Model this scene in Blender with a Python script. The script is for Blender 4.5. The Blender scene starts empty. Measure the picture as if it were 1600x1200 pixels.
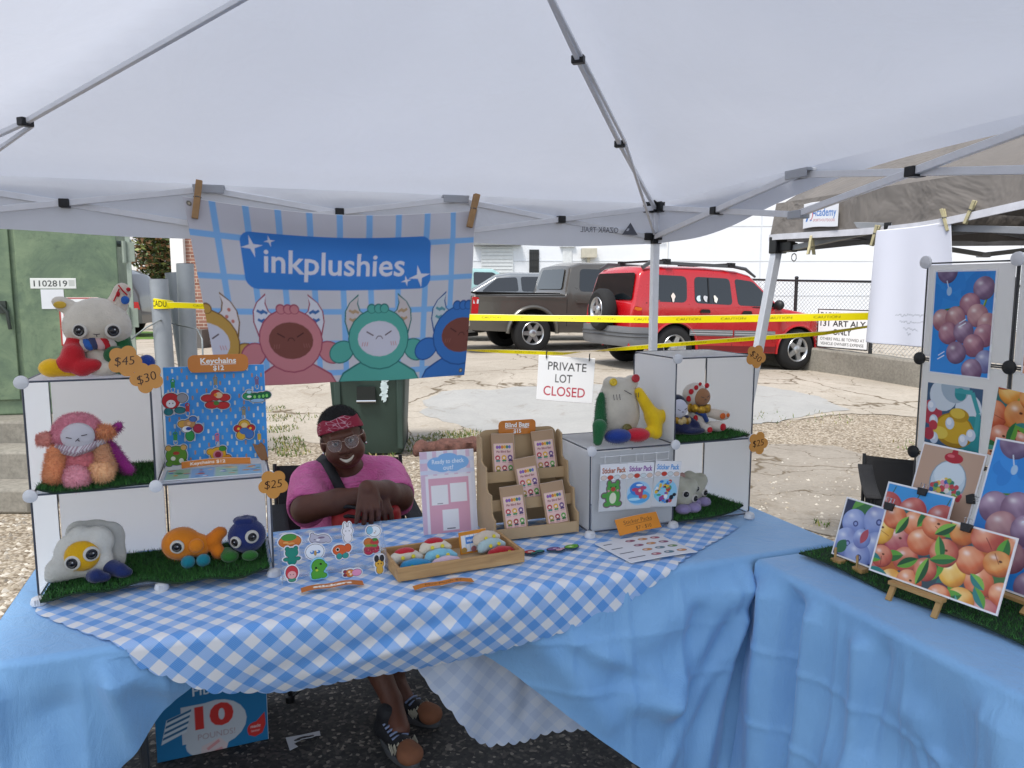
import bpy, bmesh, math, random
import numpy as np
from mathutils import Vector, Matrix, noise
S = bpy.context.scene
COL = S.collection
rad = math.radians
# ---------------------------------------------------------------- camera, sky, sun, exposure
cam = bpy.data.objects.new('camera', bpy.data.cameras.new('camera'))
COL.objects.link(cam)
cam.location = (0, 0, 1.6)
cam.rotation_euler = (rad(90) - math.atan(150 / 1200), 0, 0)
cam.data.sensor_width = 36.0
cam.data.lens = 27.0
cam.data.clip_start = 0.05
cam.data.clip_end = 2000
S.camera = cam
SUN_EL, SUN_AZ = rad(62), rad(215)          # azimuth clockwise from +Y: behind the camera, to the left
wd = bpy.data.worlds.new('World'); S.world = wd; wd.use_nodes = True
_n = wd.node_tree.nodes; _bg = _n['Background']
_sky = _n.new('ShaderNodeTexSky'); _sky.sky_type = 'NISHITA'; _sky.sun_disc = False
_sky.sun_elevation = SUN_EL; _sky.sun_rotation = SUN_AZ
_sky.air_density = 1.0; _sky.dust_density = 1.0; _sky.ozone_density = 1.0
_hs = _n.new('ShaderNodeHueSaturation'); _hs.inputs['Saturation'].default_value = .45       # hazy, near-white cloud cover
wd.node_tree.links.new(_sky.outputs[0], _hs.inputs['Color']); wd.node_tree.links.new(_hs.outputs[0], _bg.inputs[0])
_bg.inputs[1].default_value = 0.15
sun = bpy.data.objects.new('sun', bpy.data.lights.new('sun', 'SUN')); COL.objects.link(sun)
sun.data.energy = 2.0; sun.data.angle = rad(14); sun.data.color = (1.0, 0.95, 0.88)
sun.rotation_euler = Vector((-math.sin(SUN_AZ) * math.cos(SUN_EL), -math.cos(SUN_AZ) * math.cos(SUN_EL), -math.sin(SUN_EL))).to_track_quat('-Z', 'Y').to_euler()
S.view_settings.view_transform = 'Standard'; S.view_settings.look = 'None'
S.view_settings.gamma = 1.0; S.view_settings.exposure = 0.80
S.cycles.max_bounces = 8; S.cycles.transparent_max_bounces = 12

# ---------------------------------------------------------------- helpers
rnd = random.Random(7)
def lin(h):
    if isinstance(h, (tuple, list)): return tuple(h[:3])
    h = h.lstrip('#'); h = h if len(h) == 6 else ''.join(c * 2 for c in h); o = []
    for i in (0, 2, 4):
        c = int(h[i:i + 2], 16) / 255
        o.append(c / 12.92 if c <= .04045 else ((c + .055) / 1.055) ** 2.4)
    return tuple(o)

class NT:
    """tiny node-tree writer"""
    def __init__(s, name):
        s.m = bpy.data.materials.new(name); s.m.use_nodes = True
        s.t = s.m.node_tree; s.b = s.t.nodes['Principled BSDF']; s.out = s.t.nodes['Material Output']
    def n(s, typ, **kw):
        x = s.t.nodes.new('ShaderNode' + typ)
        for k, v in kw.items(): setattr(x, k, v)
        return x
    def l(s, a, b): s.t.links.new(a, b)
    def coord(s, space='Object', scale=None):
        c = s.n('TexCoord').outputs[space]
        if scale is None: return c
        mp = s.n('Mapping'); mp.inputs['Scale'].default_value = scale; s.l(c, mp.inputs[0]); return mp.outputs[0]
    def noise(s, co, scale, detail=4, rough=.55, dist=0.):
        x = s.n('TexNoise'); x.inputs['Scale'].default_value = scale; x.inputs['Detail'].default_value = detail
        x.inputs['Roughness'].default_value = rough; x.inputs['Distortion'].default_value = dist
        s.l(co, x.inputs['Vector']); return x.outputs['Fac']
    def ramp(s, fac, stops):
        r = s.n('ValToRGB'); e = r.color_ramp.elements
        while len(e) < len(stops): e.new(.5)
        for i, (p, c) in enumerate(stops): e[i].position = p; e[i].color = (*lin(c), 1)
        s.l(fac, r.inputs[0]); return r.outputs[0]
    def mix(s, fac, a, b, mode='MIX'):
        x = s.n('Mix'); x.data_type = 'RGBA'; x.blend_type = mode
        for i, v in ((0, fac), (6, a), (7, b)):
            if hasattr(v, 'is_linked'): s.l(v, x.inputs[i])
            elif i == 0: x.inputs[0].default_value = v
            else: x.inputs[i].default_value = (*lin(v), 1)
        return x.outputs[2]
    def math(s, op, a, b=0.):
        x = s.n('Math'); x.operation = op
        for i, v in ((0, a), (1, b)):
            if hasattr(v, 'is_linked'): s.l(v, x.inputs[i])
            else: x.inputs[i].default_value = v
        return x.outputs[0]
    def bump(s, h, strength=.3, dist=.01):
        b = s.n('Bump'); b.inputs['Strength'].default_value = strength; b.inputs['Distance'].default_value = dist
        s.l(h, b.inputs['Height']); s.l(b.outputs[0], s.b.inputs['Normal'])
    def set(s, **kw):
        for k, v in kw.items():
            i = s.b.inputs[k.replace('_', ' ')]
            if hasattr(v, 'is_linked'): s.l(v, i)
            else: i.default_value = (*v, 1) if isinstance(v, tuple) and len(v) == 3 else v
        return s
MC = {}
def mat(name, c, rough=.6, var=.12, scale=8., bump=0., bscale=60., metal=0., coat=0., sheen=0., trans=0., alpha=1., spec=.5, bdist=.01):
    if name in MC: return MC[name]
    t = NT(name); c = lin(c)
    if var > 0:
        f = t.noise(t.coord(), scale, 5, .6)
        lo = tuple(x * (1 - var) for x in c); hi = tuple(min(1, x * (1 + var)) for x in c)
        t.l(t.ramp(f, [(.3, lo), (.7, hi)]), t.b.inputs['Base Color'])
        rr = t.n('MapRange'); rr.inputs[3].default_value = max(.02, rough - .08); rr.inputs[4].default_value = min(1, rough + .08)
        t.l(f, rr.inputs[0]); t.l(rr.outputs[0], t.b.inputs['Roughness'])
    else: t.set(Base_Color=c, Roughness=rough)
    if bump: t.bump(t.noise(t.coord(), bscale, 3), bump, bdist)
    t.set(Metallic=metal, Coat_Weight=coat, Sheen_Weight=sheen, Alpha=alpha, Specular_IOR_Level=spec)
    if trans: t.set(Transmission_Weight=trans)
    MC[name] = t.m; return t.m
def translucent(name, c, tc, fac, rough=.6, bump=0., bscale=5., bdist=.02, var=.04):
    if name in MC: return MC[name]
    t = NT(name); f = t.noise(t.coord(), 1.7, 5, .65)
    c = lin(c)
    col = t.ramp(f, [(.3, tuple(x * (1 - var) for x in c)), (.7, tuple(min(1, x * (1 + var)) for x in c))])
    t.l(col, t.b.inputs['Base Color']); t.set(Roughness=rough, Specular_IOR_Level=.25)
    tr = t.n('BsdfTranslucent'); tr.inputs[0].default_value = (*lin(tc), 1)
    mx = t.n('MixShader'); mx.inputs[0].default_value = fac
    if bump:
        t.bump(t.noise(t.coord(), bscale, 4, .5, .6), bump, bdist)
    t.l(t.b.outputs[0], mx.inputs[1]); t.l(tr.outputs[0], mx.inputs[2]); t.l(mx.outputs[0], t.out.inputs[0])
    MC[name] = t.m; return t.m
def vcmat(name, rough=.5, coat=0., bump=0., bscale=300.):
    t = NT(name); a = t.n('Attribute'); a.attribute_name = 'Col'
    t.l(a.outputs['Color'], t.b.inputs['Base Color']); t.set(Roughness=rough, Coat_Weight=coat, Specular_IOR_Level=.35)
    if bump: t.bump(t.noise(t.coord(), bscale, 2), bump, .002)
    return t.m
PRINT = vcmat('printed_paper', .45); GLOSS = vcmat('printed_gloss_paper', .25); CLOTHPRINT = vcmat('printed_cloth', .7, bump=.05)

class MB:
    def __init__(s): s.v = []; s.f = []; s.mi = []; s.c = None
    def add(s, v, f, mi=0, M=None):
        o = len(s.v)
        s.v += [tuple(M @ Vector(p)) for p in v] if M is not None else [tuple(p) for p in v]
        s.f += [tuple(i + o for i in q) for q in f]; s.mi += [mi] * len(f); return s
    def box(s, c, d, mi=0, M=None):
        x, y, z = c; a, b, e = d[0] / 2, d[1] / 2, d[2] / 2
        v = [(x + i * a, y + j * b, z + k * e) for i in (-1, 1) for j in (-1, 1) for k in (-1, 1)]
        return s.add(v, [(0, 1, 3, 2), (4, 6, 7, 5), (0, 4, 5, 1), (2, 3, 7, 6), (0, 2, 6, 4), (1, 5, 7, 3)], mi, M)
    def tube(s, pts, r, n=8, mi=0, M=None, cap=True, closed=False):
        pts = [Vector(p) for p in pts]; N = len(pts); rs = r if isinstance(r, (list, tuple)) else [r] * N
        v = []; up = None
        for i, p in enumerate(pts):
            t = (pts[(i + 1) % N] - pts[i - 1]) if closed else (pts[min(i + 1, N - 1)] - pts[max(i - 1, 0)])
            t = t.normalized() if t.length > 1e-9 else Vector((0, 0, 1))
            if up is None or abs(up.dot(t)) > .999: up = Vector((0, 0, 1)) if abs(t.z) < .9 else Vector((1, 0, 0))
            a = up.cross(t).normalized(); b = t.cross(a); up = b
            v += [p + (a * math.cos(2 * math.pi * k / n) + b * math.sin(2 * math.pi * k / n)) * rs[i] for k in range(n)]
        f = []
        for i in range(N if closed else N - 1):
            j = (i + 1) % N
            f += [(i * n + k, i * n + (k + 1) % n, j * n + (k + 1) % n, j * n + k) for k in range(n)]
        if cap and not closed: f += [tuple(range(n - 1, -1, -1)), tuple((N - 1) * n + k for k in range(n))]
        return s.add(v, f, mi, M)
    def bar(s, a, b, w, h=None, mi=0, M=None):          # square bar from a to b
        a = Vector(a); b = Vector(b); h = h or w; t = (b - a).normalized()
        up = Vector((0, 0, 1)) if abs(t.z) < .95 else Vector((0, 1, 0))
        x = t.cross(up).normalized(); y = x.cross(t)
        v = [p + x * i * w / 2 + y * j * h / 2 for p in (a, b) for i, j in ((-1, -1), (1, -1), (1, 1), (-1, 1))]
        return s.add(v, [(3, 2, 1, 0), (4, 5, 6, 7), (0, 1, 5, 4), (1, 2, 6, 5), (2, 3, 7, 6), (3, 0, 4, 7)], mi, M)
    def lathe(s, prof, n=24, mi=0, M=None, cap=True):             # profile (r, z), round z
        v = []; f = []
        for r, z in prof: v += [(r * math.cos(2 * math.pi * k / n), r * math.sin(2 * math.pi * k / n), z) for k in range(n)]
        for i in range(len(prof) - 1): f += [(i * n + k, i * n + (k + 1) % n, (i + 1) * n + (k + 1) % n, (i + 1) * n + k) for k in range(n)]
        if cap and prof[0][0] > 1e-6: f.append(tuple(range(n - 1, -1, -1)))
        if cap and prof[-1][0] > 1e-6: f.append(tuple((len(prof) - 1) * n + k for k in range(n)))
        return s.add(v, f, mi, M)
    def prism(s, poly, z0, z1, mi=0, M=None):
        n = len(poly); v = [(x, y, z0) for x, y in poly] + [(x, y, z1) for x, y in poly]
        f = [tuple(range(n - 1, -1, -1)), tuple(range(n, 2 * n))] + [(k, (k + 1) % n, n + (k + 1) % n, n + k) for k in range(n)]
        return s.add(v, f, mi, M)
    def ell(s, c, r, mi=0, M=None, n=16, m=10):
        if not isinstance(r, (tuple, list)): r = (r, r, r)
        v = [(c[0], c[1], c[2] - r[2])]
        for i in range(1, m):
            a = -math.pi / 2 + math.pi * i / m
            v += [(c[0] + r[0] * math.cos(a) * math.cos(2 * math.pi * k / n), c[1] + r[1] * math.cos(a) * math.sin(2 * math.pi * k / n), c[2] + r[2] * math.sin(a)) for k in range(n)]
        v.append((c[0], c[1], c[2] + r[2])); L = len(v) - 1
        f = [(0, 1 + (k + 1) % n, 1 + k) for k in range(n)]
        for i in range(m - 2): f += [(1 + i * n + k, 1 + i * n + (k + 1) % n, 1 + (i + 1) * n + (k + 1) % n, 1 + (i + 1) * n + k) for k in range(n)]
        f += [(1 + (m - 2) * n + k, 1 + (m - 2) * n + (k + 1) % n, L) for k in range(n)]
        return s.add(v, f, mi, M)
    def grid(s, fn, nu, nv, mi=0, M=None):              # fn(i/nu, j/nv) -> point
        v = [fn(i / nu, j / nv) for j in range(nv + 1) for i in range(nu + 1)]
        f = [(j * (nu + 1) + i, j * (nu + 1) + i + 1, (j + 1) * (nu + 1) + i + 1, (j + 1) * (nu + 1) + i) for j in range(nv) for i in range(nu)]
        return s.add(v, f, mi, M)
def link(name, me, parent=None, M=None):
    o = bpy.data.objects.new(name, me); COL.objects.link(o)
    if parent is not None: o.parent = parent
    if M is not None: o.matrix_local = M
    return o
def obj(name, mb, mats, parent=None, M=None, smooth=40, bevel=0, seg=2, solid=0, kind=None):
    me = bpy.data.meshes.new(name); me.from_pydata(mb.v, [], mb.f)
    for m in (mats if isinstance(mats, (list, tuple)) else [mats]): me.materials.append(m)
    if any(mb.mi): me.polygons.foreach_set('material_index', mb.mi)
    if smooth:
        me.polygons.foreach_set('use_smooth', [True] * len(me.polygons)); me.set_sharp_from_angle(angle=rad(smooth))
    me.update(); o = link(name, me, parent, M)
    if solid:
        q = o.modifiers.new('solid', 'SOLIDIFY'); q.thickness = solid; q.offset = -1
    if bevel:
        b = o.modifiers.new('bevel', 'BEVEL'); b.width = bevel; b.segments = seg; b.limit_method = 'ANGLE'; b.angle_limit = rad(50)
    if kind: o['kind'] = kind
    return o
def tag(o, label=None, cat=None, group=None, kind=None):
    if label: o['label'] = label
    if cat: o['category'] = cat
    if group: o['group'] = group
    if kind: o['kind'] = kind
    return o
def thing(name, label, cat, loc=(0, 0, 0), rz=0., group=None, M=None):
    o = bpy.data.objects.new(name, None); COL.objects.link(o); o.empty_display_size = .1
    if M is not None: o.matrix_world = M
    else: o.location = loc; o.rotation_euler = (0, 0, rz)
    return tag(o, label, cat, group)
def dup(root, M=None, label=None, group=None):
    r = root.copy(); COL.objects.link(r)
    if M is not None: r.matrix_world = M
    if label: r['label'] = label
    if group: r['group'] = group
    for ch in list(root.children):
        c = ch.copy(); COL.objects.link(c); c.parent = r
        for g in list(ch.children):
            d = g.copy(); COL.objects.link(d); d.parent = c
    return r
# stall frame: u along the table (to the right, going away), v from the camera side to the back
TH = rad(20); UX, UY = math.cos(TH), math.sin(TH); OX, OY = -1.285, 1.998
def F(u, v, z=0.): return Vector((OX + u * UX - v * UY, OY + u * UY + v * UX, z))
def FM(u, v, z=0., r=0., tilt=0.):                       # frame matrix: x = u, y = v, extra turn r, tilt = lean back about x
    return Matrix.Translation(F(u, v, z)) @ Matrix.Rotation(TH + r, 4, 'Z') @ Matrix.Rotation(-tilt, 4, 'X')
UP = Matrix(((1, 0, 0, 0), (0, 0, -1, 0), (0, 1, 0, 0), (0, 0, 0, 1)))   # 2-D drawing (x, y) stood upright, facing -v
MI = Matrix.Identity(4)
def T(x, y, z): return Matrix.Translation((x, y, z))
def R(a, ax='Z'): return Matrix.Rotation(a, 4, ax)

# ---------------------------------------------------------------- 2-D drawings, for everything printed
_TC = {}
def text_polys(s, bold=0.):
    key = (s, bold)
    if key not in _TC:
        c = bpy.data.curves.new('t', 'FONT'); c.body = s; c.size = 1; c.resolution_u = 3; c.offset = bold
        o = bpy.data.objects.new('t', c); COL.objects.link(o)
        me = bpy.data.meshes.new_from_object(o.evaluated_get(bpy.context.evaluated_depsgraph_get()))
        v = [tuple(p.co[:2]) for p in me.vertices]; fs = [tuple(p.vertices) for p in me.polygons]
        bpy.data.objects.remove(o); bpy.data.curves.remove(c); bpy.data.meshes.remove(me)
        _TC[key] = (v, fs)
    return _TC[key]
class D:
    def __init__(s, w, h, bg=None):
        s.w, s.h = w, h; s.ops = []
        if bg is not None: s.poly([(0, 0), (w, 0), (w, h), (0, h)], bg)
    def poly(s, p, c): s.ops.append(([list(p)], lin(c))); return s
    def disc(s, x, y, r, c, ry=None, rot=0., n=20):
        ry = ry or r; ca, sa = math.cos(rot), math.sin(rot)
        return s.poly([(x + r * math.cos(a) * ca - ry * math.sin(a) * sa, y + r * math.cos(a) * sa + ry * math.sin(a) * ca) for a in [2 * math.pi * k / n for k in range(n)]], c)
    def rr(s, x0, y0, x1, y1, r, c): return s.poly(rrpts(x0, y0, x1, y1, r), c)
    def rect(s, x0, y0, x1, y1, c): return s.poly([(x0, y0), (x1, y0), (x1, y1), (x0, y1)], c)
    def line(s, p, w, c):
        q = []
        for a, b in zip(p[:-1], p[1:]):
            dx, dy = b[0] - a[0], b[1] - a[1]; L = math.hypot(dx, dy) or 1; nx, ny = -dy / L * w / 2, dx / L * w / 2
            q.append([(a[0] + nx, a[1] + ny), (b[0] + nx, b[1] + ny), (b[0] - nx, b[1] - ny), (a[0] - nx, a[1] - ny)])
        s.ops.append((q, lin(c))); return s
    def text(s, t, x, y, size, c, bold=.0, rot=0., shear=0., sx=1., wfit=None):   # centred on x, y
        v, fs = text_polys(t, bold); xs = [p[0] for p in v]; ys = [p[1] for p in v]
        if not v: return s
        mx = (min(xs) + max(xs)) / 2; my = .34; w = max(xs) - min(xs)
        if wfit: sx = wfit / (w * size)
        ca, sa = math.cos(rot), math.sin(rot)
        P = []
        for p in v:
            a = (p[0] - mx) * size * sx + (p[1] - my) * size * shear; b = (p[1] - my) * size
            P.append((x + a * ca - b * sa, y + a * sa + b * ca))
        s.ops.append(([[P[i] for i in f] for f in fs], lin(c))); return s
    def fruit(s, x, y, r, dark, mid, hi, ry=None, rot=0.):
        """a painted round fruit: brush-blended from dark through mid to hi (part of the printed picture)"""
        s.ops.append(('S', (x, y, r, ry or r, lin(dark), lin(mid), lin(hi), len(s.ops)))); return s
    def leaf(s, x, y, L, w, rot, c, c2=None):
        ca, sa = math.cos(rot), math.sin(rot)
        def sh(k): return [(x + (t * L) * ca - (k * w * math.sin(math.pi * t) ** .8) * sa, y + (t * L) * sa + (k * w * math.sin(math.pi * t) ** .8) * ca) for t in [i / 8 for i in range(9)]]
        s.poly(sh(1) + sh(-1)[::-1], c)
        if c2: s.poly(sh(1) + sh(.05)[::-1], c2)
        return s
def rrpts(x0, y0, x1, y1, r, n=5):
    o = []
    for cx, cy, a0 in ((x1 - r, y0 + r, -90), (x1 - r, y1 - r, 0), (x0 + r, y1 - r, 90), (x0 + r, y0 + r, 180)):
        o += [(cx + r * math.cos(rad(a0 + 90 * k / n)), cy + r * math.sin(rad(a0 + 90 * k / n))) for k in range(n + 1)]
    return o
def raster(d, px):
    nx, ny = max(2, int(round(d.w / px))), max(2, int(round(d.h / px))); ss = 3
    W, H = nx * ss + 1, ny * ss + 1
    img = np.ones((H, W, 3)); gx = np.arange(W) * d.w / (W - 1); gy = np.arange(H) * d.h / (H - 1)
    for polys, c in d.ops:
        if polys == 'S':
            x, y, r, ry, cd, cm, ch, sd = c; i0, i1 = np.searchsorted(gx, [x - r, x + r]); j0, j1 = np.searchsorted(gy, [y - ry, y + ry])
            if i0 >= i1 or j0 >= j1: continue
            X, Y = np.meshgrid((gx[i0:i1] - x) / r, (gy[j0:j1] - y) / ry); q = X * X + Y * Y; ins = q < 1 + .03 * np.sin(3 * np.arctan2(Y, X) + sd)
            nz = np.sqrt(np.clip(1 - q, 0, 1)); l = .46 * nz + .34 * (Y * .75 - X * .6) + .28
            l = l + .07 * np.sin(X * 5 + sd) * np.sin(Y * 4 + sd * 1.7) + .018 * np.sin((X + Y) * 11 + sd) + .05 * np.sin(X * 3.1 - Y * 5.3 + sd * 3); l = np.clip(l, 0, 1)[..., None]
            cd, cm, ch = (np.array(k) for k in (cd, cm, ch)); col = np.where(l < .5, cd + (cm - cd) * l * 2, cm + (ch - cm) * (l - .5) * 2)
            bl = np.clip(np.sin(X * 1.9 + sd * 2.3) * np.cos(Y * 1.6 + sd), 0, 1)[..., None] * .55; col = col * (1 - bl) + (cd * .6 + cm * .4) * np.array([1.15, .8, .85]) * bl
            sp = np.exp(-(((X + .36) / .22) ** 2 + ((Y - .42) / .16) ** 2))[..., None] * .45; col = col + (1 - col) * sp
            img[j0:j1, i0:i1][ins] = col[ins]; continue
        for p in polys:
            a = np.array(p); i0, i1 = np.searchsorted(gx, [a[:, 0].min(), a[:, 0].max()]); j0, j1 = np.searchsorted(gy, [a[:, 1].min(), a[:, 1].max()])
            i1 = min(i1 + 1, W); j1 = min(j1 + 1, H)
            if i0 >= i1 or j0 >= j1: continue
            X, Y = np.meshgrid(gx[i0:i1], gy[j0:j1]); ins = np.zeros(X.shape, bool)
            b = np.roll(a, -1, 0)
            for (x0, y0), (x1, y1) in zip(a, b):
                if y0 == y1: continue
                ins ^= ((y0 > Y) != (y1 > Y)) & (X < (x1 - x0) * (Y - y0) / (y1 - y0) + x0)
            img[j0:j1, i0:i1][ins] = c
    pad = np.pad(img, ((1, 1), (1, 1), (0, 0)), 'edge')
    sm = sum(pad[1 + dj:H + 1 + dj, 1 + di:W + 1 + di] for di in (-1, 0, 1) for dj in (-1, 0, 1)) / 9
    return sm[::ss, ::ss]                                # (ny+1, nx+1, 3)
def board(name, d, M=None, parent=None, px=.0014, thick=.002, fn=None, m=None, edge=None, back='#e8e8e8'):
    """printed sheet: a fine grid carrying the drawing as its own print, with real thickness"""
    c = raster(d, px); ny, nx = c.shape[0] - 1, c.shape[1] - 1
    fn = fn or (lambda x, y: (x, y, 0.))
    gx = [d.w * i / nx for i in range(nx + 1)]; gy = [d.h * j / ny for j in range(ny + 1)]
    v = [fn(x, y) for y in gy for x in gx]
    idx = np.arange((nx + 1) * (ny + 1)).reshape(ny + 1, nx + 1)
    f = np.stack([idx[:-1, :-1], idx[:-1, 1:], idx[1:, 1:], idx[1:, :-1]], -1).reshape(-1, 4)
    me = bpy.data.meshes.new(name); me.from_pydata(v, [], f.tolist())
    cc = np.concatenate([c.reshape(-1, 3), np.ones(((nx + 1) * (ny + 1), 1))], 1)
    at = me.color_attributes.new('Col', 'FLOAT_COLOR', 'POINT'); at.data.foreach_set('color', cc.astype(np.float32).ravel())
    me.materials.append(m or PRINT); me.materials.append(mat('print_back_' + back[1:], back, .6, .03))
    me.polygons.foreach_set('use_smooth', [True] * len(me.polygons)); me.update()
    o = link(name, me, parent, M)
    if thick:
        q = o.modifiers.new('solid', 'SOLIDIFY'); q.thickness = thick; q.offset = -1; q.material_offset = 1; q.material_offset_rim = 1
    return o
def plate(name, outline, d, M=None, parent=None, thick=.003, edge='#e8e8e8', eps=.00025, m=None):
    """thin cut-out plate with a few flat layers of print on it"""
    v, f, cc = [], [], []
    n = len(outline); e = lin(edge)
    v += [(x, y, -thick) for x, y in outline] + [(x, y, 0) for x, y in outline]
    f += [tuple(range(n - 1, -1, -1)), tuple(range(n, 2 * n))] + [(k, (k + 1) % n, n + (k + 1) % n, n + k) for k in range(n)]
    cc += [e] * (2 * n); z = 0
    for polys, c in d.ops:
        z += eps
        for p in polys:
            o = len(v); v += [(x, y, z) for x, y in p]; q = tuple(range(o, o + len(p)))
            f.append(q); cc += [c] * len(p)
    me = bpy.data.meshes.new(name); me.from_pydata(v, [], f)
    at = me.color_attributes.new('Col', 'FLOAT_COLOR', 'POINT'); at.data.foreach_set('color', [x for c in cc for x in (*c, 1)])
    me.materials.append(m or GLOSS); me.update()
    return link(name, me, parent, M)

# ---------------------------------------------------------------- smooth-blended solids (figures, plush toys)
def sdf_mesh(prims, h=.005, k=.02):
    """prims: ('c', a, b, ra, rb[, k]) tapered capsule; ('e', c, (rx,ry,rz), rot3x3[, k]) ellipsoid; a leading '-' cuts away"""
    lo, hi = np.full(3, 1e9), np.full(3, -1e9); B = []
    for p in prims:
        if p[0][-1] == 'c':
            a, b = np.array(p[1], float), np.array(p[2], float); r = max(p[3], p[4]); l0, h0 = np.minimum(a, b) - r, np.maximum(a, b) + r
        else:
            c = np.array(p[1], float); r = max(p[2]); l0, h0 = c - r, c + r
        B.append((l0, h0))
        if p[0][0] != '-': lo = np.minimum(lo, l0); hi = np.maximum(hi, h0)
    lo = lo - k - 3 * h; n = np.ceil((hi + k + 3 * h - lo) / h).astype(int) + 1
    Dm = np.full(n, 10., np.float32); ax = [lo[i] + h * np.arange(n[i]) for i in range(3)]
    for p, (l0, h0) in zip(prims, B):
        kk = k
        if p[0][-1] == 'c' and len(p) > 5: kk = p[5]
        if p[0][-1] == 'e' and len(p) > 4: kk = p[4]
        m = 2 * kk + 3 * h; s = []
        for i in range(3):
            a = max(0, int((l0[i] - m - lo[i]) / h)); b = min(n[i], int((h0[i] + m - lo[i]) / h) + 2); s.append(slice(a, b))
        s = tuple(s); X = np.stack(np.meshgrid(*[ax[i][s[i]] for i in range(3)], indexing='ij'), -1)
        if p[0][-1] == 'c':
            a, b = np.array(p[1], float), np.array(p[2], float); ab = b - a; L = ab @ ab + 1e-12
            t = np.clip(((X - a) @ ab) / L, 0, 1); d = np.linalg.norm(X - a - t[..., None] * ab, axis=-1) - (p[3] + (p[4] - p[3]) * t)
        else:
            q = X - np.array(p[1], float)
            if len(p) > 3 and p[3] is not None: q = q @ np.array(p[3])
            r = np.array(p[2], float); k0 = np.linalg.norm(q / r, axis=-1); k1 = np.linalg.norm(q / (r * r), axis=-1) + 1e-9
            d = np.where(k0 < 1e-6, -r.min(), k0 * (k0 - 1) / k1)
        cur = Dm[s]
        if p[0][0] == '-':
            e = -d; hh = np.clip(.5 - .5 * (e - cur) / kk, 0, 1); Dm[s] = e * (1 - hh) + cur * hh + kk * hh * (1 - hh)
        else:
            hh = np.clip(.5 + .5 * (d - cur) / kk, 0, 1); Dm[s] = d * (1 - hh) + cur * hh - kk * hh * (1 - hh)
    # surface nets on the cells that the surface crosses
    Sg = Dm < 0; N = n - 1; cn = np.zeros(tuple(N), np.int8)
    for i in (0, 1):
        for j in (0, 1):
            for l in (0, 1): cn += Sg[i:i + N[0], j:j + N[1], l:l + N[2]]
    on = (cn > 0) & (cn < 8); ii = np.stack(np.nonzero(on), -1); m = len(ii)
    idx = np.full(tuple(N), -1, np.int32); idx[on] = np.arange(m)
    acc = np.zeros((m, 3)); cnt = np.zeros(m)
    for a in range(3):
        o1, o2 = [i for i in range(3) if i != a]
        for p in (0, 1):
            for q in (0, 1):
                c0 = ii.copy(); c0[:, o1] += p; c0[:, o2] += q; c1 = c0.copy(); c1[:, a] += 1
                A, Bv = Dm[tuple(c0.T)], Dm[tuple(c1.T)]; cr = (A < 0) != (Bv < 0); t = np.where(cr, A / np.where(cr, A - Bv, 1), 0)
                acc[:, a] += t * cr; acc[:, o1] += p * cr; acc[:, o2] += q * cr; cnt += cr
    V = lo + h * (ii + acc / cnt[:, None])
    Fs = []
    for a in range(3):
        b, c = (a + 1) % 3, (a + 2) % 3
        s0 = [slice(1, N[i]) for i in range(3)]; s0[a] = slice(0, N[a]); s1 = list(s0); s1[a] = slice(1, N[a] + 1)
        A, Bv = Sg[tuple(s0)], Sg[tuple(s1)]; cr = A != Bv; e = np.stack(np.nonzero(cr), -1)
        if not len(e): continue
        base = e.copy()
        for i in range(3):
            if i != a: base[:, i] += 1
        def g(db, dc):
            q = base.copy(); q[:, b] -= db; q[:, c] -= dc; return idx[q[:, 0], q[:, 1], q[:, 2]]
        Q = np.stack([g(1, 1), g(0, 1), g(0, 0), g(1, 0)], -1); fl = ~A[cr]; Q[fl] = Q[fl][:, ::-1]; Fs.append(Q)
    return V, np.concatenate(Fs)
def smooth_verts(V, Fq, it=2, lam=.5):
    E = np.concatenate([Fq[:, [i, (i + 1) % 4]] for i in range(4)]); n = len(V)
    for _ in range(it):
        a = np.zeros_like(V); c = np.zeros(n)
        np.add.at(a, E[:, 0], V[E[:, 1]]); np.add.at(c, E[:, 0], 1); np.add.at(a, E[:, 1], V[E[:, 0]]); np.add.at(c, E[:, 1], 1)
        V = V * (1 - lam) + lam * a / np.maximum(c, 1)[:, None]
    return V
def blob(name, prims, m, parent=None, h=.004, k=.015, fuzz=0, flen=.006, M=None, it=2, disp=None):
    V, Q = sdf_mesh(prims, h, k); V = smooth_verts(V, Q, it)
    if disp: V = disp(V)
    v = V.tolist(); f = Q.tolist(); nb = len(f)
    if fuzz:
        rg = np.random.default_rng(len(name) + len(v)); pick = rg.integers(0, nb, fuzz)
        P = V[Q[pick]]; w = rg.dirichlet((1, 1, 1, 1), fuzz); c = (P * w[..., None]).sum(1)
        nrm = np.cross(P[:, 2] - P[:, 0], P[:, 3] - P[:, 1]); nrm /= np.linalg.norm(nrm, axis=1)[:, None] + 1e-9
        t = rg.normal(size=(fuzz, 3)); t -= nrm * (t * nrm).sum(1)[:, None]; t /= np.linalg.norm(t, axis=1)[:, None] + 1e-9
        L = flen * (.5 + rg.random((fuzz, 1))); tip = c + nrm * L + t * L * .5 + np.array([0, 0, -.25]) * L; sd = np.cross(nrm, t) * flen * .09
        o = len(v); v += np.stack([c - sd, c + sd, tip], 1).reshape(-1, 3).tolist(); f += (o + np.arange(fuzz * 3).reshape(-1, 3)).tolist()
    me = bpy.data.meshes.new(name); me.from_pydata(v, [], f); me.materials.append(m)
    me.polygons.foreach_set('use_smooth', [True] * len(f)); me.update()
    return link(name, me, parent, M)
def rot3(ax, a): return [list(r) for r in Matrix.Rotation(a, 3, ax)]
def path_interp(pts, x):
    for (x0, y0), (x1, y1) in zip(pts[:-1], pts[1:]):
        if x <= x1: return y0 + (y1 - y0) * max(0., (x - x0)) / max(1e-9, x1 - x0)
    return pts[-1][1]
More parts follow.
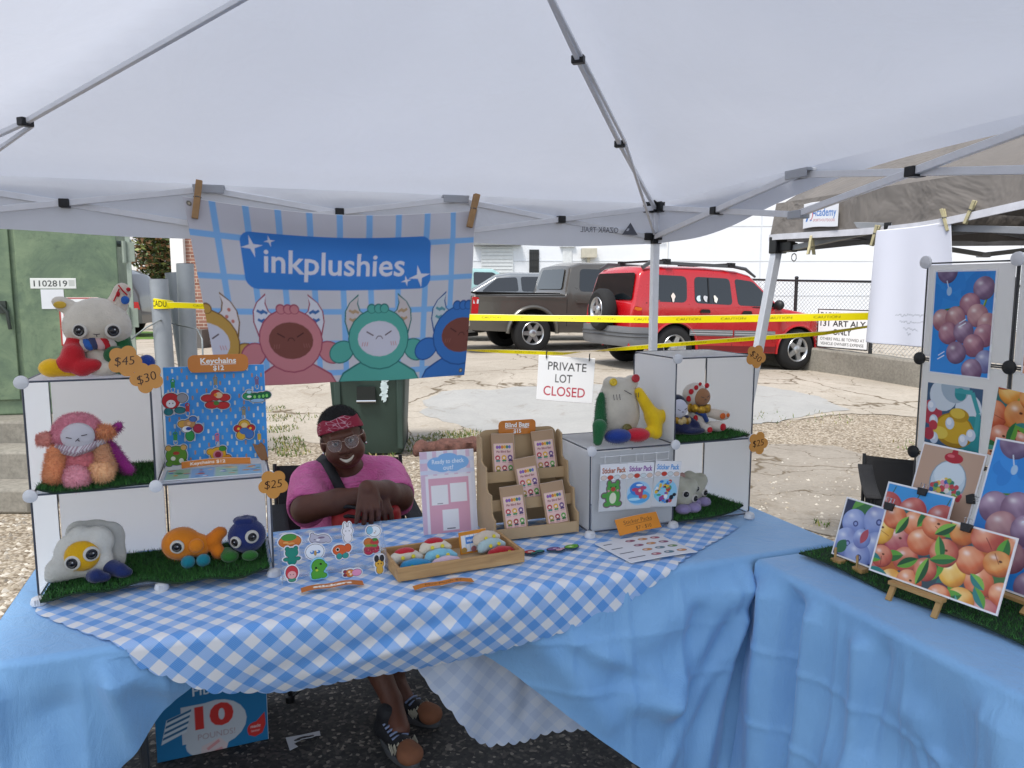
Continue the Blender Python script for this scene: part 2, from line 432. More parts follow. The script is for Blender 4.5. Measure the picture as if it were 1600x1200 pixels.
def sstep(a, b, x):
    t = min(1., max(0., (x - a) / (b - a))); return t * t * (3 - 2 * t)
# ================================================================ the setting
_fw = Vector((0, 1200, -150)).normalized(); _up = Vector((0, 150, 1200)).normalized()
def ray(px, py): return _fw + Vector((1, 0, 0)) * ((px - 800) / 1200) - _up * ((py - 600) / 1200)
def at(px, py, Y):
    r = ray(px, py); return Vector((0, 0, 1.6)) + r * (Y / r.y)
def gz(x, y):
    return .3 * sstep(7.6, 12.2, y) - .045 * min(4, max(0, x - 2.4)) * sstep(9, 12, y)
def gnd(px, py):
    r = ray(px, py); z = 0.
    for _ in range(12):
        t = (z - 1.6) / r.z; z = gz(r.x * t, r.y * t)
    return Vector((r.x * t, r.y * t, z))
def drape(name, poly, off, m, step=.35, jit=.0, seed=1, label=None):
    from mathutils.geometry import delaunay_2d_cdt
    pts = []
    for a, b in zip(poly, poly[1:] + poly[:1]):
        a, b = Vector(a[:2]), Vector(b[:2]); n = max(1, int((b - a).length / .06))
        nn = Vector((-(b - a).y, (b - a).x)).normalized()
        for k in range(n):
            p = a.lerp(b, k / n); q = noise.noise((p.x * 2.2, p.y * 2.2, seed)) * 1.3 + noise.noise((p.x * 9, p.y * 9, seed)) * .5
            pts.append(p + nn * q * jit * min(1, 4 * min(k, n - k) / n + .3))
    x0 = min(p.x for p in pts); x1 = max(p.x for p in pts); y0 = min(p.y for p in pts); y1 = max(p.y for p in pts)
    n = len(pts); edges = [(i, (i + 1) % n) for i in range(n)]
    gp = [Vector((x0 + (i + .5) * step, y0 + (j + .5) * step)) for i in range(int((x1 - x0) / step)) for j in range(int((y1 - y0) / step))]
    vo, eo, fo, *_ = delaunay_2d_cdt(pts + gp, edges, [], 1, 1e-4)
    mb = MB(); mb.add([(p.x, p.y, gz(p.x, p.y) + off) for p in vo], fo)
    return obj(name, mb, m, smooth=30, kind='structure')
def mat_gravel():
    t = NT('gravel'); co = t.coord()
    v = t.n('TexVoronoi'); v.inputs['Scale'].default_value = 46; t.l(co, v.inputs['Vector'])
    sep = t.n('SeparateColor'); t.l(v.outputs['Color'], sep.inputs[0])
    peb = t.ramp(sep.outputs[0], [(0, '#84796a'), (.3, '#a39a8a'), (.6, '#b9b0a1'), (.85, '#cfc8bb'), (1, '#948e84')])
    gap = t.ramp(v.outputs['Distance'], [(.25, (1, 1, 1)), (.75, (.55, .51, .46))])
    big = t.ramp(t.noise(co, .9, 6, .65), [(.3, (.78, .74, .70)), (.7, (1.05, 1.03, 1.0))])
    c = t.mix(1, t.mix(1, peb, gap, 'MULTIPLY'), big, 'MULTIPLY')
    t.l(c, t.b.inputs['Base Color']); t.set(Roughness=.9, Specular_IOR_Level=.2)
    t.bump(v.outputs['Distance'], -.9, .02)
    return t.m
def mat_concrete(name, c0, c1, cracks=True, grit=.5):
    t = NT(name); co = t.coord()
    base = t.ramp(t.noise(co, .7, 7, .68, .4), [(.32, c0), (.68, c1)])
    fine = t.ramp(t.noise(co, 26, 5, .75), [(.35, (1 - .35 * grit,) * 3), (.6, (1, 1, 1))])
    c = t.mix(1, base, fine, 'MULTIPLY')
    stain = t.ramp(t.noise(co, 2.6, 6, .7, 1.2), [(.56, (1, 1, 1)), (.74, (.72, .67, .60))])
    c = t.mix(1, c, stain, 'MULTIPLY')
    if cracks:
        wob = t.n('VectorMath'); wob.operation = 'ADD'
        nz = t.n('TexNoise'); nz.inputs['Scale'].default_value = 1.6; nz.inputs['Detail'].default_value = 6; t.l(co, nz.inputs['Vector'])
        sc = t.n('VectorMath'); sc.operation = 'SCALE'; sc.inputs['Scale'].default_value = .9; t.l(nz.outputs['Color'], sc.inputs[0])
        t.l(co, wob.inputs[0]); t.l(sc.outputs[0], wob.inputs[1])
        hs = []
        for s, wdt in ((.38, .008), (.95, .006)):
            v = t.n('TexVoronoi'); v.feature = 'DISTANCE_TO_EDGE'; v.inputs['Scale'].default_value = s; t.l(wob.outputs[0], v.inputs['Vector'])
            hs.append(t.ramp(v.outputs['Distance'], [(wdt * .35, (0, 0, 0)), (wdt * 1.3, (1, 1, 1))]))
        msk = t.ramp(t.noise(co, .55, 3), [(.46, (1, 1, 1)), (.54, (0, 0, 0))])
        c2 = t.mix(1, hs[1], msk, 'SCREEN')
        crack = t.mix(1, hs[0], c2, 'MULTIPLY')
        c = t.mix(crack, '#665a48', c)
        t.bump(t.mix(1, crack, fine, 'MULTIPLY'), .5, .015)
    else: t.bump(fine, .25, .006)
    t.l(c, t.b.inputs['Base Color']); t.set(Roughness=.88, Specular_IOR_Level=.25)
    return t.m
def mat_asphalt():
    t = NT('asphalt'); co = t.coord()
    v = t.n('TexVoronoi'); v.inputs['Scale'].default_value = 85; t.l(co, v.inputs['Vector'])
    sep = t.n('SeparateColor'); t.l(v.outputs['Color'], sep.inputs[0])
    c = t.ramp(sep.outputs[0], [(0, '#2b2b2c'), (.6, '#403f3e'), (.9, '#57534f'), (.97, '#8f887e')])
    c = t.mix(1, c, t.ramp(t.noise(co, 3, 6, .7), [(.3, (.6, .6, .62)), (.7, (1.15, 1.12, 1.08))]), 'MULTIPLY')
    t.l(c, t.b.inputs['Base Color']); t.set(Roughness=.85); t.bump(v.outputs['Distance'], -.8, .008)
    return t.m
GRAVEL = mat_gravel(); CONC = mat_concrete('old_concrete', '#a39a8c', '#bdb4a6'); PALE = mat_concrete('pale_concrete', '#9a9a97', '#abaaa6', False, .2)
SLAB = mat_concrete('near_concrete', '#8c8478', '#a59d91'); ASPH = mat_asphalt(); GREYC = mat_concrete('grey_concrete', '#7f7b72', '#a09b90', False, .8)
# one ground sheet to the horizon
xs = [-900, -300, -120, -60] + [-40 + i for i in range(0, 81)] + [60, 120, 300, 900]
ys = [-400, -100, -30] + [-12 + .5 * i for i in range(0, 95)] + [40, 60, 120, 300, 900]
g = MB(); g.add([(x, y, gz(x, y)) for y in ys for x in xs], [(j * len(xs) + i, j * len(xs) + i + 1, (j + 1) * len(xs) + i + 1, (j + 1) * len(xs) + i) for j in range(len(ys) - 1) for i in range(len(xs) - 1)])
obj('ground', g, GRAVEL, kind='structure')
drape('asphalt_road', [tuple(F(u, v)[:2]) for u, v in ((-14, -9), (16, -9), (16, 1.35), (8, 1.5), (4, 1.3), (1, 1.45), (-3, 1.3), (-14, 1.4))], .004, ASPH, .6, .05, 3)
def P2(*px): return [tuple(gnd(*p)[:2]) for p in px]
lot = P2((-120, 742), (130, 735), (330, 712), (425, 702), (470, 690), (520, 700), (640, 704), (770, 695), (860, 700), (960, 690), (1080, 676), (1190, 660), (1330, 646), (1450, 652), (1640, 668))
drape('concrete_lot', lot + [(16, 9.5), (26, 14), (30, 25.5), (-3, 25.5), (-14, 30), (-24, 30), (-16, 14), (-9, 8)], .006, CONC, .7, .10, 5)
drape('concrete_patch', P2((655, 645), (690, 612), (830, 605), (1180, 602), (1280, 620), (1327, 641), (1235, 655), (1150, 665), (1000, 688), (880, 692), (770, 680), (690, 660)), .010, PALE, .5, .10, 9)
drape('concrete_slab', P2((1100, 700), (1185, 694), (1300, 697), (1390, 718), (1470, 745), (1600, 765), (1760, 860), (1500, 905), (1318, 838), (1230, 822), (1100, 800)), .006, SLAB, .4, .07, 12)
lawn = drape('lawn', [tuple(at(244, 452, 19.6)[:2]), tuple(at(252, 452, 23)[:2]), tuple(at(150, 452, 23)[:2]), tuple(at(150, 452, 18.6)[:2])], .012, mat('lawn_green', '#5a7d2e', .9, .3, 6, .6, 40), .5, .2, 4)
# weeds in the cracks
def blades(mb, cx, cy, n, spread, hgt, z=None, rg=rnd, wid=.006, bend=.6):
    for _ in range(n):
        a = rg.uniform(0, 6.283); q = spread * math.sqrt(rg.random()); x = cx + q * math.cos(a); y = cy + q * math.sin(a)
        z0 = gz(x, y) if z is None else z; h = hgt * rg.uniform(.5, 1.1); b = rg.uniform(0, 6.283); k = h * bend * rg.random()
        dx, dy = math.cos(b), math.sin(b)
        mb.add([(x - dy * wid, y + dx * wid, z0), (x + dy * wid, y - dx * wid, z0), (x + dx * k * .5, y + dy * k * .5, z0 + h * .7), (x + dx * k * 1.3, y + dy * k * 1.3, z0 + h)], [(0, 1, 2), (0, 2, 3)], rg.choice((0, 0, 1, 2)))
WEED = [mat('weed_green', '#4f6b2a', .8, .2), mat('weed_olive', '#7a7f3c', .8, .2), mat('weed_dry', '#a59763', .9, .2)]
wb = MB()
for px, py, n, sp in [(425, 640, 60, .25), (432, 655, 70, .28), (440, 672, 110, .3), (447, 690, 110, .3), (445, 700, 80, .35), (458, 708, 60, .3), (470, 655, 40, .35), (520, 668, 40, .3), (650, 694, 110, .4), (672, 690, 140, .45), (700, 684, 120, .4), (725, 680, 90, .3), (740, 684, 60, .3), (660, 704, 70, .3), (1210, 655, 30, .5), (1290, 655, 30, .5), (1420, 700, 20, .5), (1285, 822, 14, .1), (360, 690, 40, .4), (590, 712, 60, .4), (1020, 690, 60, .5)]:
    p = gnd(px, py); blades(wb, p.x, p.y, int(n * 1.1), sp * .62, .05, wid=.008)
obj('weeds', wb, WEED, smooth=0, kind='stuff')
# loose stones on the gravel
sb = MB(); rg = random.Random(5)
for _ in range(3800):
    px = rg.choice((rg.uniform(-60, 130), rg.uniform(405, 1010), rg.uniform(1150, 1500), rg.uniform(430, 1010))); py = rg.uniform(650, 960) if px < 130 else rg.uniform(715, 850)
    p = gnd(px, py); r = rg.uniform(.008, .024)
    v = [(p.x + r * a * rg.uniform(.6, 1.3), p.y + r * b * rg.uniform(.6, 1.3), p.z + r * c * rg.uniform(.4, .9)) for a, b, c in ((1, 0, 0), (-1, 0, 0), (0, 1, 0), (0, -1, 0), (0, 0, 1), (0, 0, -1))]
    sb.add(v, [(0, 2, 4), (2, 1, 4), (1, 3, 4), (3, 0, 4), (2, 0, 5), (1, 2, 5), (3, 1, 5), (0, 3, 5)], rg.randrange(3))
obj('gravel_stones', sb, [mat('stone_tan', '#a59a88', .9), mat('stone_pale', '#c2bbae', .9), mat('stone_grey', '#8e8578', .9)], smooth=60, kind='stuff')

# ---------------------------------------------------------------- white warehouse
WHITE = mat('white_wall', '#dfe2e6', .8, .05, .8, .15, 12); WHT = mat('white_trim', '#e3e3e0', .6, .05); DARKWIN = mat('dark_glass', '#1b2227', .12, .2, 2)
wh = thing('warehouse', 'long plain white painted warehouse with a roller door and one barred window', 'building', (0, 26, 0))
b = MB(); b.box((14.2, 3, 4.6), (34.2, 6, 9.2)); obj('wall', b, WHITE, wh)
b = MB()
for z in (1.35, 2.5, 3.65, 4.8): b.box((14.2, -.006, z), (34, .012, .03))
for x in (4.7, 8.3, 12.6, 17, 22): b.box((x, -.004, 4.5), (.05, .01, 9))
obj('panel_joint', b, mat('joint_white', '#cfd3d8', .8, .04), wh)
def fa(px, py): p = at(px, py, 26.); return p.x, p.z
x0, z1 = fa(752, 386); x1, z0 = fa(802, 434)
o = MB(); o.box(((x0 + x1) / 2, -.03, (z0 + z1) / 2), (x1 - x0, .05, z1 - z0)); 
dr = obj('roller_door', o, mat('roller_door_white', '#d5d8d8', .55, .05), wh)
o = MB()
for k in range(9): o.box(((x0 + x1) / 2, -.062, z0 + (k + .5) * (z1 - z0) / 9), (x1 - x0 - .06, .012, .02))
obj('slat', o, mat('slat_grey', '#b9bdbf', .6, .05), dr)
o = MB(); o.box(((x0 + x1) / 2, -.14, z1 + .1), (x1 - x0 + .5, .28, .09)); obj('door_hood', o, mat('hood_grey', '#8d8f90', .6), wh)
x0, z1 = fa(827, 390); x1, z0 = fa(842, 434)
o = MB(); o.box(((x0 + x1) / 2, -.02, (z0 + z1) / 2), (x1 - x0, .04, z1 - z0)); wn = obj('window', o, DARKWIN, wh)
o = MB()
for k in range(5): o.box((x0 + (k + .5) * (x1 - x0) / 5, -.06, (z0 + z1) / 2), (.018, .018, z1 - z0))
for k in range(4): o.box(((x0 + x1) / 2, -.078, z0 + (k + .5) * (z1 - z0) / 4), (x1 - x0, .016, .02))
obj('window_bars', o, mat('iron_black', '#17181a', .5), wn)
x0, z1 = fa(879, 386); x1, z0 = fa(893, 440)
o = MB(); o.box(((x0 + x1) / 2, -.02, (z0 + z1) / 2), (x1 - x0, .04, z1 - z0)); o.box(((x0 + x1) / 2, -.05, z1 + .05), (x1 - x0 + .2, .1, .1)); obj('door', o, mat('door_white', '#cfd2d3', .5), wh)
o = MB(); o.tube([(fa(1042, 400)[0], -.05, .3), (fa(1042, 400)[0], -.05, 5)], .02); o.tube([(fa(1036, 0)[0], -.08, 3.2), (fa(1048, 0)[0], -.08, 3.2)], .03); obj('wall_pipe', o, WHT, wh)
o = MB(); o.box((fa(924, 0)[0], -.2, 2.75), (.5, .4, .3)); o.box((fa(924, 0)[0], -.1, 2.5), (.1, .2, .2)); obj('wall_lamp', o, mat('lamp_beige', '#b9b4a4', .5), wh)
# brick building at the left with a white downspout
br = thing('brick_building', 'red brick building corner with a white downspout behind the grey pipes', 'building', tuple(at(300, 450, 17.)[:2]) + (0,))
def mat_brick():
    t = NT('brick'); b = t.n('TexBrick'); b.inputs['Scale'].default_value = 1; b.inputs['Brick Width'].default_value = .22; b.inputs['Row Height'].default_value = .075; b.inputs['Mortar Size'].default_value = .008
    mp = t.n('Mapping'); mp.inputs['Rotation'].default_value = (rad(90), 0, 0); t.l(t.coord(), mp.inputs[0]); t.l(mp.outputs[0], b.inputs['Vector'])
    for i, c in ((1, '#9a6f5f'), (2, '#7d5548'), (3, '#b6a798')): b.inputs[i].default_value = (*lin(c), 1)
    t.l(b.outputs[0], t.b.inputs['Base Color']); t.set(Roughness=.9); return t.m
o = MB(); o.box((.95, 2.5, 3), (2.1, 5, 6)); obj('wall', o, mat_brick(), br)
o = MB(); o.box((-.24, -.02, 3), (.28, .2, 6)); obj('downspout', o, WHT, br)
o = MB(); o.box((.1, -.25, .45), (.5, .4, .5)); obj('meter_box', o, mat('meter_grey', '#5d5a58', .6), br)
# distant white gabled house, tree, palm
ho = thing('white_house', 'white gabled house far behind the green cabinet', 'house', tuple(at(206, 440, 44.)[:2]) + (gz(-20, 44),))
o = MB(); o.box((-4, 4, 1.9), (9.6, 8, 3.8)); obj('wall', o, mat('siding_white', '#dcdcd8', .7, .04), ho)
o = MB(); o.prism([(-9.3, 3.7), (1.3, 3.7), (-4, 7.6)], -.3, 8.3, 0, Matrix(((1, 0, 0, 0), (0, 0, 1, 0), (0, 1, 0, 0), (0, 0, 0, 1)))); obj('roof', o, mat('roof_white', '#d6d6d6', .7, .05), ho)
o = MB(); o.box((-.6, -.06, 1.6), (2.2, .12, 1.3)); obj('brick_skirt', o, mat('far_brick', '#8d7769', .9), ho)
LEAF = [mat('leaf_dark', '#33421f', .6, .25, 3), mat('leaf_mid', '#4d5a2b', .6, .25, 3), mat('leaf_rust', '#7a5a3a', .6, .25, 3), mat('leaf_light', '#76803e', .6, .25, 3)]
def tree(name, label, loc, hgt, clumps, leaf, nleaf, mats, cat='tree', seed=3):
    rg = random.Random(seed); t = thing(name, label, cat, loc); b = MB()
    top = Vector((0, 0, hgt * .55)); b.tube([(0, 0, -.1), (.05, .03, hgt * .25), tuple(top)], [hgt * .035, hgt * .028, hgt * .015], 8)
    lf = MB()
    for c, r in clumps:
        c = Vector(c); b.tube([tuple(top * rg.uniform(.5, 1)), tuple(c * .6 + top * .4), tuple(c)], [hgt * .014, hgt * .009, hgt * .004], 6)
        for _ in range(int(nleaf * r * r)):
            d = Vector((rg.gauss(0, 1), rg.gauss(0, 1), rg.gauss(0, 1))).normalized() * r * rg.random() ** .4
            d.z *= .8; p = c + d; s = leaf * rg.uniform(.6, 1.3)
            a = Vector((rg.gauss(0, 1), rg.gauss(0, 1), rg.gauss(0, .6))).normalized() * s; e = a.cross(Vector((rg.gauss(0, 1), rg.gauss(0, 1), rg.gauss(0, 1)))).normalized() * s * .45
            lf.add([p - a, p + e, p + a, p - e], [(0, 1, 2, 3)], rg.choice(mats))
    obj('trunk', b, mat('bark', '#5a4a3c', .9, .25, 10, .5, 30), t); obj('crown', lf, LEAF, t, smooth=0)
    return t
tp = at(250, 430, 30.)
tree('leafy_tree', 'bushy tree with rust tinged crown seen above the grey pipes', (tp.x, 30, gz(tp.x, 30)), 4.6,
     [((-.25, 0, 3.3), .75), ((.35, .2, 3.0), .7), ((-.55, .1, 2.5), .65), ((.1, -.2, 2.6), .8), ((.75, 0, 2.1), .7), ((-.2, .1, 1.8), .7), ((.5, -.1, 1.5), .6), ((0, 0, 3.8), .4), ((.9, 0, 2.6), .4)], .12, 900, (0, 0, 1, 1, 2, 2, 3))
pp = at(241, 455, 24.)
pl = thing('palm_shrub', 'small fan palm shrub at the foot of the leafy tree', 'palm', (pp.x, 24, gz(pp.x, 24)))
o = MB(); rg = random.Random(8)
for k in range(46):
    a = rg.uniform(0, 6.28); e = rg.uniform(.2, 1.3); L = rg.uniform(.6, 1.1); pts = []
    for s in range(5):
        q = s / 4; pts.append((math.cos(a) * math.cos(e) * L * q, math.sin(a) * math.cos(e) * L * q, .25 + math.sin(e) * L * q - .35 * q * q))
    for s in range(4):
        p0, p1 = Vector(pts[s]), Vector(pts[s + 1]); n = Vector((-math.sin(a), math.cos(a), 0)) * .05 * (1 - s / 5)
        o.add([p0 - n, p0 + n, p1 + n * .8, p1 - n * .8], [(0, 1, 2, 3)], rg.choice((1, 3, 3)))
obj('fronds', o, LEAF, pl, smooth=0); o = MB(); o.tube([(0, 0, -.05), (0, 0, .3)], [.09, .07]); obj('trunk', o, MC['bark'], pl)

# ---------------------------------------------------------------- vehicles
CH = mat('tyre_rubber', '#1a1a1b', .85, .15, 20); RIM = mat('alloy_rim', '#b8babd', .3, .06, 5, metal=.85); BLK = mat('black_plastic', '#141416', .5, .1); CHROME = mat('chrome', '#d0d2d4', .15, 0, metal=1.)
GLS = mat('car_glass', '#11171b', .06, .1, 2, spec=.9); UND = mat('underbody', '#0d0d0e', .9, .1); LAMPR = mat('red_lens', '#b01219', .15, .1, 20, coat=.6); LAMPC = mat('clear_lens', '#c8ccd0', .12, .1, 20, coat=.6); AMB = mat('amber_lens', '#d8701a', .2, .05)
class Car:
    def __init__(s, L, W, top, bot, arches, belt, tumble=.22, rear=.06, front=.16):
        s.L, s.W, s.top, s.bot, s.ar, s.belt, s.tb, s.rr, s.fr = L, W, top, bot, arches, belt, tumble, rear, front
    def w(s, x, z):
        w = s.W
        if z > s.belt: w -= (z - s.belt) * s.tb
        elif z < s.belt - .12: w -= max(0, .6 - z) * .10
        else: w += .012 * math.sin((s.belt - z) / .12 * math.pi)
        w -= s.fr * max(0, (x - s.L * .80) / (s.L * .20)) ** 2 + s.rr * max(0, (s.L * .12 - x) / (s.L * .12)) ** 2
        return w
    def body(s, r=.09):
        xs = sorted(set([round(s.L * i / 90, 4) for i in range(91)] + [round(p[0] + d, 4) for p in s.top for d in (-.012, .012) if 0 <= p[0] + d <= s.L]))
        mb = MB(); rows = []
        fr = [0, .08, .18, .3, .42, .54, .66, .76, .85, .91, .95, .98, 1.0]
        for x in xs:
            zt = path_interp(s.top, x); zb = path_interp(s.bot, x)
            for xc, zc, ra in s.ar:
                if abs(x - xc) < ra: zb = max(zb, zc + math.sqrt(ra * ra - (x - xc) ** 2))
            zb = min(zb, zt - .06); h = []
            for f in fr:
                z = zb + (zt - zb) * f; y = s.w(x, z); k = (z - (zt - r)) / r
                if k > 0: y -= r * (1 - math.sqrt(max(0, 1 - k * k))) * .9
                h.append((y, z))
            yt = h[-1][0]; h += [(yt * .7, zt + .018), (yt * .35, zt + .03)]
            row = [(x, -y, z) for y, z in h] + [(x, 0, zt + .034)] + [(x, y, z) for y, z in h[::-1]]
            rows.append(row)
        n = len(rows[0]); mb.v = [p for rr in rows for p in rr]
        for i in range(len(rows) - 1):
            for k in range(n - 1): mb.f.append((i * n + k, (i + 1) * n + k, (i + 1) * n + k + 1, i * n + k + 1)); mb.mi.append(0)
            mb.f.append((i * n + n - 1, (i + 1) * n + n - 1, (i + 1) * n, i * n)); mb.mi.append(1)
        mb.f += [tuple(range(n)), tuple((len(rows) - 1) * n + k for k in range(n - 1, -1, -1))]; mb.mi += [0, 0]
        return mb
    def side(s, poly, off=.005, sgn=-1, mb=None, th=0):
        mb = mb or MB()
        v = [(x, sgn * (s.w(x, z) + off), z) for x, z in poly]; n = len(v)
        f = [tuple(range(n))]
        if th:
            v += [(x, y - sgn * th, z) for x, y, z in v]; f += [(k, (k + 1) % n, n + (k + 1) % n, n + k) for k in range(n)]
        return mb.add(v, f)
def rpoly(pts, r=.05, n=4):
    o = []; N = len(pts)
    for i in range(N):
        p = Vector(pts[i]); a = Vector(pts[i - 1]) - p; b = Vector(pts[(i + 1) % N]) - p
        q = min(r, a.length * .45, b.length * .45); a.normalize(); b.normalize()
        for k in range(n + 1):
            t = k / n; o.append(tuple((p + a * q) * (1 - t) ** 2 + p * 2 * t * (1 - t) + (p + b * q) * t * t))
    return o
def wheel(parent, x, y, r, w, spokes=5, sgn=-1, tread=True):
    M = T(x, y, r) @ R(rad(90), 'X') if sgn < 0 else T(x, y, r) @ R(rad(-90), 'X')
    b = MB(); b.lathe([(r * .58, -w / 2), (r * .8, -w / 2 - .01), (r * .94, -w / 2 + .02), (r, -w / 2 + .05), (r, w / 2 - .05), (r * .94, w / 2 - .02), (r * .8, w / 2 + .01), (r * .6, w / 2), (r * .56, w / 2 - .03), (r * .56, -w / 2)], 36, cap=False)
    t = obj('wheel', b, CH, parent, M)
    b = MB(); b.lathe([(r * .6, w / 2 - .005), (r * .57, w / 2 + .008), (r * .52, w / 2 - .01), (r * .5, w / 2 - .05)], 36, cap=False)
    for k in range(spokes):
        A = R(2 * math.pi * k / spokes)
        b.add([(r * .08, -.05, w / 2 - .02), (r * .53, -.035, w / 2 - .012), (r * .53, .035, w / 2 - .012), (r * .08, .05, w / 2 - .02), (r * .08, -.05, w / 2 - .06), (r * .53, -.035, w / 2 - .06), (r * .53, .035, w / 2 - .06), (r * .08, .05, w / 2 - .06)],
              [(0, 1, 2, 3), (0, 4, 5, 1), (2, 6, 7, 3)], 0, A)
    b.lathe([(r * .2, w / 2 - .06), (r * .19, w / 2 - .01), (r * .13, w / 2 + .004), (0, w / 2 + .006)], 20, cap=False)
    obj('rim', b, RIM, t)
    b = MB(); b.lathe([(r * .56, w / 2 - .07), (0, w / 2 - .072)], 24, cap=False); obj('brake_disc', b, UND, t)
    return t
# red SUV
def make_suv():
    s = gnd(1040, 578)
    yaw = rad(21)
    c = thing('red_suv', 'red four door SUV with a spare wheel on its back door', 'car', M=Matrix.Translation((s.x - .80 * math.cos(yaw) - .82 * math.sin(yaw), s.y - .80 * math.sin(yaw) + .82 * math.cos(yaw), s.z + .03)) @ Matrix.Translation((.12, 0, 0)) @ R(yaw) @ R(rad(2.3), 'Y'))
    top = [(0, .62), (.015, 1.0), (.05, 1.05), (.15, 1.53), (.24, 1.60), (.6, 1.635), (1.4, 1.655), (2.0, 1.63), (2.25, 1.58), (2.86, 1.07), (2.95, 1.045), (3.5, .97), (3.8, .88), (3.96, .76), (4.05, .6)]
    bot = [(0, .36), (.5, .3), (3.5, .28), (4.05, .36)]
    k = Car(4.05, .83, top, bot, [(.80, .34, .41), (3.26, .34, .41)], 1.04, .2)
    PAINT = mat('red_paint', '#b3101a', .28, .05, 2, coat=.8)
    obj('body', k.body(), [PAINT, UND], c, smooth=35)
    GREY = mat('grey_cladding', '#6d6f72', .6, .06); GREYD = mat('grey_strip', '#4a4c4f', .6, .06)
    for sg in (-1, 1):
        for pts, r in (([(.30, 1.08), (.98, 1.08), (1.0, 1.50), (.38, 1.50)], .1), ([(1.13, 1.08), (1.86, 1.07), (1.82, 1.50), (1.14, 1.50)], .08), ([(1.97, 1.07), (2.78, 1.06), (2.28, 1.47), (1.92, 1.50)], .06)):
            w = obj('window', k.side(rpoly(pts, r), .004, sg, th=.01), GLS, c)
        o = MB(); 
        for x in (1.40,): k.side([(x - .012, 1.09), (x + .012, 1.09), (x + .012, 1.49), (x - .012, 1.49)], .012, sg, o)
        obj('window_divider', o, BLK, c)
        o = MB()
        for a, b2 in ((1.06, 1.88), (1.92, 2.74)): k.side([(a, .56), (b2, .56), (b2, .66), (a, .66)], .022, sg, o, .02)
        st = obj('side_moulding', o, GREY, c); o = MB()
        for a, b2 in ((1.06, 1.88), (1.92, 2.74)): k.side([(a, .585), (b2, .585), (b2, .60), (a, .60)], .025, sg, o); k.side([(a, .625), (b2, .625), (b2, .635), (a, .635)], .025, sg, o)
        obj('stripe', o, mat('pale_strip', '#b4b6b8', .5, .04), st)
        for x in (1.02, 1.90, 2.80):
            obj('door_seam', k.side([(x - .004, .40), (x + .004, .40), (x + .004, 1.06), (x - .004, 1.06)], .003, sg), UND, c)
        obj('belt_line', k.side([(.24, 1.045), (2.84, 1.035), (2.84, 1.05), (.24, 1.06)], .004, sg), UND, c)
        obj('sill', k.side([(1.24, .30), (2.82, .30), (2.82, .40), (1.24, .40)], .004, sg), mat('sill_red', '#6f0d14', .5, .1), c)
        for x in (1.22, 2.04):
            o = MB(); k.side(rpoly([(x, .93), (x + .2, .93), (x + .17, .985), (x + .03, .985)], .02), .028, sg, o, .03); obj('door_handle', o, BLK, c)
        o = MB(); o.bar((.34, sg * .70, 1.69), (1.9, sg * .70, 1.70), .04, .05); o.tube([(1.9, sg * .70, 1.70), (2.15, sg * .71, 1.67), (2.35, sg * .72, 1.55)], [.025, .03, .02]); o.bar((.34, sg * .70, 1.69), (.2, sg * .70, 1.60), .05); obj('roof_rail', o, GREYD, c)
        o = MB(); o.ell((2.72, sg * .92, 1.10), (.07, .1, .085)); o.bar((2.7, sg * .8, 1.06), (2.72, sg * .9, 1.08), .05); obj('mirror', o, BLK, c, smooth=60)
        o = MB(); k.side(rpoly([(.02, .74), (.17, .74), (.17, .98), (.05, 1.0)], .02), .006, sg, o, .03); tl = obj('taillight', o, LAMPR, c)
        o = MB(); k.side([(.035, .90), (.165, .90), (.165, .975), (.055, .985)], .010, sg, o); obj('indicator', o, AMB, tl)
        o = MB(); k.side(rpoly([(3.78, .66), (3.98, .64), (3.95, .76), (3.76, .84)], .02), .008, sg, o, .02); obj('headlight', o, LAMPC, c)
        for xa in (.80, 3.26):
            o = MB(); pts = [(xa + .43 * math.cos(a), .34 + .43 * math.sin(a)) for a in [rad(-8 + 196 * i / 20) for i in range(21)]]
            o.tube([(x, sg * (k.w(x, z) + .004), z) for x, z in pts], .02, 6); obj('arch_lip', o, PAINT, c)
        for xw in (.80, 3.26): wheel(c, xw, sg * .72, .358, .22, 5, sg)
    o = MB(); 
    def bump_pts(x0, x1, z0, z1):
        for i, x in enumerate([x0 + (x1 - x0) * j / 8 for j in range(9)]): yield x
    # rear bumper wraps round the corner
    prof = [(.46, -.85), (.30, -.855), (.05, -.82), (-.10, -.66), (-.15, -.3), (-.15, .3), (-.10, .66), (.05, .82), (.30, .855), (.46, .85)]
    v = [(x, y, z) for z in (.36, .44, .62, .67) for x, y in prof]; n = len(prof)
    v = [((x + .03 if z in (.36,) else x), y * (.97 if z == .36 else 1), z) for x, y, z in v]
    o.add(v, [(j * n + i, j * n + i + 1, (j + 1) * n + i + 1, (j + 1) * n + i) for j in range(3) for i in range(n - 1)] + [tuple(range(3 * n, 4 * n))])
    bp = obj('rear_bumper', o, GREY, c, smooth=50); o = MB()
    for z in (.52, .575): o.tube([(x - .004, y * 1.006, z) for x, y in prof[1:-1]], .012, 5)
    obj('bumper_groove', o, GREYD, bp)
    o = MB(); o.tube([(3.95, -.76, .5), (4.08, -.6, .5), (4.12, 0, .5), (4.08, .6, .5), (3.95, .76, .5)], .11, 8); obj('front_bumper', o, GREY, c, smooth=60)
    # rear window and windscreen lie in the sloping tailgate / screen planes
    def gl(a, b, ya, yb, off):
        (xa, za), (xb, zb) = a, b; d = Vector((xb - xa, 0, zb - za)).normalized(); nn = Vector((-d.z, 0, d.x)) * off
        p = rpoly([(-ya, 0), (ya, 0), (yb, 1), (-yb, 1)], .08)
        return MB().add([Vector((xa + (xb - xa) * t, y, za + (zb - za) * t)) + nn for y, t in p], [tuple(range(len(p)))])
    obj('rear_window', gl((.050, 1.09), (.142, 1.52), .70, .62, .012), GLS, c)
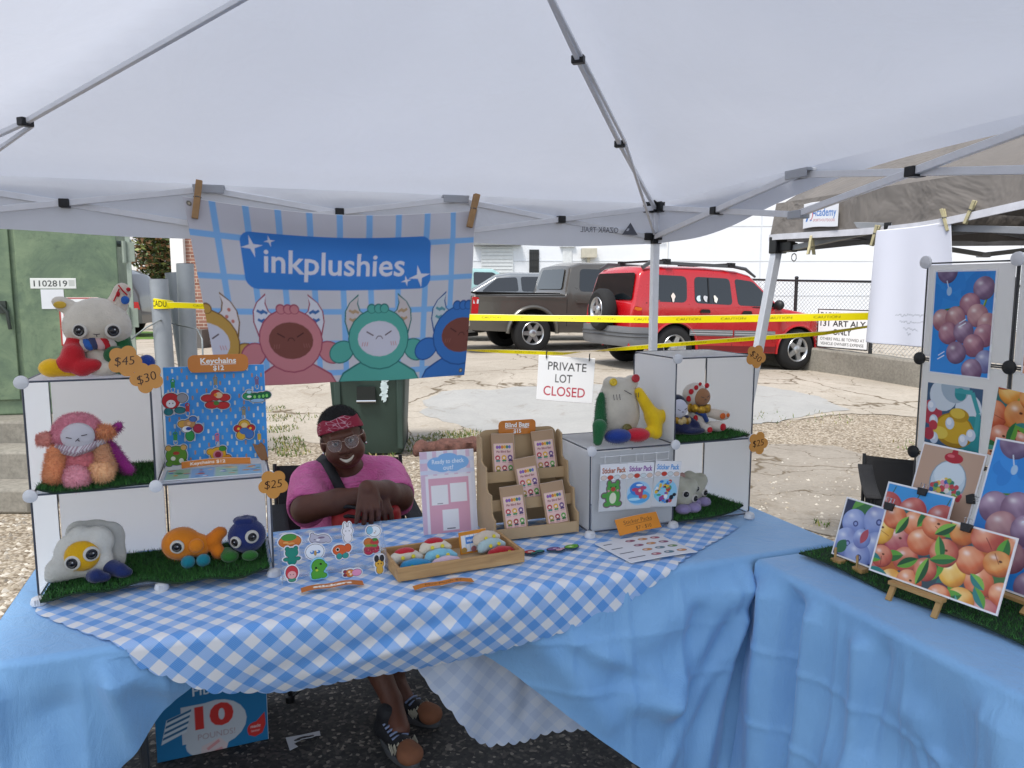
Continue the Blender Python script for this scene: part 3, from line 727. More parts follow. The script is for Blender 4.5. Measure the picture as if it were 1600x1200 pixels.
    obj('windscreen', gl((2.82, 1.12), (2.30, 1.56), .70, .6, .045), GLS, c)
    # spare wheel
    sp = wheel(c, 0, 0, .34, .22, 5); sp.name = 'spare_wheel'; sp.matrix_local = T(-.14, -.08, .92) @ R(rad(-90), 'Y') @ R(rad(10))
    o = MB(); o.bar((-.02, -.08, .92), (.1, -.08, .92), .2); obj('spare_mount', o, BLK, c)
    for x in (.62, 1.85):
        o = MB(); o.bar((x, -.78, 1.735), (x, .78, 1.735), .055, .03); o.box((x, -.72, 1.72), (.11, .09, .07)); o.box((x, .72, 1.72), (.11, .09, .07)); obj('roof_bar', o, BLK, c)
    for i, (x, col) in enumerate(((.72, '#e6d9cf'), (1.2, '#cfe3ee'), (1.33, '#c9c9cc'), (1.52, '#e8e4da'))):
        o = MB(); k.side([(x + .035 * math.cos(a) * (1 + .3 * math.sin(3 * a + x * 9)), 1.155 + .06 * math.sin(a) * (1 + .25 * math.cos(2 * a + x * 5))) for q, a in enumerate([6.283 * j / 20 for j in range(20)])], .017, -1, o); obj('window_sticker', o, mat('sticker' + col[1:], col, .5, .05), c)
    return c
make_suv()
# grey-brown pickup
def make_truck():
    s = gnd(832, 551); yaw = rad(19)
    c = thing('pickup_truck', 'brownish grey crew cab pickup truck parked behind the red SUV', 'pickup', M=Matrix.Translation((s.x - 1.32 * math.cos(yaw) - .98 * math.sin(yaw), s.y - 1.32 * math.sin(yaw) + .98 * math.cos(yaw), s.z + .02)) @ R(yaw) @ R(rad(1.2), 'Y'))
    top = [(0, .72), (.04, 1.10), (.1, 1.16), (2.0, 1.19), (2.03, 1.22), (2.16, 1.76), (2.4, 1.84), (3.3, 1.86), (3.75, 1.78), (4.35, 1.22), (4.5, 1.19), (5.5, 1.08), (5.75, .95), (5.85, .7)]
    bot = [(0, .46), (1, .42), (5, .40), (5.85, .45)]
    k = Car(5.85, .98, top, bot, [(1.32, .40, .50), (4.85, .40, .50)], 1.2, .2, .03, .16)
    PAINT = mat('bronze_grey_paint', '#5d5a55', .3, .05, 2, coat=.6, metal=.4)
    obj('body', k.body(.06), [PAINT, UND], c, smooth=35)
    for sg in (-1, 1):
        for pts in ([(2.32, 1.26), (3.02, 1.26), (3.0, 1.72), (2.36, 1.72)], [(3.12, 1.26), (4.12, 1.25), (3.72, 1.70), (3.1, 1.72)]):
            obj('window', k.side(rpoly(pts, .09), .005, sg, th=.01), GLS, c)
        for x in (2.05, 3.06, 4.2): obj('door_seam', k.side([(x - .006, .55), (x + .006, .55), (x + .006, 1.2), (x - .006, 1.2)], .003, sg), UND, c)
        obj('bed_rail', k.side([(.1, 1.145), (2.0, 1.165), (2.0, 1.18), (.1, 1.16)], .006, sg), UND, c)
        for x in (2.25, 3.2):
            o = MB(); k.side(rpoly([(x, 1.02), (x + .26, 1.02), (x + .26, 1.08), (x, 1.08)], .02), .03, sg, o, .03); obj('door_handle', o, PAINT, c)
        o = MB(); k.side(rpoly([(.02, .78), (.16, .78), (.18, 1.1), (.05, 1.12)], .03), .008, sg, o, .04); tl = obj('taillight', o, LAMPR, c)
        o = MB(); k.side([(.06, .98), (.165, .98), (.175, 1.06), (.07, 1.07)], .012, sg, o); obj('reverse_lens', o, LAMPC, tl)
        for xa in (1.32, 4.85):
            o = MB(); pts = [(xa + .53 * math.cos(a), .40 + .53 * math.sin(a)) for a in [rad(0 + 180 * i / 20) for i in range(21)]]
            o.tube([(x, sg * (k.w(x, z) + .012), z) for x, z in pts], .045, 6); obj('arch_flare', o, PAINT, c, smooth=60)
            wheel(c, xa, sg * .86, .40, .27, 6, sg)
        o = MB(); o.box((3.95, sg * 1.08, 1.3), (.12, .2, .22)); obj('mirror', o, BLK, c, bevel=.03)
    o = MB(); o.box((-.06, 0, .62), (.2, 1.9, .2)); obj('rear_bumper', o, CHROME, c, bevel=.04)
    p = rpoly([(-.72, 0), (.72, 0), (.62, 1), (-.62, 1)], .1)
    obj('rear_window', MB().add([(2.04 + .105 * t - .02, y, 1.30 + .42 * t) for y, t in p], [tuple(range(len(p)))]), GLS, c)
    o = MB(); o.box((1.05, 0, 1.205), (1.8, 1.66, .02)); obj('bed_dark_panel', o, UND, c)  # dark panel put in for the shaded inside of the open bed
    o = MB(); o.box((-.02, 0, .55), (.1, .5, .12)); o.tube([(.3, -.5, .36), (.02, -.5, .34)], .04); obj('hitch', o, UND, c)
make_truck()
# cars further back
def simple_car(name, label, loc, yaw, L, W, top, paint, wheelx, windows, r=.33, group=None, belt=.95, tail=True):
    c = thing(name, label, 'car', loc, yaw, group)
    k = Car(L, W, top, [(0, .36), (L, .36)], [(x, r, r + .07) for x in wheelx], belt, .28)
    obj('body', k.body(), [paint, UND], c, smooth=35)
    for sg in (-1, 1):
        for p in windows: obj('window', k.side(rpoly(p, .06), .005, sg, th=.01), GLS, c)
        for x in wheelx: wheel(c, x, sg * (W - .1), r, .2, 5, sg)
        if tail: o = MB(); k.side(rpoly([(.03, .72), (.22, .74), (.24, .92), (.06, .92)], .02), .008, sg, o, .03); obj('taillight', o, LAMPR, c)
    return c, k
sed = [(0, .62), (.1, .98), (.75, 1.02), (1.35, 1.38), (1.7, 1.44), (2.6, 1.43), (3.3, 1.02), (4.3, .86), (4.65, .6)]
p = at(690, 480, 19.5)
simple_car('grey_sedan', 'grey sedan whose roof and windows show above the pickup bed', (p.x, 19.5, gz(p.x, 19.5) + .22), rad(3), 4.65, .88, sed, mat('sedan_grey', '#6f757b', .3, .05, 2, coat=.6), (.95, 3.7),
           [[(1.0, 1.0), (1.9, 1.0), (1.86, 1.34), (1.38, 1.32)], [(1.98, 1.0), (3.05, .99), (2.58, 1.35), (1.95, 1.35)]])
p = at(700, 440, 23.)
simple_car('teal_hatchback', 'small pale teal car far behind the banner edge by the white wall', (p.x - .6, 23., gz(p.x, 23) + .36), rad(5), 3.7, .84, [(0, .6), (.1, 1.0), (.5, 1.42), (1.0, 1.5), (1.9, 1.48), (2.6, 1.04), (3.5, .85), (3.7, .6)], mat('teal_paint', '#8fb5b5', .3, .05, 2, coat=.6), (.65, 3.0),
           [[(.55, 1.03), (1.25, 1.03), (1.22, 1.40), (.72, 1.38)], [(1.33, 1.03), (2.35, 1.02), (1.9, 1.39), (1.33, 1.40)]])
p = at(240, 462, 21.)
simple_car('dark_grey_suv', 'dark grey SUV parked on the grass beside the green cabinet', (p.x, 21., gz(p.x, 21) + .02), rad(184), 4.6, .92, [(0, .7), (.06, 1.1), (.35, 1.62), (.6, 1.74), (2.6, 1.74), (3.3, 1.12), (4.4, 1.0), (4.6, .7)], mat('charcoal_paint', '#4a4d50', .35, .05, 2, coat=.5), (.95, 3.7),
           [[(.5, 1.16), (1.2, 1.16), (1.2, 1.6), (.66, 1.6)], [(1.3, 1.16), (2.1, 1.16), (2.1, 1.62), (1.3, 1.62)], [(2.2, 1.16), (3.1, 1.15), (2.6, 1.6), (2.2, 1.62)]], .37)

# ---------------------------------------------------------------- chain-link fence on its low wall
FP = [Vector((2.6, 16.6)), Vector((5.05, 13.75)), Vector((5.75, 12.3)), Vector((7.2, 8.2)), Vector((8.6, 5.2))]
def wtop(p): return gz(p.x, p.y) + .40
wl = thing('retaining_wall', 'low grey concrete retaining wall under the chain link fence', 'wall')
o = MB(); n = 24; pts = []
for a, b2 in zip(FP[:-1], FP[1:]): pts += [a.lerp(b2, k / n) for k in range(n)]
pts.append(FP[-1]); v = []
for i, p in enumerate(pts):
    t = (pts[min(i + 1, len(pts) - 1)] - pts[max(i - 1, 0)]).normalized(); nn = Vector((t.y, -t.x)) * -.12
    j = noise.noise((p.x * 3, p.y * 3, 1)) * .012; zt = wtop(p) + j
    for q, z in ((-1, -.2), (-1.05, zt - .03), (-.9, zt), (.9, zt), (1.05, zt - .03), (1, -.2)): v.append((p.x + nn.x * q, p.y + nn.y * q, z))
o.add(v, [(i * 6 + k, (i + 1) * 6 + k, (i + 1) * 6 + k + 1, i * 6 + k + 1) for i in range(len(pts) - 1) for k in range(5)] + [tuple(range(6)), tuple(range(6 * len(pts) - 1, 6 * len(pts) - 7, -1))])
obj('wall', o, GREYC, wl, smooth=30)
fe = thing('chain_link_fence', 'chain link fence with black rail and posts before the white warehouse', 'fence')
FH = 1.15; rail = MB(); mesh = MB(); PB = mat('fence_black', '#1c1e20', .5, .1)
for a, b2 in zip(FP[:-1], FP[1:]):
    L = (b2 - a).length; d = (b2 - a) / L; za, zb = wtop(a), wtop(b2)
    def fp(s, z): q = a + d * s; return (q.x, q.y, za + (zb - za) * s / L + z)
    rail.tube([fp(0, FH), fp(L, FH)], .022, 6)
    st = .075; k = -int(FH / st) - 1
    while k * st < L:
        for sg in (1, -1):
            s0, z0, s1, z1 = (k * st, .03, k * st + FH, FH) if sg > 0 else (k * st + FH, .03, k * st, FH)
            pts = [(s0, z0), (s1, z1)]; out = []
            ta, tb = 0, 1; ds = s1 - s0
            for lo, hi in ((0, L),):
                t0, t1 = sorted(((lo - s0) / ds, (hi - s0) / ds)); ta = max(ta, t0); tb = min(tb, t1)
            if tb - ta > .02: mesh.tube([fp(s0 + ds * ta, z0 + (z1 - z0) * ta), fp(s0 + ds * tb, z0 + (z1 - z0) * tb)], .0032, 3, cap=False)
        k += 1
obj('rail', rail, PB, fe); obj('wire_mesh', mesh, mat('galvanised_wire', '#7d8184', .5, .05, metal=.4), fe, smooth=0)
for p in [FP[0], FP[1], FP[1].lerp(FP[2], .5) if False else FP[2], FP[2].lerp(FP[3], .55), FP[3], FP[4]]:
    o = MB(); o.tube([(p.x, p.y, wtop(p) - .1), (p.x, p.y, wtop(p) + FH + .03)], .032, 8); o.ell((p.x, p.y, wtop(p) + FH + .05), (.036, .036, .03)); obj('post', o, PB, fe)
# parking sign on the fence
dd = (FP[2] - FP[1]).normalized(); a3 = FP[1] + dd * .57 + Vector((-.9, -.434)) * .06; sg = D(1.0, .66, '#e9eaea')
sg.rect(0, 0, 1.0, .66, '#141414').rect(.02, .02, .98, .64, '#e9eaea')
for s_, y, h in (('PARKING FOR', .555, .125), ('131 ART ALY', .415, .135), ('ONLY', .275, .135)): sg.text(s_, .5, y, h, '#161616', .022, wfit=.88 if len(s_) > 5 else .36)
sg.text('OTHERS WILL BE TOWED AT', .5, .155, .07, '#222222', .01, wfit=.86).text("VEHICLE OWNER'S EXPENSE", .5, .075, .07, '#222222', .01, wfit=.84)
tag(board('parking_sign', sg, Matrix.Translation((a3.x, a3.y, wtop(a3) + .02)) @ R(math.atan2(dd.y, dd.x) + rad(3)) @ UP, px=.006, thick=.01), 'white PARKING FOR 131 ART ALY ONLY sign on the chain link fence', 'sign')
# reddish rotten log, green cabinet and step, bin, pipes
p0, p1 = gnd(646, 711), gnd(762, 702)
o = MB(); ax = (p1 - p0); nn = 26; v = []
for i in range(nn + 1):
    c = p0 + ax * i / nn + Vector((0, 0, .055))
    for k in range(12):
        a = 6.283 * k / 12; r = .075 * (1 + .45 * noise.noise((i * .35, math.cos(a) * 1.5, math.sin(a) * 1.5))) * (1 if 0 < i < nn else .5)
        v.append((c.x, c.y + math.cos(a) * r * 1.3, c.z + math.sin(a) * r))
o.add(v, [(i * 12 + k, i * 12 + (k + 1) % 12, (i + 1) * 12 + (k + 1) % 12, (i + 1) * 12 + k) for i in range(nn) for k in range(12)] + [tuple(range(11, -1, -1)), tuple(nn * 12 + k for k in range(12))])
tag(obj('rotten_log', o, mat('red_wood', '#5f4038', .9, .4, 25, .8, 40), smooth=60), 'reddish rotten log lying on the gravel by the green bin', 'log')
CG = mat('cabinet_green', '#6f8168', .55, .0)
def mat_cab():
    t = NT('weathered_green'); co = t.coord(); f = t.noise(co, 2.2, 7, .7, .8)
    c = t.ramp(f, [(.3, '#4e6152'), (.5, '#64785f'), (.68, '#7d8f70')]); c = t.mix(t.ramp(t.noise(co, 14, 5, .7), [(.55, (0, 0, 0)), (.75, (.5, .5, .5))]), c, '#3e4d42')
    t.l(c, t.b.inputs['Base Color']); t.set(Roughness=.5); t.bump(f, .15, .01); return t.m
CAB = mat_cab(); cx1 = at(183, 500, 6.5).x
cb = thing('utility_cabinet', 'large weathered green steel utility cabinet at the left', 'cabinet', (cx1, 6.5, .55), rad(13))
o = MB(); o.box((-1.6, .25, 1.05), (3.2, .5, 2.1)); obj('housing', o, CAB, cb, bevel=.015)
def cbx(px, py): q = at(px, py, 6.5); return q.x - cx1, q.z - .55
o = MB(); x0, _ = cbx(160, 0); xs_, _ = cbx(8, 0)
o.box(((x0 + xs_) / 2, -.012, 1.1), (x0 - xs_ - .02, .024, 1.94)); dp = obj('door', o, CAB, cb, bevel=.006)
o = MB(); o.box((xs_ - .55, -.012, 1.1), (1.04, .024, 1.94)); obj('door', o, CAB, cb, bevel=.006)
o = MB(); hx, hz = cbx(30, 490); o.tube([(hx - .03, -.05, hz + .08), (hx + .02, -.06, hz + .02), (hx + .03, -.05, hz - .12)], .014); o.box((hx - .02, -.03, hz + .06), (.06, .04, .1)); obj('handle', o, mat('handle_dark', '#2c342e', .5), dp)
for z in (.3, .8, 1.35, 1.8):
    o = MB(); o.tube([(x0 + .05, -.03, z - .09), (x0 + .05, -.03, z + .09)], .018); o.box((x0 + .08, -.012, z), (.09, .02, .16)); obj('hinge', o, mat('hinge_grey', '#8b978a', .5), cb)
o = MB(); o.box((x0 + .075, -.01, 1.08), (.035, .02, 2.0)); obj('edge_strip', o, mat('strip_grey', '#94a094', .5, .1, 10), cb)
o = MB(); zz = cbx(0, 380)[1]; o.tube([(.0, .1, zz), (.1, .1, zz)], .025); o.ell((.1, .1, zz), (.03, .04, .05)); obj('lock_bolt', o, mat('bolt_grey', '#6c7374', .4, metal=.5), cb)
x_, z_ = cbx(63, 451); d = D(.34, .085, '#d9dcd8').text('1102819', .15, .042, .07, '#2b2f2e', .012, wfit=.25).rect(.285, .02, .33, .07, '#b9bdb8')
board('number_plate', d, T(x_, -.026, z_) @ UP, cb, .003, .002)
x_, z_ = cbx(78, 482); o = MB(); o.box((x_ + .09, -.027, z_ + .08), (.17, .004, .16)); obj('paper_note', o, mat('paper_white', '#d7dade', .7, .03), cb)
x_, z_ = cbx(146, 364); o = MB(); o.box((x_ + .02, -.027, z_ + .03), (.03, .004, .09)); obj('paper_label', o, MC['paper_white'], cb)
x_, z_ = cbx(106, 535); d = D(.30, .40, '#e6e8e8').rect(.0, .0, .3, .4, '#a9352f').rect(.012, .012, .288, .388, '#e6e8e8').text('P', .06, .235, .12, '#b3262d', .02)
board('warning_sign', d, T(x_, -.026, z_ - .02) @ UP, cb, .004, .003)
st = thing('concrete_step', 'stained concrete step below the green utility cabinet', 'step', (cx1, 6.2, 0))
o = MB(); o.box((-2.1, .9, .26), (4.2, 2.2, .58)); obj('plinth', o, GREYC, st, bevel=.02)
o = MB(); o.box((-2.15, -.38, .19), (4.2, .35, .38)); obj('tread', o, GREYC, st, bevel=.02); o = MB(); o.box((-2.2, -.72, .09), (4.2, .33, .18)); obj('tread', o, GREYC, st, bevel=.02)
# wheeled bin
BG = mat('bin_green', '#2d3f38', .5, .1, 4, .1, 60); bp = gnd(573, 714)
bn = thing('wheeled_bin', 'dark green wheeled rubbish bin standing behind the seated person', 'bin', (bp.x, bp.y + .34, 0), rad(4))
def loftbox(secs, mb=None, mi=0):                          # sections (z, halfw, y0, y1, corner radius)
    mb = mb or MB(); o0 = len(mb.v); n = None
    for z, hw, y0, y1, r in secs:
        q = rrpts(-hw, y0, hw, y1, r, 4); n = len(q); mb.v += [(x, y, z) for x, y in q]
    for j in range(len(secs) - 1):
        for k in range(n): mb.f.append((o0 + j * n + k, o0 + j * n + (k + 1) % n, o0 + (j + 1) * n + (k + 1) % n, o0 + (j + 1) * n + k)); mb.mi.append(mi)
    mb.f += [tuple(o0 + k for k in range(n - 1, -1, -1)), tuple(o0 + (len(secs) - 1) * n + k for k in range(n))]; mb.mi += [mi, mi]
    return mb
BW = .355
obj('body', loftbox([(.02, .315, -.28, .30, .06), (.15, .325, -.31, .32, .05), (1.0, .37, -.37, .36, .05), (1.02, .395, -.40, .38, .06), (1.06, .395, -.40, .38, .06)]), BG, bn, smooth=40)
obj('lid', loftbox([(1.06, .405, -.42, .40, .07), (1.10, .40, -.41, .39, .08), (1.16, .30, -.3, .34, .1)]), BG, bn, smooth=40)
o = MB(); o.box((-.01, -.375, .60), (.17, .03, .16)); obj('lift_pocket', o, mat('pocket_black', '#101613', .7), bn)
o = MB(); o.tube([(-.1, -.385, .545), (.08, -.385, .545)], .012); obj('lift_bar', o, CHROME, bn)
for x in (-.2, .22): o = MB(); o.box((x, -.40, .93), (.2, .07, .15)); obj('grip', o, BG, bn, bevel=.02)
for x in (-.28, .3): o = MB(); o.box((x, -.352, .5), (.06, .03, .85)); obj('rib', o, BG, bn, bevel=.012)
for x in (-.29, .29): o = MB(); o.lathe([(0, -.03), (.13, -.03), (.13, .03), (0, .03)], 20, 0, T(x, .33, .13) @ R(rad(90), 'Y')); obj('wheel', o, CH, bn)
o = MB(); rg = random.Random(4)
for _ in range(34):
    x = .155 + rg.gauss(0, .022); z = .62 + rg.choice((rg.uniform(-.02, .13), rg.uniform(-.1, .1))) ; r = rg.uniform(.006, .026)
    y = -.32 - (z - .15) * (.06 / .85) - .002
    o.add([(x + r * rg.uniform(.5, 1.2) * math.cos(a), y - .001 - _ * .00006, z + r * rg.uniform(.6, 1.5) * math.sin(a)) for a in [6.283 * k / 9 for k in range(9)]], [tuple(range(8, -1, -1))])
obj('paint_smear', o, mat('smear_pale', '#c4d4d6', .7, .1), bn, smooth=0)
# grey steel pipes and caution tapes
PIPE = mat('pipe_grey', '#8f959b', .5, .08, 6, .1, 60)
for px, ptop, Y, r, lean, lb in ((248, 436, 6.6, .075, .03, 'shortest grey steel pipe post, the one with caution tape round it'), (270, 426, 7.2, .07, .16, 'leaning grey steel pipe post between the other two'), (289, 412, 7.0, .075, -.02, 'tallest grey steel pipe post, rightmost of the three')):
    tpp = at(px, ptop, Y); o = MB(); o.tube([(tpp.x + lean, Y, -.05), (tpp.x, Y, tpp.z)], r, 20); o.tube([(tpp.x, Y, tpp.z - .002), (tpp.x, Y, tpp.z + .003)], r * .86, 20, 1)
    tag(obj('steel_pipe', o, [PIPE, UND], smooth=50), lb, 'pipe post', 'grey steel pipes')
YEL = vcmat('caution_tape', .35)
def tape(name, label, pts, w, words='CAUTION', twist=(), px=.006):
    P = [Vector(p) for p in pts]; L = [0]
    for a, b2 in zip(P[:-1], P[1:]): L.append(L[-1] + (b2 - a).length)
    tot = L[-1]; d = D(tot, w, '#e8d800'); x = .35
    while x < tot - .3: d.text(words, x, w / 2, w * .42, '#5a520e', .01, wfit=.17); x += .31
    def fn(x, y):
        for i in range(len(P) - 1):
            if x <= L[i + 1] + 1e-6: break
        s = (x - L[i]) / (L[i + 1] - L[i]); p = P[i].lerp(P[i + 1], s)
        tw = .35 * math.sin(x * 1.3) + .25 * math.sin(x * 3.1 + 1)
        for c, wd_ in twist: tw += 1.35 * math.exp(-((x - c) / wd_) ** 2)
        q = y - w / 2; sag = .01 * math.sin(x * .9)
        return (p.x, p.y - q * math.sin(tw), p.z + q * math.cos(tw) + sag)
    return tag(board(name, d, px=px, thick=0, fn=fn, m=YEL), label, 'caution tape', 'caution tapes across the lot')
def sagl(a, b, n, s): return [a.lerp(b, i / n) - Vector((0, 0, s * 4 * (i / n) * (1 - i / n))) for i in range(n + 1)]
tape('caution_tape', 'upper caution tape stretched straight across the red SUV', sagl(at(256, 476, 6.55), at(735, 497, 6.2), 8, .0) + sagl(at(735, 497, 6.2), at(1030, 498, 5.6), 6, .0)[1:] + sagl(at(1030, 498, 5.6), at(1395, 491, 5.2), 8, 0)[1:], .052)
tape('caution_tape', 'lower caution tape carrying the private lot closed sign', sagl(at(700, 546, 6.0), at(880, 554, 5.6), 6, .0) + sagl(at(880, 554, 5.6), at(1290, 522, 5.0), 9, .0)[1:] + [at(1395, 505, 4.9)], .032, twist=((.0, .3), (1.15, .22), (3.0, .35)))
q = at(248, 476, 6.52)
d = D(.5, .09, '#e8d800').text('CADU', .25, .045, .075, '#26240a', .015)
tag(board('tape_wrap', d, px=.004, thick=0, m=YEL, fn=lambda x, y: (q.x + .085 * math.sin((x / .5 - .5) * 3.6), 6.6 - .085 * math.cos((x / .5 - .5) * 3.6), q.z - .035 + y * (1 - .5 * abs(x / .5 - .4)))), 'caution tape wrapped round the shortest grey pipe', 'caution tape', 'caution tapes across the lot')
o = MB(); wpts = [at(205, 530, 6.4), at(228, 512, 6.5), at(250, 500, 6.50), at(275, 507, 6.9), at(295, 511, 6.9), at(308, 514, 6.7), at(316, 530, 6.6), at(317, 560, 6.5)]
o.tube(wpts, .007, 6); tag(obj('steel_wire', o, mat('wire_grey', '#7f8586', .4, metal=.5), smooth=60), 'thin steel wire looped round the grey pipes', 'wire')
# private lot sign, clipped on the lower tape
a, b2 = at(838, 553, 5.66), at(926, 555, 5.60); W_ = (b2 - a).length; Hs = W_ * .80
d = D(W_, Hs, '#e4e5e6').text('PRIVATE', W_ * .52, Hs * .78, W_ * .21, '#242426', .006, wfit=W_ * .68).text('LOT', W_ * .47, Hs * .51, W_ * .21, '#242426', .006, wfit=W_ * .3).text('CLOSED', W_ * .49, Hs * .22, W_ * .24, '#b01c38', .008, wfit=W_ * .74)
ps = board('lot_sign', d, Matrix.Translation(a - Vector((0, .02, Hs + .005))) @ R(math.atan2((b2 - a).y, (b2 - a).x)) @ R(rad(3), 'Y') @ UP, px=.0035, thick=.003, fn=lambda x, y: (x, y, .012 * math.sin(x * 7)))
tag(ps, 'white PRIVATE LOT CLOSED sign hanging from the lower caution tape', 'sign')
for f in (.14, .9): o = MB(); o.tube([(W_ * f, Hs - .02, .01), (W_ * f, Hs + .03, .02), (W_ * f, Hs + .03, -.03)], .004); obj('clip', o, BLK, ps)
# ================================================================ white canopy tent
C0, C1, TV, FV = -.56, 2.50, 1.05, -2.01                 # left / right posts (u), back / front (v)
EZ, PZ = 2.03, 2.66
TU = (C0 + C1) / 2 + .16; TVm = (TV + FV) / 2
tent = thing('white_canopy_tent', 'white pop-up canopy tent over the gingham covered stall', 'canopy tent', F(TU, TVm, 0), TH)
def tl(u, v, z): return (u - TU, v - TVm, z + (.022 * (TV - v) if z > 1.7 else 0))        # the frame stands a little higher towards the street
FAB = translucent('white_canopy_fabric', '#c6c9d0', '#dbdfe9', .40, .55, .55, 3.2, .05, var=.07)
def canopy(fab, c0, c1, v0, v1, ez, pz, n=40, sag=.07, val=.2, valfn=None, cu=None, loc=tl):
    um, vm = cu or (c0 + c1) / 2, (v0 + v1) / 2; mb = MB()
    def fn(a, b):
        u = c0 + (c1 - c0) * a; v = v0 + (v1 - v0) * b
        t = max(abs(u - um) / ((c1 - um) if u > um else (um - c0)), abs(v - vm) / ((v1 - v0) / 2)); o = 1 - t
        du = abs(abs((u - um) / ((c1 - c0) / 2)) - abs((v - vm) / ((v1 - v0) / 2)))
        s = -sag * 2.2 * o * (1 - o) * min(1, du * 2.2)
        w_ = .010 * noise.noise((u * 2.4, v * 2.4, 1.3)) + .005 * noise.noise((u * 7, v * 5, 2)) * (t ** 2)
        edge = -.05 * max(0, (t - .93) / .07) ** 2 if t > .93 else 0
        return loc(u, v, ez + (pz - ez) * o + s + w_ * min(1, 6 * o + .4) + edge * .4)
    mb.grid(fn, n, n)
    return mb
def valance(c0, c1, v0, v1, ez, drop, hemfn, loc=tl, n=60):
    """four hanging strips, one mesh: the skirt sewn to the canopy rim"""
    mb = MB(); per = []
    for (a, b) in (((c0, v1), (c1, v1)), ((c1, v1), (c1, v0)), ((c1, v0), (c0, v0)), ((c0, v0), (c0, v1))):
        per += [(a[0] + (b[0] - a[0]) * k / n, a[1] + (b[1] - a[1]) * k / n) for k in range(n)]
    cu, cv = (c0 + c1) / 2, (v0 + v1) / 2; N = len(per); v = []
    for j in range(9):
        q = j / 8
        for i, (u, w_) in enumerate(per):
            dz, out = hemfn(u, w_); nx, ny = u - cu, w_ - cv; L = max(abs(nx), abs(ny)); sx = nx / L if abs(nx) > abs(ny) * .999 else 0; sy = ny / L if abs(ny) > abs(nx) * .999 else 0
            wv = .012 * math.sin(u * 9 + w_ * 7) * q + .008 * noise.noise((u * 5, w_ * 5, 3)) * q
            o = .012 + out * q + wv
            v.append(loc(u + sx * o, w_ + sy * o, ez - .008 - (drop + dz) * q))
    mb.add(v, [(j * N + i, j * N + (i + 1) % N, (j + 1) * N + (i + 1) % N, (j + 1) * N + i) for j in range(8) for i in range(N)])
    return mb
obj('canopy', canopy(FAB, C0, C1, FV, TV, EZ, PZ, cu=TU), FAB, tent, smooth=60)
def hem_w(u, v):
    dz = .012 * math.sin(u * 4.1); out = 0
    if abs(u - C1) < .01: k = sstep(.8, -.4, v); dz -= .17 * k; out = .05 * k
    return dz, out
VAL = translucent('white_valance_fabric', '#c3c7d0', '#dfe3ee', .38, .6, .3, 6, .03)
obj('valance', valance(C0, C1, FV, TV, EZ, .215, hem_w), VAL, tent, smooth=60)
STEEL = mat('white_powder_steel', '#e6e8ec', .35, .04, 20, coat=.3); FITB = mat('black_fitting', '#121316', .45, .1); GREYP = mat('grey_plastic', '#aeb2b8', .45, .05)
for u in (C0, C1):
    for v in (FV, TV):
        o = MB(); o.box((u - TU, v - TVm, 1.0), (.034, .034, 2.0)); lg = obj('leg', o, STEEL, tent, bevel=.003)
        o = MB(); o.box((u - TU, v - TVm, 2.0), (.05, .05, .07)); o.box((u - TU - .04 * (1 if u > 0 else -1), v - TVm, 1.99), (.05, .026, .05)); o.box((u - TU, v - TVm - .04 * (1 if v > 0 else -1), 1.99), (.026, .05, .05)); obj('corner_bracket', o, FITB, tent, bevel=.004)
        o = MB(); o.box((u - TU, v - TVm, 1.84), (.048, .048, .05)); o.box((u - TU - .035 * (1 if u > 0 else -1), v - TVm, 1.85), (.05, .024, .035)); o.box((u - TU, v - TVm - .035 * (1 if v > 0 else -1), 1.85), (.024, .05, .035)); obj('slider_bracket', o, FITB, tent, bevel=.004)
        o = MB(); o.box((u - TU, v - TVm, .01), (.11, .11, .02)); obj('foot_plate', o, STEEL, tent)
def truss(p, q, nn, zt=1.99, zb=1.845, par=tent, m=STEEL, fit=FITB, w=.019, loc=tl, jog=.02, first=True, up=None):
    p, q = Vector(p), Vector(q); d = (q - p) / nn; nrm = Vector((-d.y, d.x)).normalized() * jog
    for i in range(nn):
        a, b = p + d * i, p + d * (i + 1); za = zt; 
        a1, b1 = a + nrm * .5, b + nrm * .5; a2, b2 = a - nrm * .5, b - nrm * .5
        o = MB(); o.bar(loc(a1.x, a1.y, zt), loc(b1.x, b1.y, zb), w, w * 1.25); obj('truss_bar', o, m, par, bevel=.002)
        o = MB(); o.bar(loc(a2.x, a2.y, zb), loc(b2.x, b2.y, zt), w, w * 1.25); obj('truss_bar', o, m, par, bevel=.002)
        c = (a + b) / 2; o = MB(); ang = math.atan2(d.y, d.x); o.box((0, 0, 0), (.036, .055, .032), 0, T(*loc(c.x, c.y, (zt + zb) / 2)) @ R(ang)); obj('truss_joint', o, fit, par, bevel=.003)
        if i < nn - 1 :
            o = MB(); o.box((0, 0, .012), (.12, .045, .012), 0, T(*loc(b.x, b.y, zt)) @ R(ang)); o.box((0, .02, .0), (.115, .006, .03), 0, T(*loc(b.x, b.y, zt)) @ R(ang)); o.box((0, -.02, .0), (.115, .006, .03), 0, T(*loc(b.x, b.y, zt)) @ R(ang))
            obj('eave_fitting', o, GREYP, par, bevel=.003)
            o = MB(); o.box((0, 0, 0), (.07, .045, .03), 0, T(*loc(b.x, b.y, zb)) @ R(ang)); obj('lower_fitting', o, GREYP, par, bevel=.003)
truss((C1, TV), (C0, TV), 3); truss((C1, TV), (C1, FV), 3); truss((C0, TV), (C0, FV), 3)
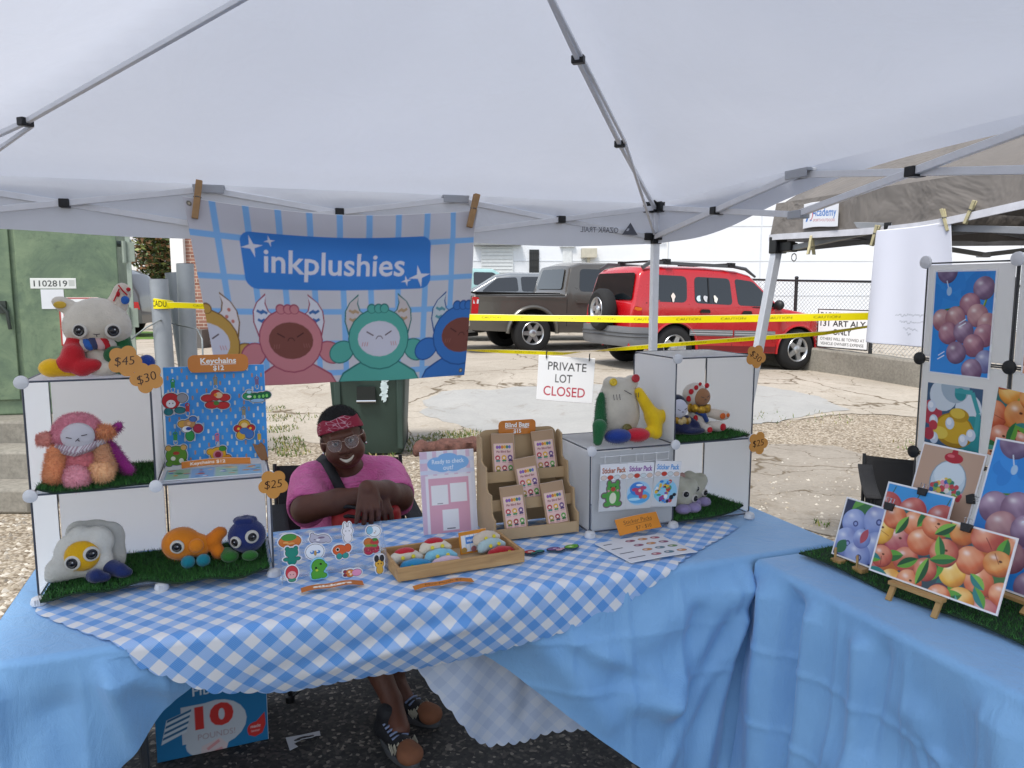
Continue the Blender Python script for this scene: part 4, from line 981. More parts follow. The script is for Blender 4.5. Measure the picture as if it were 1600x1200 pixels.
for u, v in ((C0, TV), (C1, TV), (C1, FV), (C0, FV)):
    pk = Vector(tl(TU, TVm, PZ - .10)); cn = Vector(tl(u, v, 2.0)); k = cn.lerp(pk, .36 if u == C1 else .29) + Vector((0, 0, -.045)); k2 = cn.lerp(pk, .64) + Vector((0, 0, -.04))
    two = u == C1
    for a_, b_ in ((cn + Vector((0, 0, -.02)), k), (k, k2 if two else pk)) + (((k2, pk),) if two else ()):
        o = MB(); o.bar(a_, b_, .016); obj('roof_bar', o, STEEL, tent, bevel=.002)
    side = Vector((-(pk - cn).y, (pk - cn).x, 0)).normalized() * .024
    o = MB(); o.bar(Vector(tl(u, v, 1.85)), cn.lerp(pk, .36 if two else .29) + Vector((0, 0, -.05)) + side, .012); obj('strut', o, STEEL, tent, bevel=.002)
    if two: o = MB(); o.bar(cn.lerp(pk, .36) + Vector((0, 0, -.045)) + side, pk + Vector((0, 0, -.02)), .011); obj('strut', o, STEEL, tent, bevel=.002)
    for q in (k, k2) if two else (k,): o = MB(); o.box((0, 0, 0), (.028, .042, .026), 0, T(*q) @ R(math.atan2((pk - cn).y, (pk - cn).x))); obj('roof_joint', o, FITB, tent, bevel=.003)
o = MB(); o.lathe([(.06, -.06), (.07, 0), (.04, .04)], 12, 0, T(*tl(TU, TVm, PZ - .1))); obj('peak_hub', o, FITB, tent)
# mountain mark and lettering seen on the inside of the back valance
o = D(.3, .1); mk = plate('brand_mark', [(0, 0), (.085, 0), (.045, .058)], D(.09, .06).poly([(.022, .018), (.033, .018), (.04, .03), (.03, .03)], '#c3c7d0'), T(*tl(2.31, TV - .012, 1.855)) @ UP, tent, .001, '#5e616a')
d = D(.26, .05); d.text('OZARK TRAIL', .1, .025, .036, '#6a6d75', .004, wfit=.2); d.ops = [([[(.2 - x, y) for x, y in p] for p in ps_], c) for ps_, c in d.ops]
plate('brand_lettering', [(.005, .022), (.19, .022), (.19, .026), (.005, .026)], d, T(*tl(2.09, TV - .010, 1.85)) @ UP, tent, .0004, '#c3c7d0')

# ================================================================ taupe canopy tent next door
A = Vector((1.44, 4.22)); TE = 2.0
tent2 = thing('taupe_canopy_tent', 'taupe pop-up canopy tent of the neighbouring stall', 'canopy tent', (A.x, A.y, 0), TH)
def t2(u, v, z): return (u, -v, z)                          # u to the right, v towards the camera
TAUPE = translucent('taupe_fabric', '#77726d', '#5d5853', .10, .6, .9, 3, .08, var=.12); TAUIN = mat('taupe_lining', '#55534f', .8, .08)
o = canopy(TAUPE, 0, 3.05, 0, 3.05, 2.06, 3.05, sag=.03, loc=t2)
obj('canopy', o, TAUPE, tent2, smooth=60)
def hem_t(u, v): return .012 * math.sin(v * 2.2 + u * 2) - (.07 * sstep(.9, 1.9, v) if u < .1 else 0) - .04, .02
o = valance(0, 3.05, 0, 3.05, 2.06, .235, hem_t, loc=t2); v0 = o.v
obj('valance', o, TAUPE, tent2, smooth=60)
N = 240; rim = MB()
for s_ in (0,):
    top = [Vector(v0[8 * N + i]) for i in range(N)]; c = Vector((1.525, -1.525, 0)); v = []
    for p in top:
        n_ = Vector((p.x - c.x, p.y - c.y, 0)); n_ = Vector((math.copysign(1, n_.x), 0, 0)) if abs(n_.x) > abs(n_.y) else Vector((0, math.copysign(1, n_.y), 0))
        v += [p + n_ * .006 + Vector((0, 0, .03)), p + n_ * .007, p - n_ * .004 , p - n_ * .004 + Vector((0, 0, .03))]
    rim.add(v, [(i * 4 + k, ((i + 1) % N) * 4 + k, ((i + 1) % N) * 4 + (k + 1) % 4, i * 4 + (k + 1) % 4) for i in range(N) for k in range(4)])
obj('hem_trim', rim, mat('trim_pale', '#c9cad0', .6, .1, 20), tent2, smooth=60)
for u, v in ((0, 0), (3.05, 0), (0, 3.05), (3.05, 3.05)):
    dx, dv = (-.254, -.092) if (u == 0 and v == 0) else (0, 0)
    o = MB(); o.bar(t2(u + dx, v + dv, 0), t2(u, v, 1.84), .044, .044); obj('leg', o, mat('leg_white', '#b9bdc4', .4, .06, 30), tent2, bevel=.004)
    o = MB(); o.box((u, -v, 1.83), (.075, .06, .09)); o.box((u + .07, -v, 1.82), (.1, .035, .05)); o.box((u, -v - .07, 1.82), (.035, .1, .05)); obj('slider_bracket', o, FITB, tent2, bevel=.005)
o = MB(); o.tube([(.085 + .016 * math.cos(a), -.03, 1.765 + .02 * math.sin(a)) for a in [6.283 * k / 14 for k in range(14)]], .003, 5, closed=True); obj('pull_ring', o, CHROME, tent2)
truss((0, 0), (3.05, 0), 2, 1.95, 1.80, tent2, mat('truss_grey', '#8d9094', .4), FITB, .022, t2)
truss((0, 0), (0, 3.05), 2, 1.95, 1.80, tent2, MC['truss_grey'], FITB, .022, t2)
for u, v in ((0, 0), (3.05, 0), (0, 3.05), (3.05, 3.05)):
    o = MB(); o.bar(t2(u, v, 1.95), t2(1.525, 1.525, 2.66), .022); obj('roof_bar', o, MC['truss_grey'], tent2)
# shop label stuck on the taupe valance
d = D(.235, .135, '#dfe1e6'); d.text('Academy', .145, .08, .062, '#2a6fb8', .016, wfit=.155).text('SPORTS+OUTDOORS', .145, .036, .02, '#b24a50', .004, wfit=.14)
d.poly([(.02, .035), (.042, .11), (.056, .11), (.066, .035), (.053, .035), (.047, .075), (.033, .035)], '#2a6fb8').disc(.058, .07, .016, '#c2434c', .03).disc(.055, .07, .013, '#dfe1e6', .027)
lab = board('shop_label', d, None, tent2, .0022, .002, lambda x, y: (-.052 - .004 * math.sin(x * 22), -.25 - x, 1.897 + y * .9 + .004 * math.sin(x * 20)))
lab.data.update()
# ---------------------------------------------------------------- clothes pegs
WOODP = mat('peg_wood', '#b08a5e', .6, .15, 30)
def peg(name, label, M, group, wood, L=.15, w=.024, op=0.):
    t = thing(name, label, 'clothes peg', M=M, group=group)
    for s in (-1, 1):
        o = MB(); a = s * (.10 + op)
        o.prism([(s * .002, -L * .5), (s * .012, -L * .48), (s * (.014 + op * L * .3), L * .1), (s * (.012 + op * L * .6 + .006), L * .5), (s * (.002 + op * L * .5 + .003), L * .5), (s * .003, L * .05)][::s], -w / 2, w / 2, 0, UP @ R(rad(90), 'Y'))
        obj('jaw', o, wood, t, bevel=.0015)
    o = MB(); o.tube([(math.cos(a) * (w / 2 + .002), math.sin(a) * .016, .01 + .002 * math.sin(3 * a)) for a in [6.283 * k / 16 for k in range(16)]], .0022, 5, closed=True); obj('spring', o, mat('spring_steel', '#6b6a66', .4, metal=.7), t)
    return t
# ================================================================ banner
BWd, BH = 1.31, .80
d = D(BWd, BH, '#cfcfd6')
GB = '#85baee'
for x in (.10, .235, .37, .505, .64, .775, .91, 1.045, 1.18): d.rect(x, 0, x + .028, BH, GB)
for y in (.03, .17, .32, .47, .645): d.rect(0, y, BWd, y + .026, GB)
d.rr(.205, .435, 1.085, .69, .05, '#3b82d2')
d.text('inkplushies', .63, .56, .155, '#dcdce6', .014, wfit=.66, shear=.10, rot=-.02)
def star(x, y, r, c):
    P = []
    for k in range(4):
        a = rad(90 * k + 10); b2 = a + rad(45); P += [(x + r * math.cos(a), y + r * math.sin(a)), (x + r * .27 * math.cos(b2), y + r * .27 * math.sin(b2))]
    d.poly(P, c)
star(.255, .625, .05, '#dcdce6'); star(.335, .655, .026, '#dcdce6'); star(1.03, .495, .055, '#dcdce6'); star(.965, .475, .027, '#dcdce6')
def monster(cx, col, line, face, hp, hc, cy=0.):
    # plain round horned creature: shoulders, ears, head, horns, tuft
    for s, e, c in ((.006, .006, line), (0, 0, col)):
        d.poly([(cx - .215 - s, -.01), (cx - .185 - s, .035 + s), (cx - .12 - s, .072 + s), (cx - .07, .10 + s), (cx + .07, .10 + s), (cx + .12 + s, .072 + s), (cx + .185 + s, .035 + s), (cx + .215 + s, -.01)], c)
        for q in (-1, 1): d.disc(cx + q * .192, .140, .060 + e, c, .046 + e, q * -.5)
    for q in (-1, 1):
        P = lambda g: [(cx + q * (.055 - g), .30 + g * .5), (cx + q * (.150 + g), .225 - g), (cx + q * (.166 + g), .285), (cx + q * (.162 + g), .335), (cx + q * (.140 + g), .375), (cx + q * (.098), .408 + g * 1.6), (cx + q * (.108 - g), .37), (cx + q * (.098 - g), .335)]
        d.poly(P(.006), line); d.poly(P(0), hp)
        if hc == 'dots':
            for a, b2 in ((.13, .34), (.115, .31), (.14, .29)): d.disc(cx + q * a, b2, .008, '#c4776a')
        else:
            for b2 in (.285, .325): d.line([(cx + q * (.10 + .012 * (k % 2) + .012 * k), b2 + .014 * (k % 2)) for k in range(4)], .012, hc)
    d.disc(cx, .20, .158, line, .148).disc(cx, .20, .152, col, .142)
    for x in (-.035, 0, .03): d.disc(cx + x, .345, .024, line).disc(cx + x, .343, .019, col)
    d.disc(cx, .20, .11, face, .085)
    lc = '#5b4a52' if face != '#7c483f' else '#4e2a27'
    for q in (-1, 1):
        d.line([(cx + q * .065, .235), (cx + q * .03, .215)], .006, lc)
        for k in range(3): d.line([(cx + q * (.065 + .012 * k), .165), (cx + q * (.06 + .012 * k), .185)], .004, '#c58f96' if face != '#7c483f' else '#8f5a52')
    d.line([(cx - .018, .198), (cx - .008, .212), (cx + .008, .212), (cx + .018, .198)], .004, lc)
monster(-.02, '#c29a4e', '#7d5a2c', '#cfcfdc', '#e4dcde', 'dots'); monster(.385, '#c98288', '#a04a60', '#7c483f', '#dcdee8', '#3f6fae')
monster(.825, '#56ac9f', '#2f7472', '#cfcfdc', '#cdc4c4', '#b59a78'); monster(1.27, '#3a78c4', '#275496', '#7c483f', '#c7d2da', '#5b9aa8')
for x, y in ((.02, .775), (1.29, .775), (1.285, .025), (.025, .025)): d.disc(x, y, .011, '#6b655a').disc(x, y, .005, '#d8d0b8')
def ban(x, y):
    a, b2 = x / BWd, y / BH
    lf = Vector((.395 + .09 * (1 - b2) + .03 * (1 - b2) ** 2, 0)); 
    z0 = 1.955 - .012 * a - .045 * math.sin(math.pi * a) * (b2 ** 1.5)
    u = (.365 + .10 * (1 - b2)) * (1 - a) + (1.568 - .075 * (1 - b2)) * a
    z = z0 - (1 - b2) * (.765 - .035 * a + .0 * math.sin(math.pi * a)) 
    cornerlift = .02 * math.exp(-((a - .0) / .1) ** 2 - ((b2 - 1) / .15) ** 2)
    v = .995 + .035 * math.sin(a * 5.1 + .6) * (1.15 - b2) + .035 * math.exp(-((b2 - .83 + .10 * a) / .11) ** 2) * math.sin(math.pi * a) + .012 * math.sin(a * 16 + b2 * 6) * (1 - b2 * .6)
    v += .05 * math.exp(-(((1 - a) * 1.2 + (1 - b2)) / .28) ** 2) * math.sin((1 - a) * 22 + (1 - b2) * 9) * .5
    return F(u, v, z)
bn_ = board('banner', d, px=.0032, thick=.0015, fn=lambda x, y: tuple(ban(x, y)), m=CLOTHPRINT)
tag(bn_, 'blue checked cloth banner reading inkplushies with horned creatures along its bottom', 'banner')
q = ban(.06, .795); peg('clothes_peg', 'brown wooden clothes peg holding the left end of the banner', Matrix.Translation(q + Vector((0, -.012, -.0))) @ R(TH) @ R(rad(9), 'Y'), 'clothes pegs on the banner', WOODP, .15)
q = ban(1.292, .785); peg('clothes_peg', 'brown wooden clothes peg holding the right end of the banner', Matrix.Translation(q + Vector((0, -.012, .01))) @ R(TH) @ R(rad(14), 'Y'), 'clothes pegs on the banner', WOODP, .15)
# pegs and white sheet on the taupe tent
PALEW = mat('pale_peg_wood', '#b9b08a', .6, .12, 30)
A2 = Matrix.Translation((A.x, A.y, 0)) @ R(TH)
def rimz(v): return 2.06 - .008 - (.235 + hem_t(0, v)[0])
for i, (v, zo, tl_, lb) in enumerate(((.31, -.035, .0, 'pale peg hanging open below the shop label'), (.715, -.01, .25, 'pale peg at the near left corner of the white sheet'), (1.08, .02, -.3, 'pale peg on the right corner of the white sheet'), (1.19, .03, .35, 'pale peg just right of the white sheet, leaning'))):
    peg('clothes_peg', lb, A2 @ T(-.045, -v, rimz(v) + zo) @ R(rad(-70)) @ R(tl_, 'Y') @ (R(rad(180), 'X') if i == 0 else MI), 'pale pegs on the taupe tent', PALEW, .095, .012, .35 if i == 0 else .0)
d = D(.40, .50, '#d3d6e2')
rg = random.Random(3)
for k, y in enumerate((.13, .10, .07, .05)):
    x = .15 + .02 * k; pts = []
    while x < .33 - .03 * k: pts.append((x, y + rg.uniform(-.006, .006))); x += .006
    d.line(pts, .002, '#6f7684')
def sheet(x, y):
    a, b2 = x / .40, y / .50; s = .725 + x * .96
    return tuple(A2 @ Vector((-.05 - .05 * (1 - b2) * math.sin(a * 3 + 1) - .012 * math.sin(a * 11) * (1.1 - b2), -s - .02 * (1 - b2), rimz(s) + .012 - .50 * (1 - b2) - .012 * (1 - b2) * a)))
tag(board('hanging_sheet', d, px=.004, thick=.001, fn=sheet, m=CLOTHPRINT, back='#d9dce6'), 'white cloth sheet with faint handwriting pegged to the taupe tent', 'cloth sheet')

# ================================================================ tables and cloths
TZ = .735
for nm, lb, u0, u1, v0, v1 in (('folding_table', 'white folding table under the gingham cloth', -.06, 2.36, -.33, .42), ('folding_table', 'white folding table under the plain blue cloth at the right', 2.08, 2.84, -2.55, -.42)):
    t = thing(nm, lb, 'table', F((u0 + u1) / 2, (v0 + v1) / 2, 0), TH)
    hu, hv = (u1 - u0) / 2, (v1 - v0) / 2
    o = MB(); o.box((0, 0, TZ - .025), (2 * hu, 2 * hv, .045)); obj('tabletop', o, mat('table_white', '#c9c9c4', .5), t, bevel=.01)
    for s in (-1, 1):
        for q in (-1, 1):
            o = MB(); 
            x, y = (s * (hu - .25), q * (hv - .08)) if hu > hv else (s * (hu - .08), q * (hv - .25))
            o.tube([(x, y, 0), (x, y, TZ - .05)], .014, 8); obj('leg', o, mat('leg_grey', '#54565a', .45, metal=.3), t)
BLUE = NT('blue_satin_cloth'); _co = BLUE.coord()
_c = BLUE.ramp(BLUE.noise(_co, 3, 4), [(.3, '#78a8d8'), (.7, '#87b7e3')]); BLUE.l(_c, BLUE.b.inputs['Base Color']); BLUE.set(Roughness=.55, Sheen_Weight=.25, Specular_IOR_Level=.3)
_b1 = BLUE.noise(BLUE.coord('Object', (3, 3, 1)), 5, 6, .62, .8); _w1 = BLUE.n('TexWave'); _w1.wave_type = 'BANDS'; _w1.inputs['Scale'].default_value = 1.1; _w1.inputs['Distortion'].default_value = 9; _w1.inputs['Detail'].default_value = 4; BLUE.l(_co, _w1.inputs[0])
_b2 = BLUE.noise(BLUE.coord(), 380, 2); BLUE.bump(BLUE.math('ADD', BLUE.math('ADD', _b1, BLUE.math('MULTIPLY', _w1.outputs['Fac'], .22)), BLUE.math('MULTIPLY', _b2, .10)), .32, .025); BLUE = BLUE.m
def drop_cloth(name, fr, u0, u1, vf, back, hem, nu, nd, m, ridges=(), zt=TZ + .008, inw=None, parent=None, uv=False, topfn=None, flare=.10, r=.02, wave=(.03, 9.)):
    """cloth over a table edge: fr(u, v, z) places it, hem(u) = length below (+) or short of (-) the edge"""
    mb = MB(); UVs = []; rows = []
    for j in range(nd + 1):
        row = []
        for i in range(nu + 1):
            u = u0 + (u1 - u0) * i / nu; h = hem(u); d0 = -back
            # half of the rows lie on the top
            q = j / nd; L0 = min(h, 0.) - d0
            if q <= .4: dd = d0 + L0 * (q / .4)
            else: dd = (min(h, 0.) + (h - min(h, 0.)) * ((q - .4) / .6)) if h > 0 else h
            if dd <= -r: v = vf - dd; z = zt + (topfn(u, v) if topfn else 0); 
            else:
                a = min(1., (dd + r) / (r * 1.57)) * 1.5708; v = vf + r - r * math.sin(a); z = zt - r * (1 - math.cos(a))
                if a >= 1.57:
                    e = dd - r * .57; amp = min(1, e / .35)
                    o = flare * e * e + wave[0] * amp * (math.sin(u * wave[1] + .6) + .5 * math.sin(u * wave[1] * 2.3 + e * 3)) * .5
                    zz = e; o += (.010 * noise.noise((u * 6 + z * 0, e * 4, 2)) ) * amp
                    if inw:
                        k = inw(u); th = k * min(1.25, (e / .18)); o = -e * math.sin(th) * .75; zz = e * math.cos(th * .8)
                    z = zt - r - zz; v = vf - o
                    for (ua, za, ub, zb, w_, am) in ridges:
                        ax, az = ub - ua, zb - za; LL = ax * ax + az * az; t = max(0, min(1, ((u - ua) * ax + (z - za) * az) / LL)); dx = u - ua - ax * t; dz = z - za - az * t
                        dist = math.hypot(dx, dz); v -= am * math.exp(-(dist / w_) ** 2) * min(1, e / .06) * (1 - .4 * t)
            row.append((u, dd)); mb.v.append(tuple(fr(u, v, z)))
        UVs += row
    n = nu + 1
    mb.f = [(j * n + i, j * n + i + 1, (j + 1) * n + i + 1, (j + 1) * n + i) for j in range(nd) for i in range(nu)]; mb.mi = [0] * len(mb.f)
    ob = obj(name, mb, m, parent, smooth=80)
    if uv:
        lay = ob.data.uv_layers.new(name='UVMap'); idx = np.zeros(len(ob.data.loops), np.int32); ob.data.loops.foreach_get('vertex_index', idx)
        lay.data.foreach_set('uv', np.array(UVs, np.float32)[idx].ravel())
    return ob
HB = [(-.5, .70), (-.12, .64), (.02, .50), (.12, .40), (.24, .30), (.32, .205), (.44, .11), (.6, .07), (.9, .08), (1.0, .13), (1.16, .21), (1.40, .40), (1.68, .625), (1.80, .71), (2.09, .72), (2.13, .03), (2.5, .03)]
rid = [(2.05, .74, 1.75, .32, .05, .045), (2.05, .72, 1.88, .05, .035, .05), (1.95, .66, 1.55, .50, .06, .03), (1.75, .34, 1.62, .36, .05, .05), (2.08, .70, 1.98, .05, .03, -.05), (2.02, .55, 1.72, .10, .03, .03), (.2, .74, .26, .45, .03, .05), (.26, .66, .38, .58, .04, .03), (-.05, .74, -.02, .1, .05, .04), (.1, .6, .14, .4, .05, -.03), (1.3, .6, 1.55, .3, .05, .03), (1.85, .6, 1.8, .2, .03, -.02), (1.45, .55, 1.7, .42, .03, .02)] + [(u_, .74, u_ + .01, .0, .012, .007) for u_ in (-.02, .15, .33, 1.25, 1.43, 1.61, 1.79, 1.97)] + [(1.0, .38, 2.1, .40, .012, .006), (1.2, .55, 2.1, .56, .010, .004)]
c1 = drop_cloth('tablecloth', F, -.075, 2.42, -.345, .79, lambda u: path_interp(HB, u), 300, 150, BLUE, rid, flare=.06, wave=(.035, 8.), inw=None)
for _v in c1.data.vertices:                              # the lifted middle is drawn in under the table
    _d = Vector((_v.co.x - OX, _v.co.y - OY)); _u = _d.x * UX + _d.y * UY; _k = sstep(.12, .45, _u) * sstep(1.55, 1.15, _u)
    if _v.co.z < TZ - .02 and _k > 0: _e = TZ - .02 - _v.co.z; _v.co.x -= UY * _k * (.012 + .55 * _e); _v.co.y += UX * _k * (.012 + .55 * _e)
tag(c1, 'plain blue cloth under the gingham with its front pulled up in the middle', 'tablecloth', 'plain blue tablecloths')
sd = MB(); sd.grid(lambda a, b2: tuple(F(-.078 - .03 * b2 - .012 * math.sin(a * 14) * b2, -.34 + .77 * a, TZ + .005 - .66 * b2)), 30, 12); obj('side_drop', sd, BLUE, c1, smooth=60)
def FR(u, v, z): return F(2.40 + v, -.40 - u, z)           # second table: runs towards the camera, drop faces left
rid2 = [(.05, .74, .1, .05, .05, .05), (.25, .74, .22, .05, .04, .04), (.16, .70, .18, .05, .04, -.05), (.42, .66, .45, .1, .03, .035), (.6, .55, .75, .1, .05, .03), (.8, .74, .95, .2, .06, .035), (.4, .3, .9, .42, .06, .03), (.5, .74, .47, .4, .02, -.02), (.95, .7, 1.1, .1, .04, -.03), (1.2, .7, 1.25, .1, .05, .04), (1.35, .74, 1.2, .2, .04, .03)] + [(u_, .74, u_ + .01, .0, .011, .008) for u_ in (.12, .34, .56, .78, 1.0, 1.22, 1.44)] + [(0, .50, 1.8, .49, .010, .006), (0, .27, 1.8, .26, .010, .006), (.62, .5, .70, .28, .014, -.012), (.66, .5, .82, .34, .012, .010)]
c2 = drop_cloth('tablecloth', FR, -.03, 2.2, -.345, .80, lambda u: .72, 300, 150, BLUE, rid2, flare=.10, wave=(.05, 7.))
tag(c2, 'plain blue cloth on the side table carrying the fruit prints', 'tablecloth', 'plain blue tablecloths')
# gingham: the pattern lies in the cloth's own (unfolded) coordinates, turned against the table
def mat_gingham(name, dark, mid, white, rough=.6, back=False):
    t = NT(name); mp = t.n('Mapping'); mp.inputs['Rotation'].default_value = (0, 0, rad(42)); t.l(t.n('TexCoord').outputs['UV'], mp.inputs[0])
    sp = t.n('SeparateXYZ'); t.l(mp.outputs[0], sp.inputs[0]); st = []
    for ax in (0, 1):
        f = t.math('FRACT', t.math('MULTIPLY', sp.outputs[ax], 1 / .061)); st.append(t.math('GREATER_THAN', f, .5))
    s = t.math('MULTIPLY', t.math('ADD', st[0], st[1]), .5)
    c = t.ramp(s, [(0, white), (.5, mid), (1, dark)]); t.t.nodes[-1].color_ramp.interpolation = 'CONSTANT'
    r = t.t.nodes[-1].color_ramp.elements; r[1].position = .25; r[2].position = .75
    # the half-tone squares are woven of fine lines
    ln = t.math('GREATER_THAN', t.math('FRACT', t.math('MULTIPLY', sp.outputs[0], 260)), .5)
    w = t.mix(t.math('MULTIPLY', ln, .10), c, white)
    t.l(w, t.b.inputs['Base Color']); t.set(Roughness=rough, Sheen_Weight=.2, Specular_IOR_Level=.3)
    t.bump(t.noise(t.coord(), 9, 4, .5, .4), .18, .01)
    return t.m
GING = mat_gingham('blue_gingham', '#5596dc', '#98bae8', '#e2e2e5')
HG = [(-.0, -.30), (.25, .0), (.28, .05), (.44, .16), (.62, .22), (.9, .23), (1.05, .21), (1.23, .19), (1.37, .16), (1.56, .09), (1.77, 0), (2.0, -.16), (2.2, -.27)]
def hemg(u):
    s = .042; sc = .015 * abs(math.sin(math.pi * u / s)) ** .6
    return path_interp(HG, u) + sc * .8 + .008 * math.sin(u * 13)
gc = drop_cloth('gingham_cloth', F, 0.0, 2.2, -.349, .76, hemg, 620, 150, GING, [(1.3, .72, .9, .60, .04, .012), (1.0, .68, .55, .60, .03, -.010), (1.1, .66, .7, .58, .02, .010)], zt=TZ + .013, inw=lambda u: .38 * sstep(.25, .55, u) * sstep(1.75, 1.1, u), uv=True, r=.024)
tag(gc, 'blue and white gingham cloth with scalloped edge draped across the stall table', 'tablecloth')
GBK = mat_gingham('gingham_reverse', '#aebad0', '#bac4d6', '#c6ccd8')
FL = [(.98, .17), (1.04, .30), (1.12, .41), (1.20, .53), (1.25, .57), (1.40, .585), (1.62, .56)]
fl = drop_cloth('hanging_flap', lambda u, v, z: F(u, v + .24, z), .99, 1.60, -.345, .03, lambda u: path_interp(FL, u) + .012 * abs(math.sin(math.pi * u / .04)), 220, 60, GBK, [(1.3, .7, 1.5, .3, .05, .03), (1.45, .6, 1.38, .2, .04, -.03)], uv=True, flare=.0, wave=(.03, 12), zt=TZ - .03)
fl.parent = gc
# ================================================================ goods on the stall
TT = TZ + .0175                                          # top of the gingham cloth
def plush_mat(c, name=None, var=.12, bump=.5):
    return mat('plush_' + (name or c[1:]), c, .92, var, 14, bump, 260, sheen=.35, spec=.15, bdist=.004)
PANELM = translucent('frosted_panel', '#f2efec', '#ffffff', .88, .45, var=.02)
PANELG = translucent('frosted_front', '#d6d8da', '#e4e6e8', .55, .35, var=.05)
WIRE = mat('frame_wire', '#4b505c', .35, .05, 20, metal=.4); CONN = mat('connector_white', '#d5d6da', .45, .03); CONB = mat('connector_black', '#101113', .45, .05)
def panel(par, p, a, b, m=None, wire=WIRE, inset=.006):
    """flat panel with a wire frame: corner p, edge vectors a and b"""
    p, a, b = Vector(p), Vector(a), Vector(b); n = a.cross(b).normalized() * .0012; ia, ib = a.normalized() * inset, b.normalized() * inset
    q = [p + ia + ib, p + a - ia + ib, p + a + b - ia - ib, p + b + ia - ib]
    o = MB(); o.add([x - n for x in q] + [x + n for x in q], [(3, 2, 1, 0), (4, 5, 6, 7), (0, 1, 5, 4), (1, 2, 6, 5), (2, 3, 7, 6), (3, 0, 4, 7)]); s = obj('panel', o, m or PANELM, par, smooth=0)
    o = MB(); c = .012; A, B = a.normalized() * c, b.normalized() * c
    o.tube([p + A, p + a - A, p + a + B, p + a + b - B, p + a + b - A, p + b + A, p + b - B, p + B], .0028, 6, closed=True); obj('wire_frame', o, wire, s)
def knob(par, p, m=CONN, r=.018):
    o = MB(); M = T(*p) @ R(rad(90), 'X'); o.lathe([(r * .9, -.004), (r, .0), (r * .95, .006), (r * .5, .009), (0, .010)], 20, 0, M); o.box((p[0], p[1] + .008, p[2]), (.014, .016, .014)); obj('connector', o, m, par, smooth=25)
def foot(par, p):
    o = MB(); o.lathe([(.019, 0), (.021, .006), (.017, .018), (.009, .022), (0, .022)], 16, 0, T(*p)); 
    for k in range(3): o.box((p[0] - .006 + .006 * k, p[1] - .019, p[2] + .011), (.002, .006, .014))
    obj('connector', o, CONN, par)
S1, L1, L2 = .305, 1.05 - TT, 1.355 - TT
sh = thing('cube_shelf', 'white panel cube shelf at the left, its upper right cell open', 'cube shelf', F(0, 0, TT), TH)
H0 = .012
panel(sh, (0, 0, H0), (0, .3, 0), (0, 0, L1 - H0)); panel(sh, (2 * S1, 0, H0), (0, .3, 0), (0, 0, L1 - H0)); panel(sh, (0, 0, L1), (0, .3, 0), (0, 0, L2 - L1)); panel(sh, (S1, 0, L1), (0, .3, 0), (0, 0, L2 - L1))
for k in (0, 1):
    panel(sh, (k * S1, .3, H0), (S1, 0, 0), (0, 0, L1 - H0)); panel(sh, (k * S1, 0, L1), (S1, 0, 0), (0, .3, 0)); panel(sh, (k * S1, 0, H0), (S1, 0, 0), (0, .3, 0))
panel(sh, (0, .3, L1), (S1, 0, 0), (0, 0, L2 - L1)); panel(sh, (0, 0, L2), (S1, 0, 0), (0, .3, 0))
for p in ((0, 0, L2), (S1, 0, L2), (0, 0, L1), (S1, 0, L1), (2 * S1, 0, L1)): knob(sh, (p[0], -.006, p[2]))
for u in (0, S1, 2 * S1): foot(sh, (u, -.004, -.004)); foot(sh, (u, .3, -.004))
W2 = .328; R0 = 1.652
sr = thing('cube_shelf', 'white panel cube shelf at the right with a frosted front cell', 'cube shelf', F(R0, 0, TT), TH)
panel(sr, (0, 0, H0), (0, .3, 0), (0, 0, L1 - H0)); panel(sr, (W2, 0, H0), (0, .3, 0), (0, 0, L1 - H0)); panel(sr, (2 * W2, 0, H0), (0, .3, 0), (0, 0, L1 - H0)); panel(sr, (W2, 0, L1), (0, .3, 0), (0, 0, L2 - L1)); panel(sr, (2 * W2, 0, L1), (0, .3, 0), (0, 0, L2 - L1))
for k in (0, 1):
    panel(sr, (k * W2, .3, H0), (W2, 0, 0), (0, 0, L1 - H0)); panel(sr, (k * W2, 0, L1), (W2, 0, 0), (0, .3, 0)); panel(sr, (k * W2, 0, H0), (W2, 0, 0), (0, .3, 0))
panel(sr, (W2, .3, L1), (W2, 0, 0), (0, 0, L2 - L1)); panel(sr, (W2, 0, L2), (W2, 0, 0), (0, .3, 0)); panel(sr, (0, 0, H0), (W2, 0, 0), (0, 0, L1 - H0), PANELG)
for p in ((0, L1), (W2, L1), (W2, L2), (2 * W2, L1), (2 * W2, L2)): knob(sr, (p[0], -.006, p[1]))
for k in (0, 1, 2): foot(sr, (k * W2, -.004, -.004)); foot(sr, (k * W2, .3, -.004))
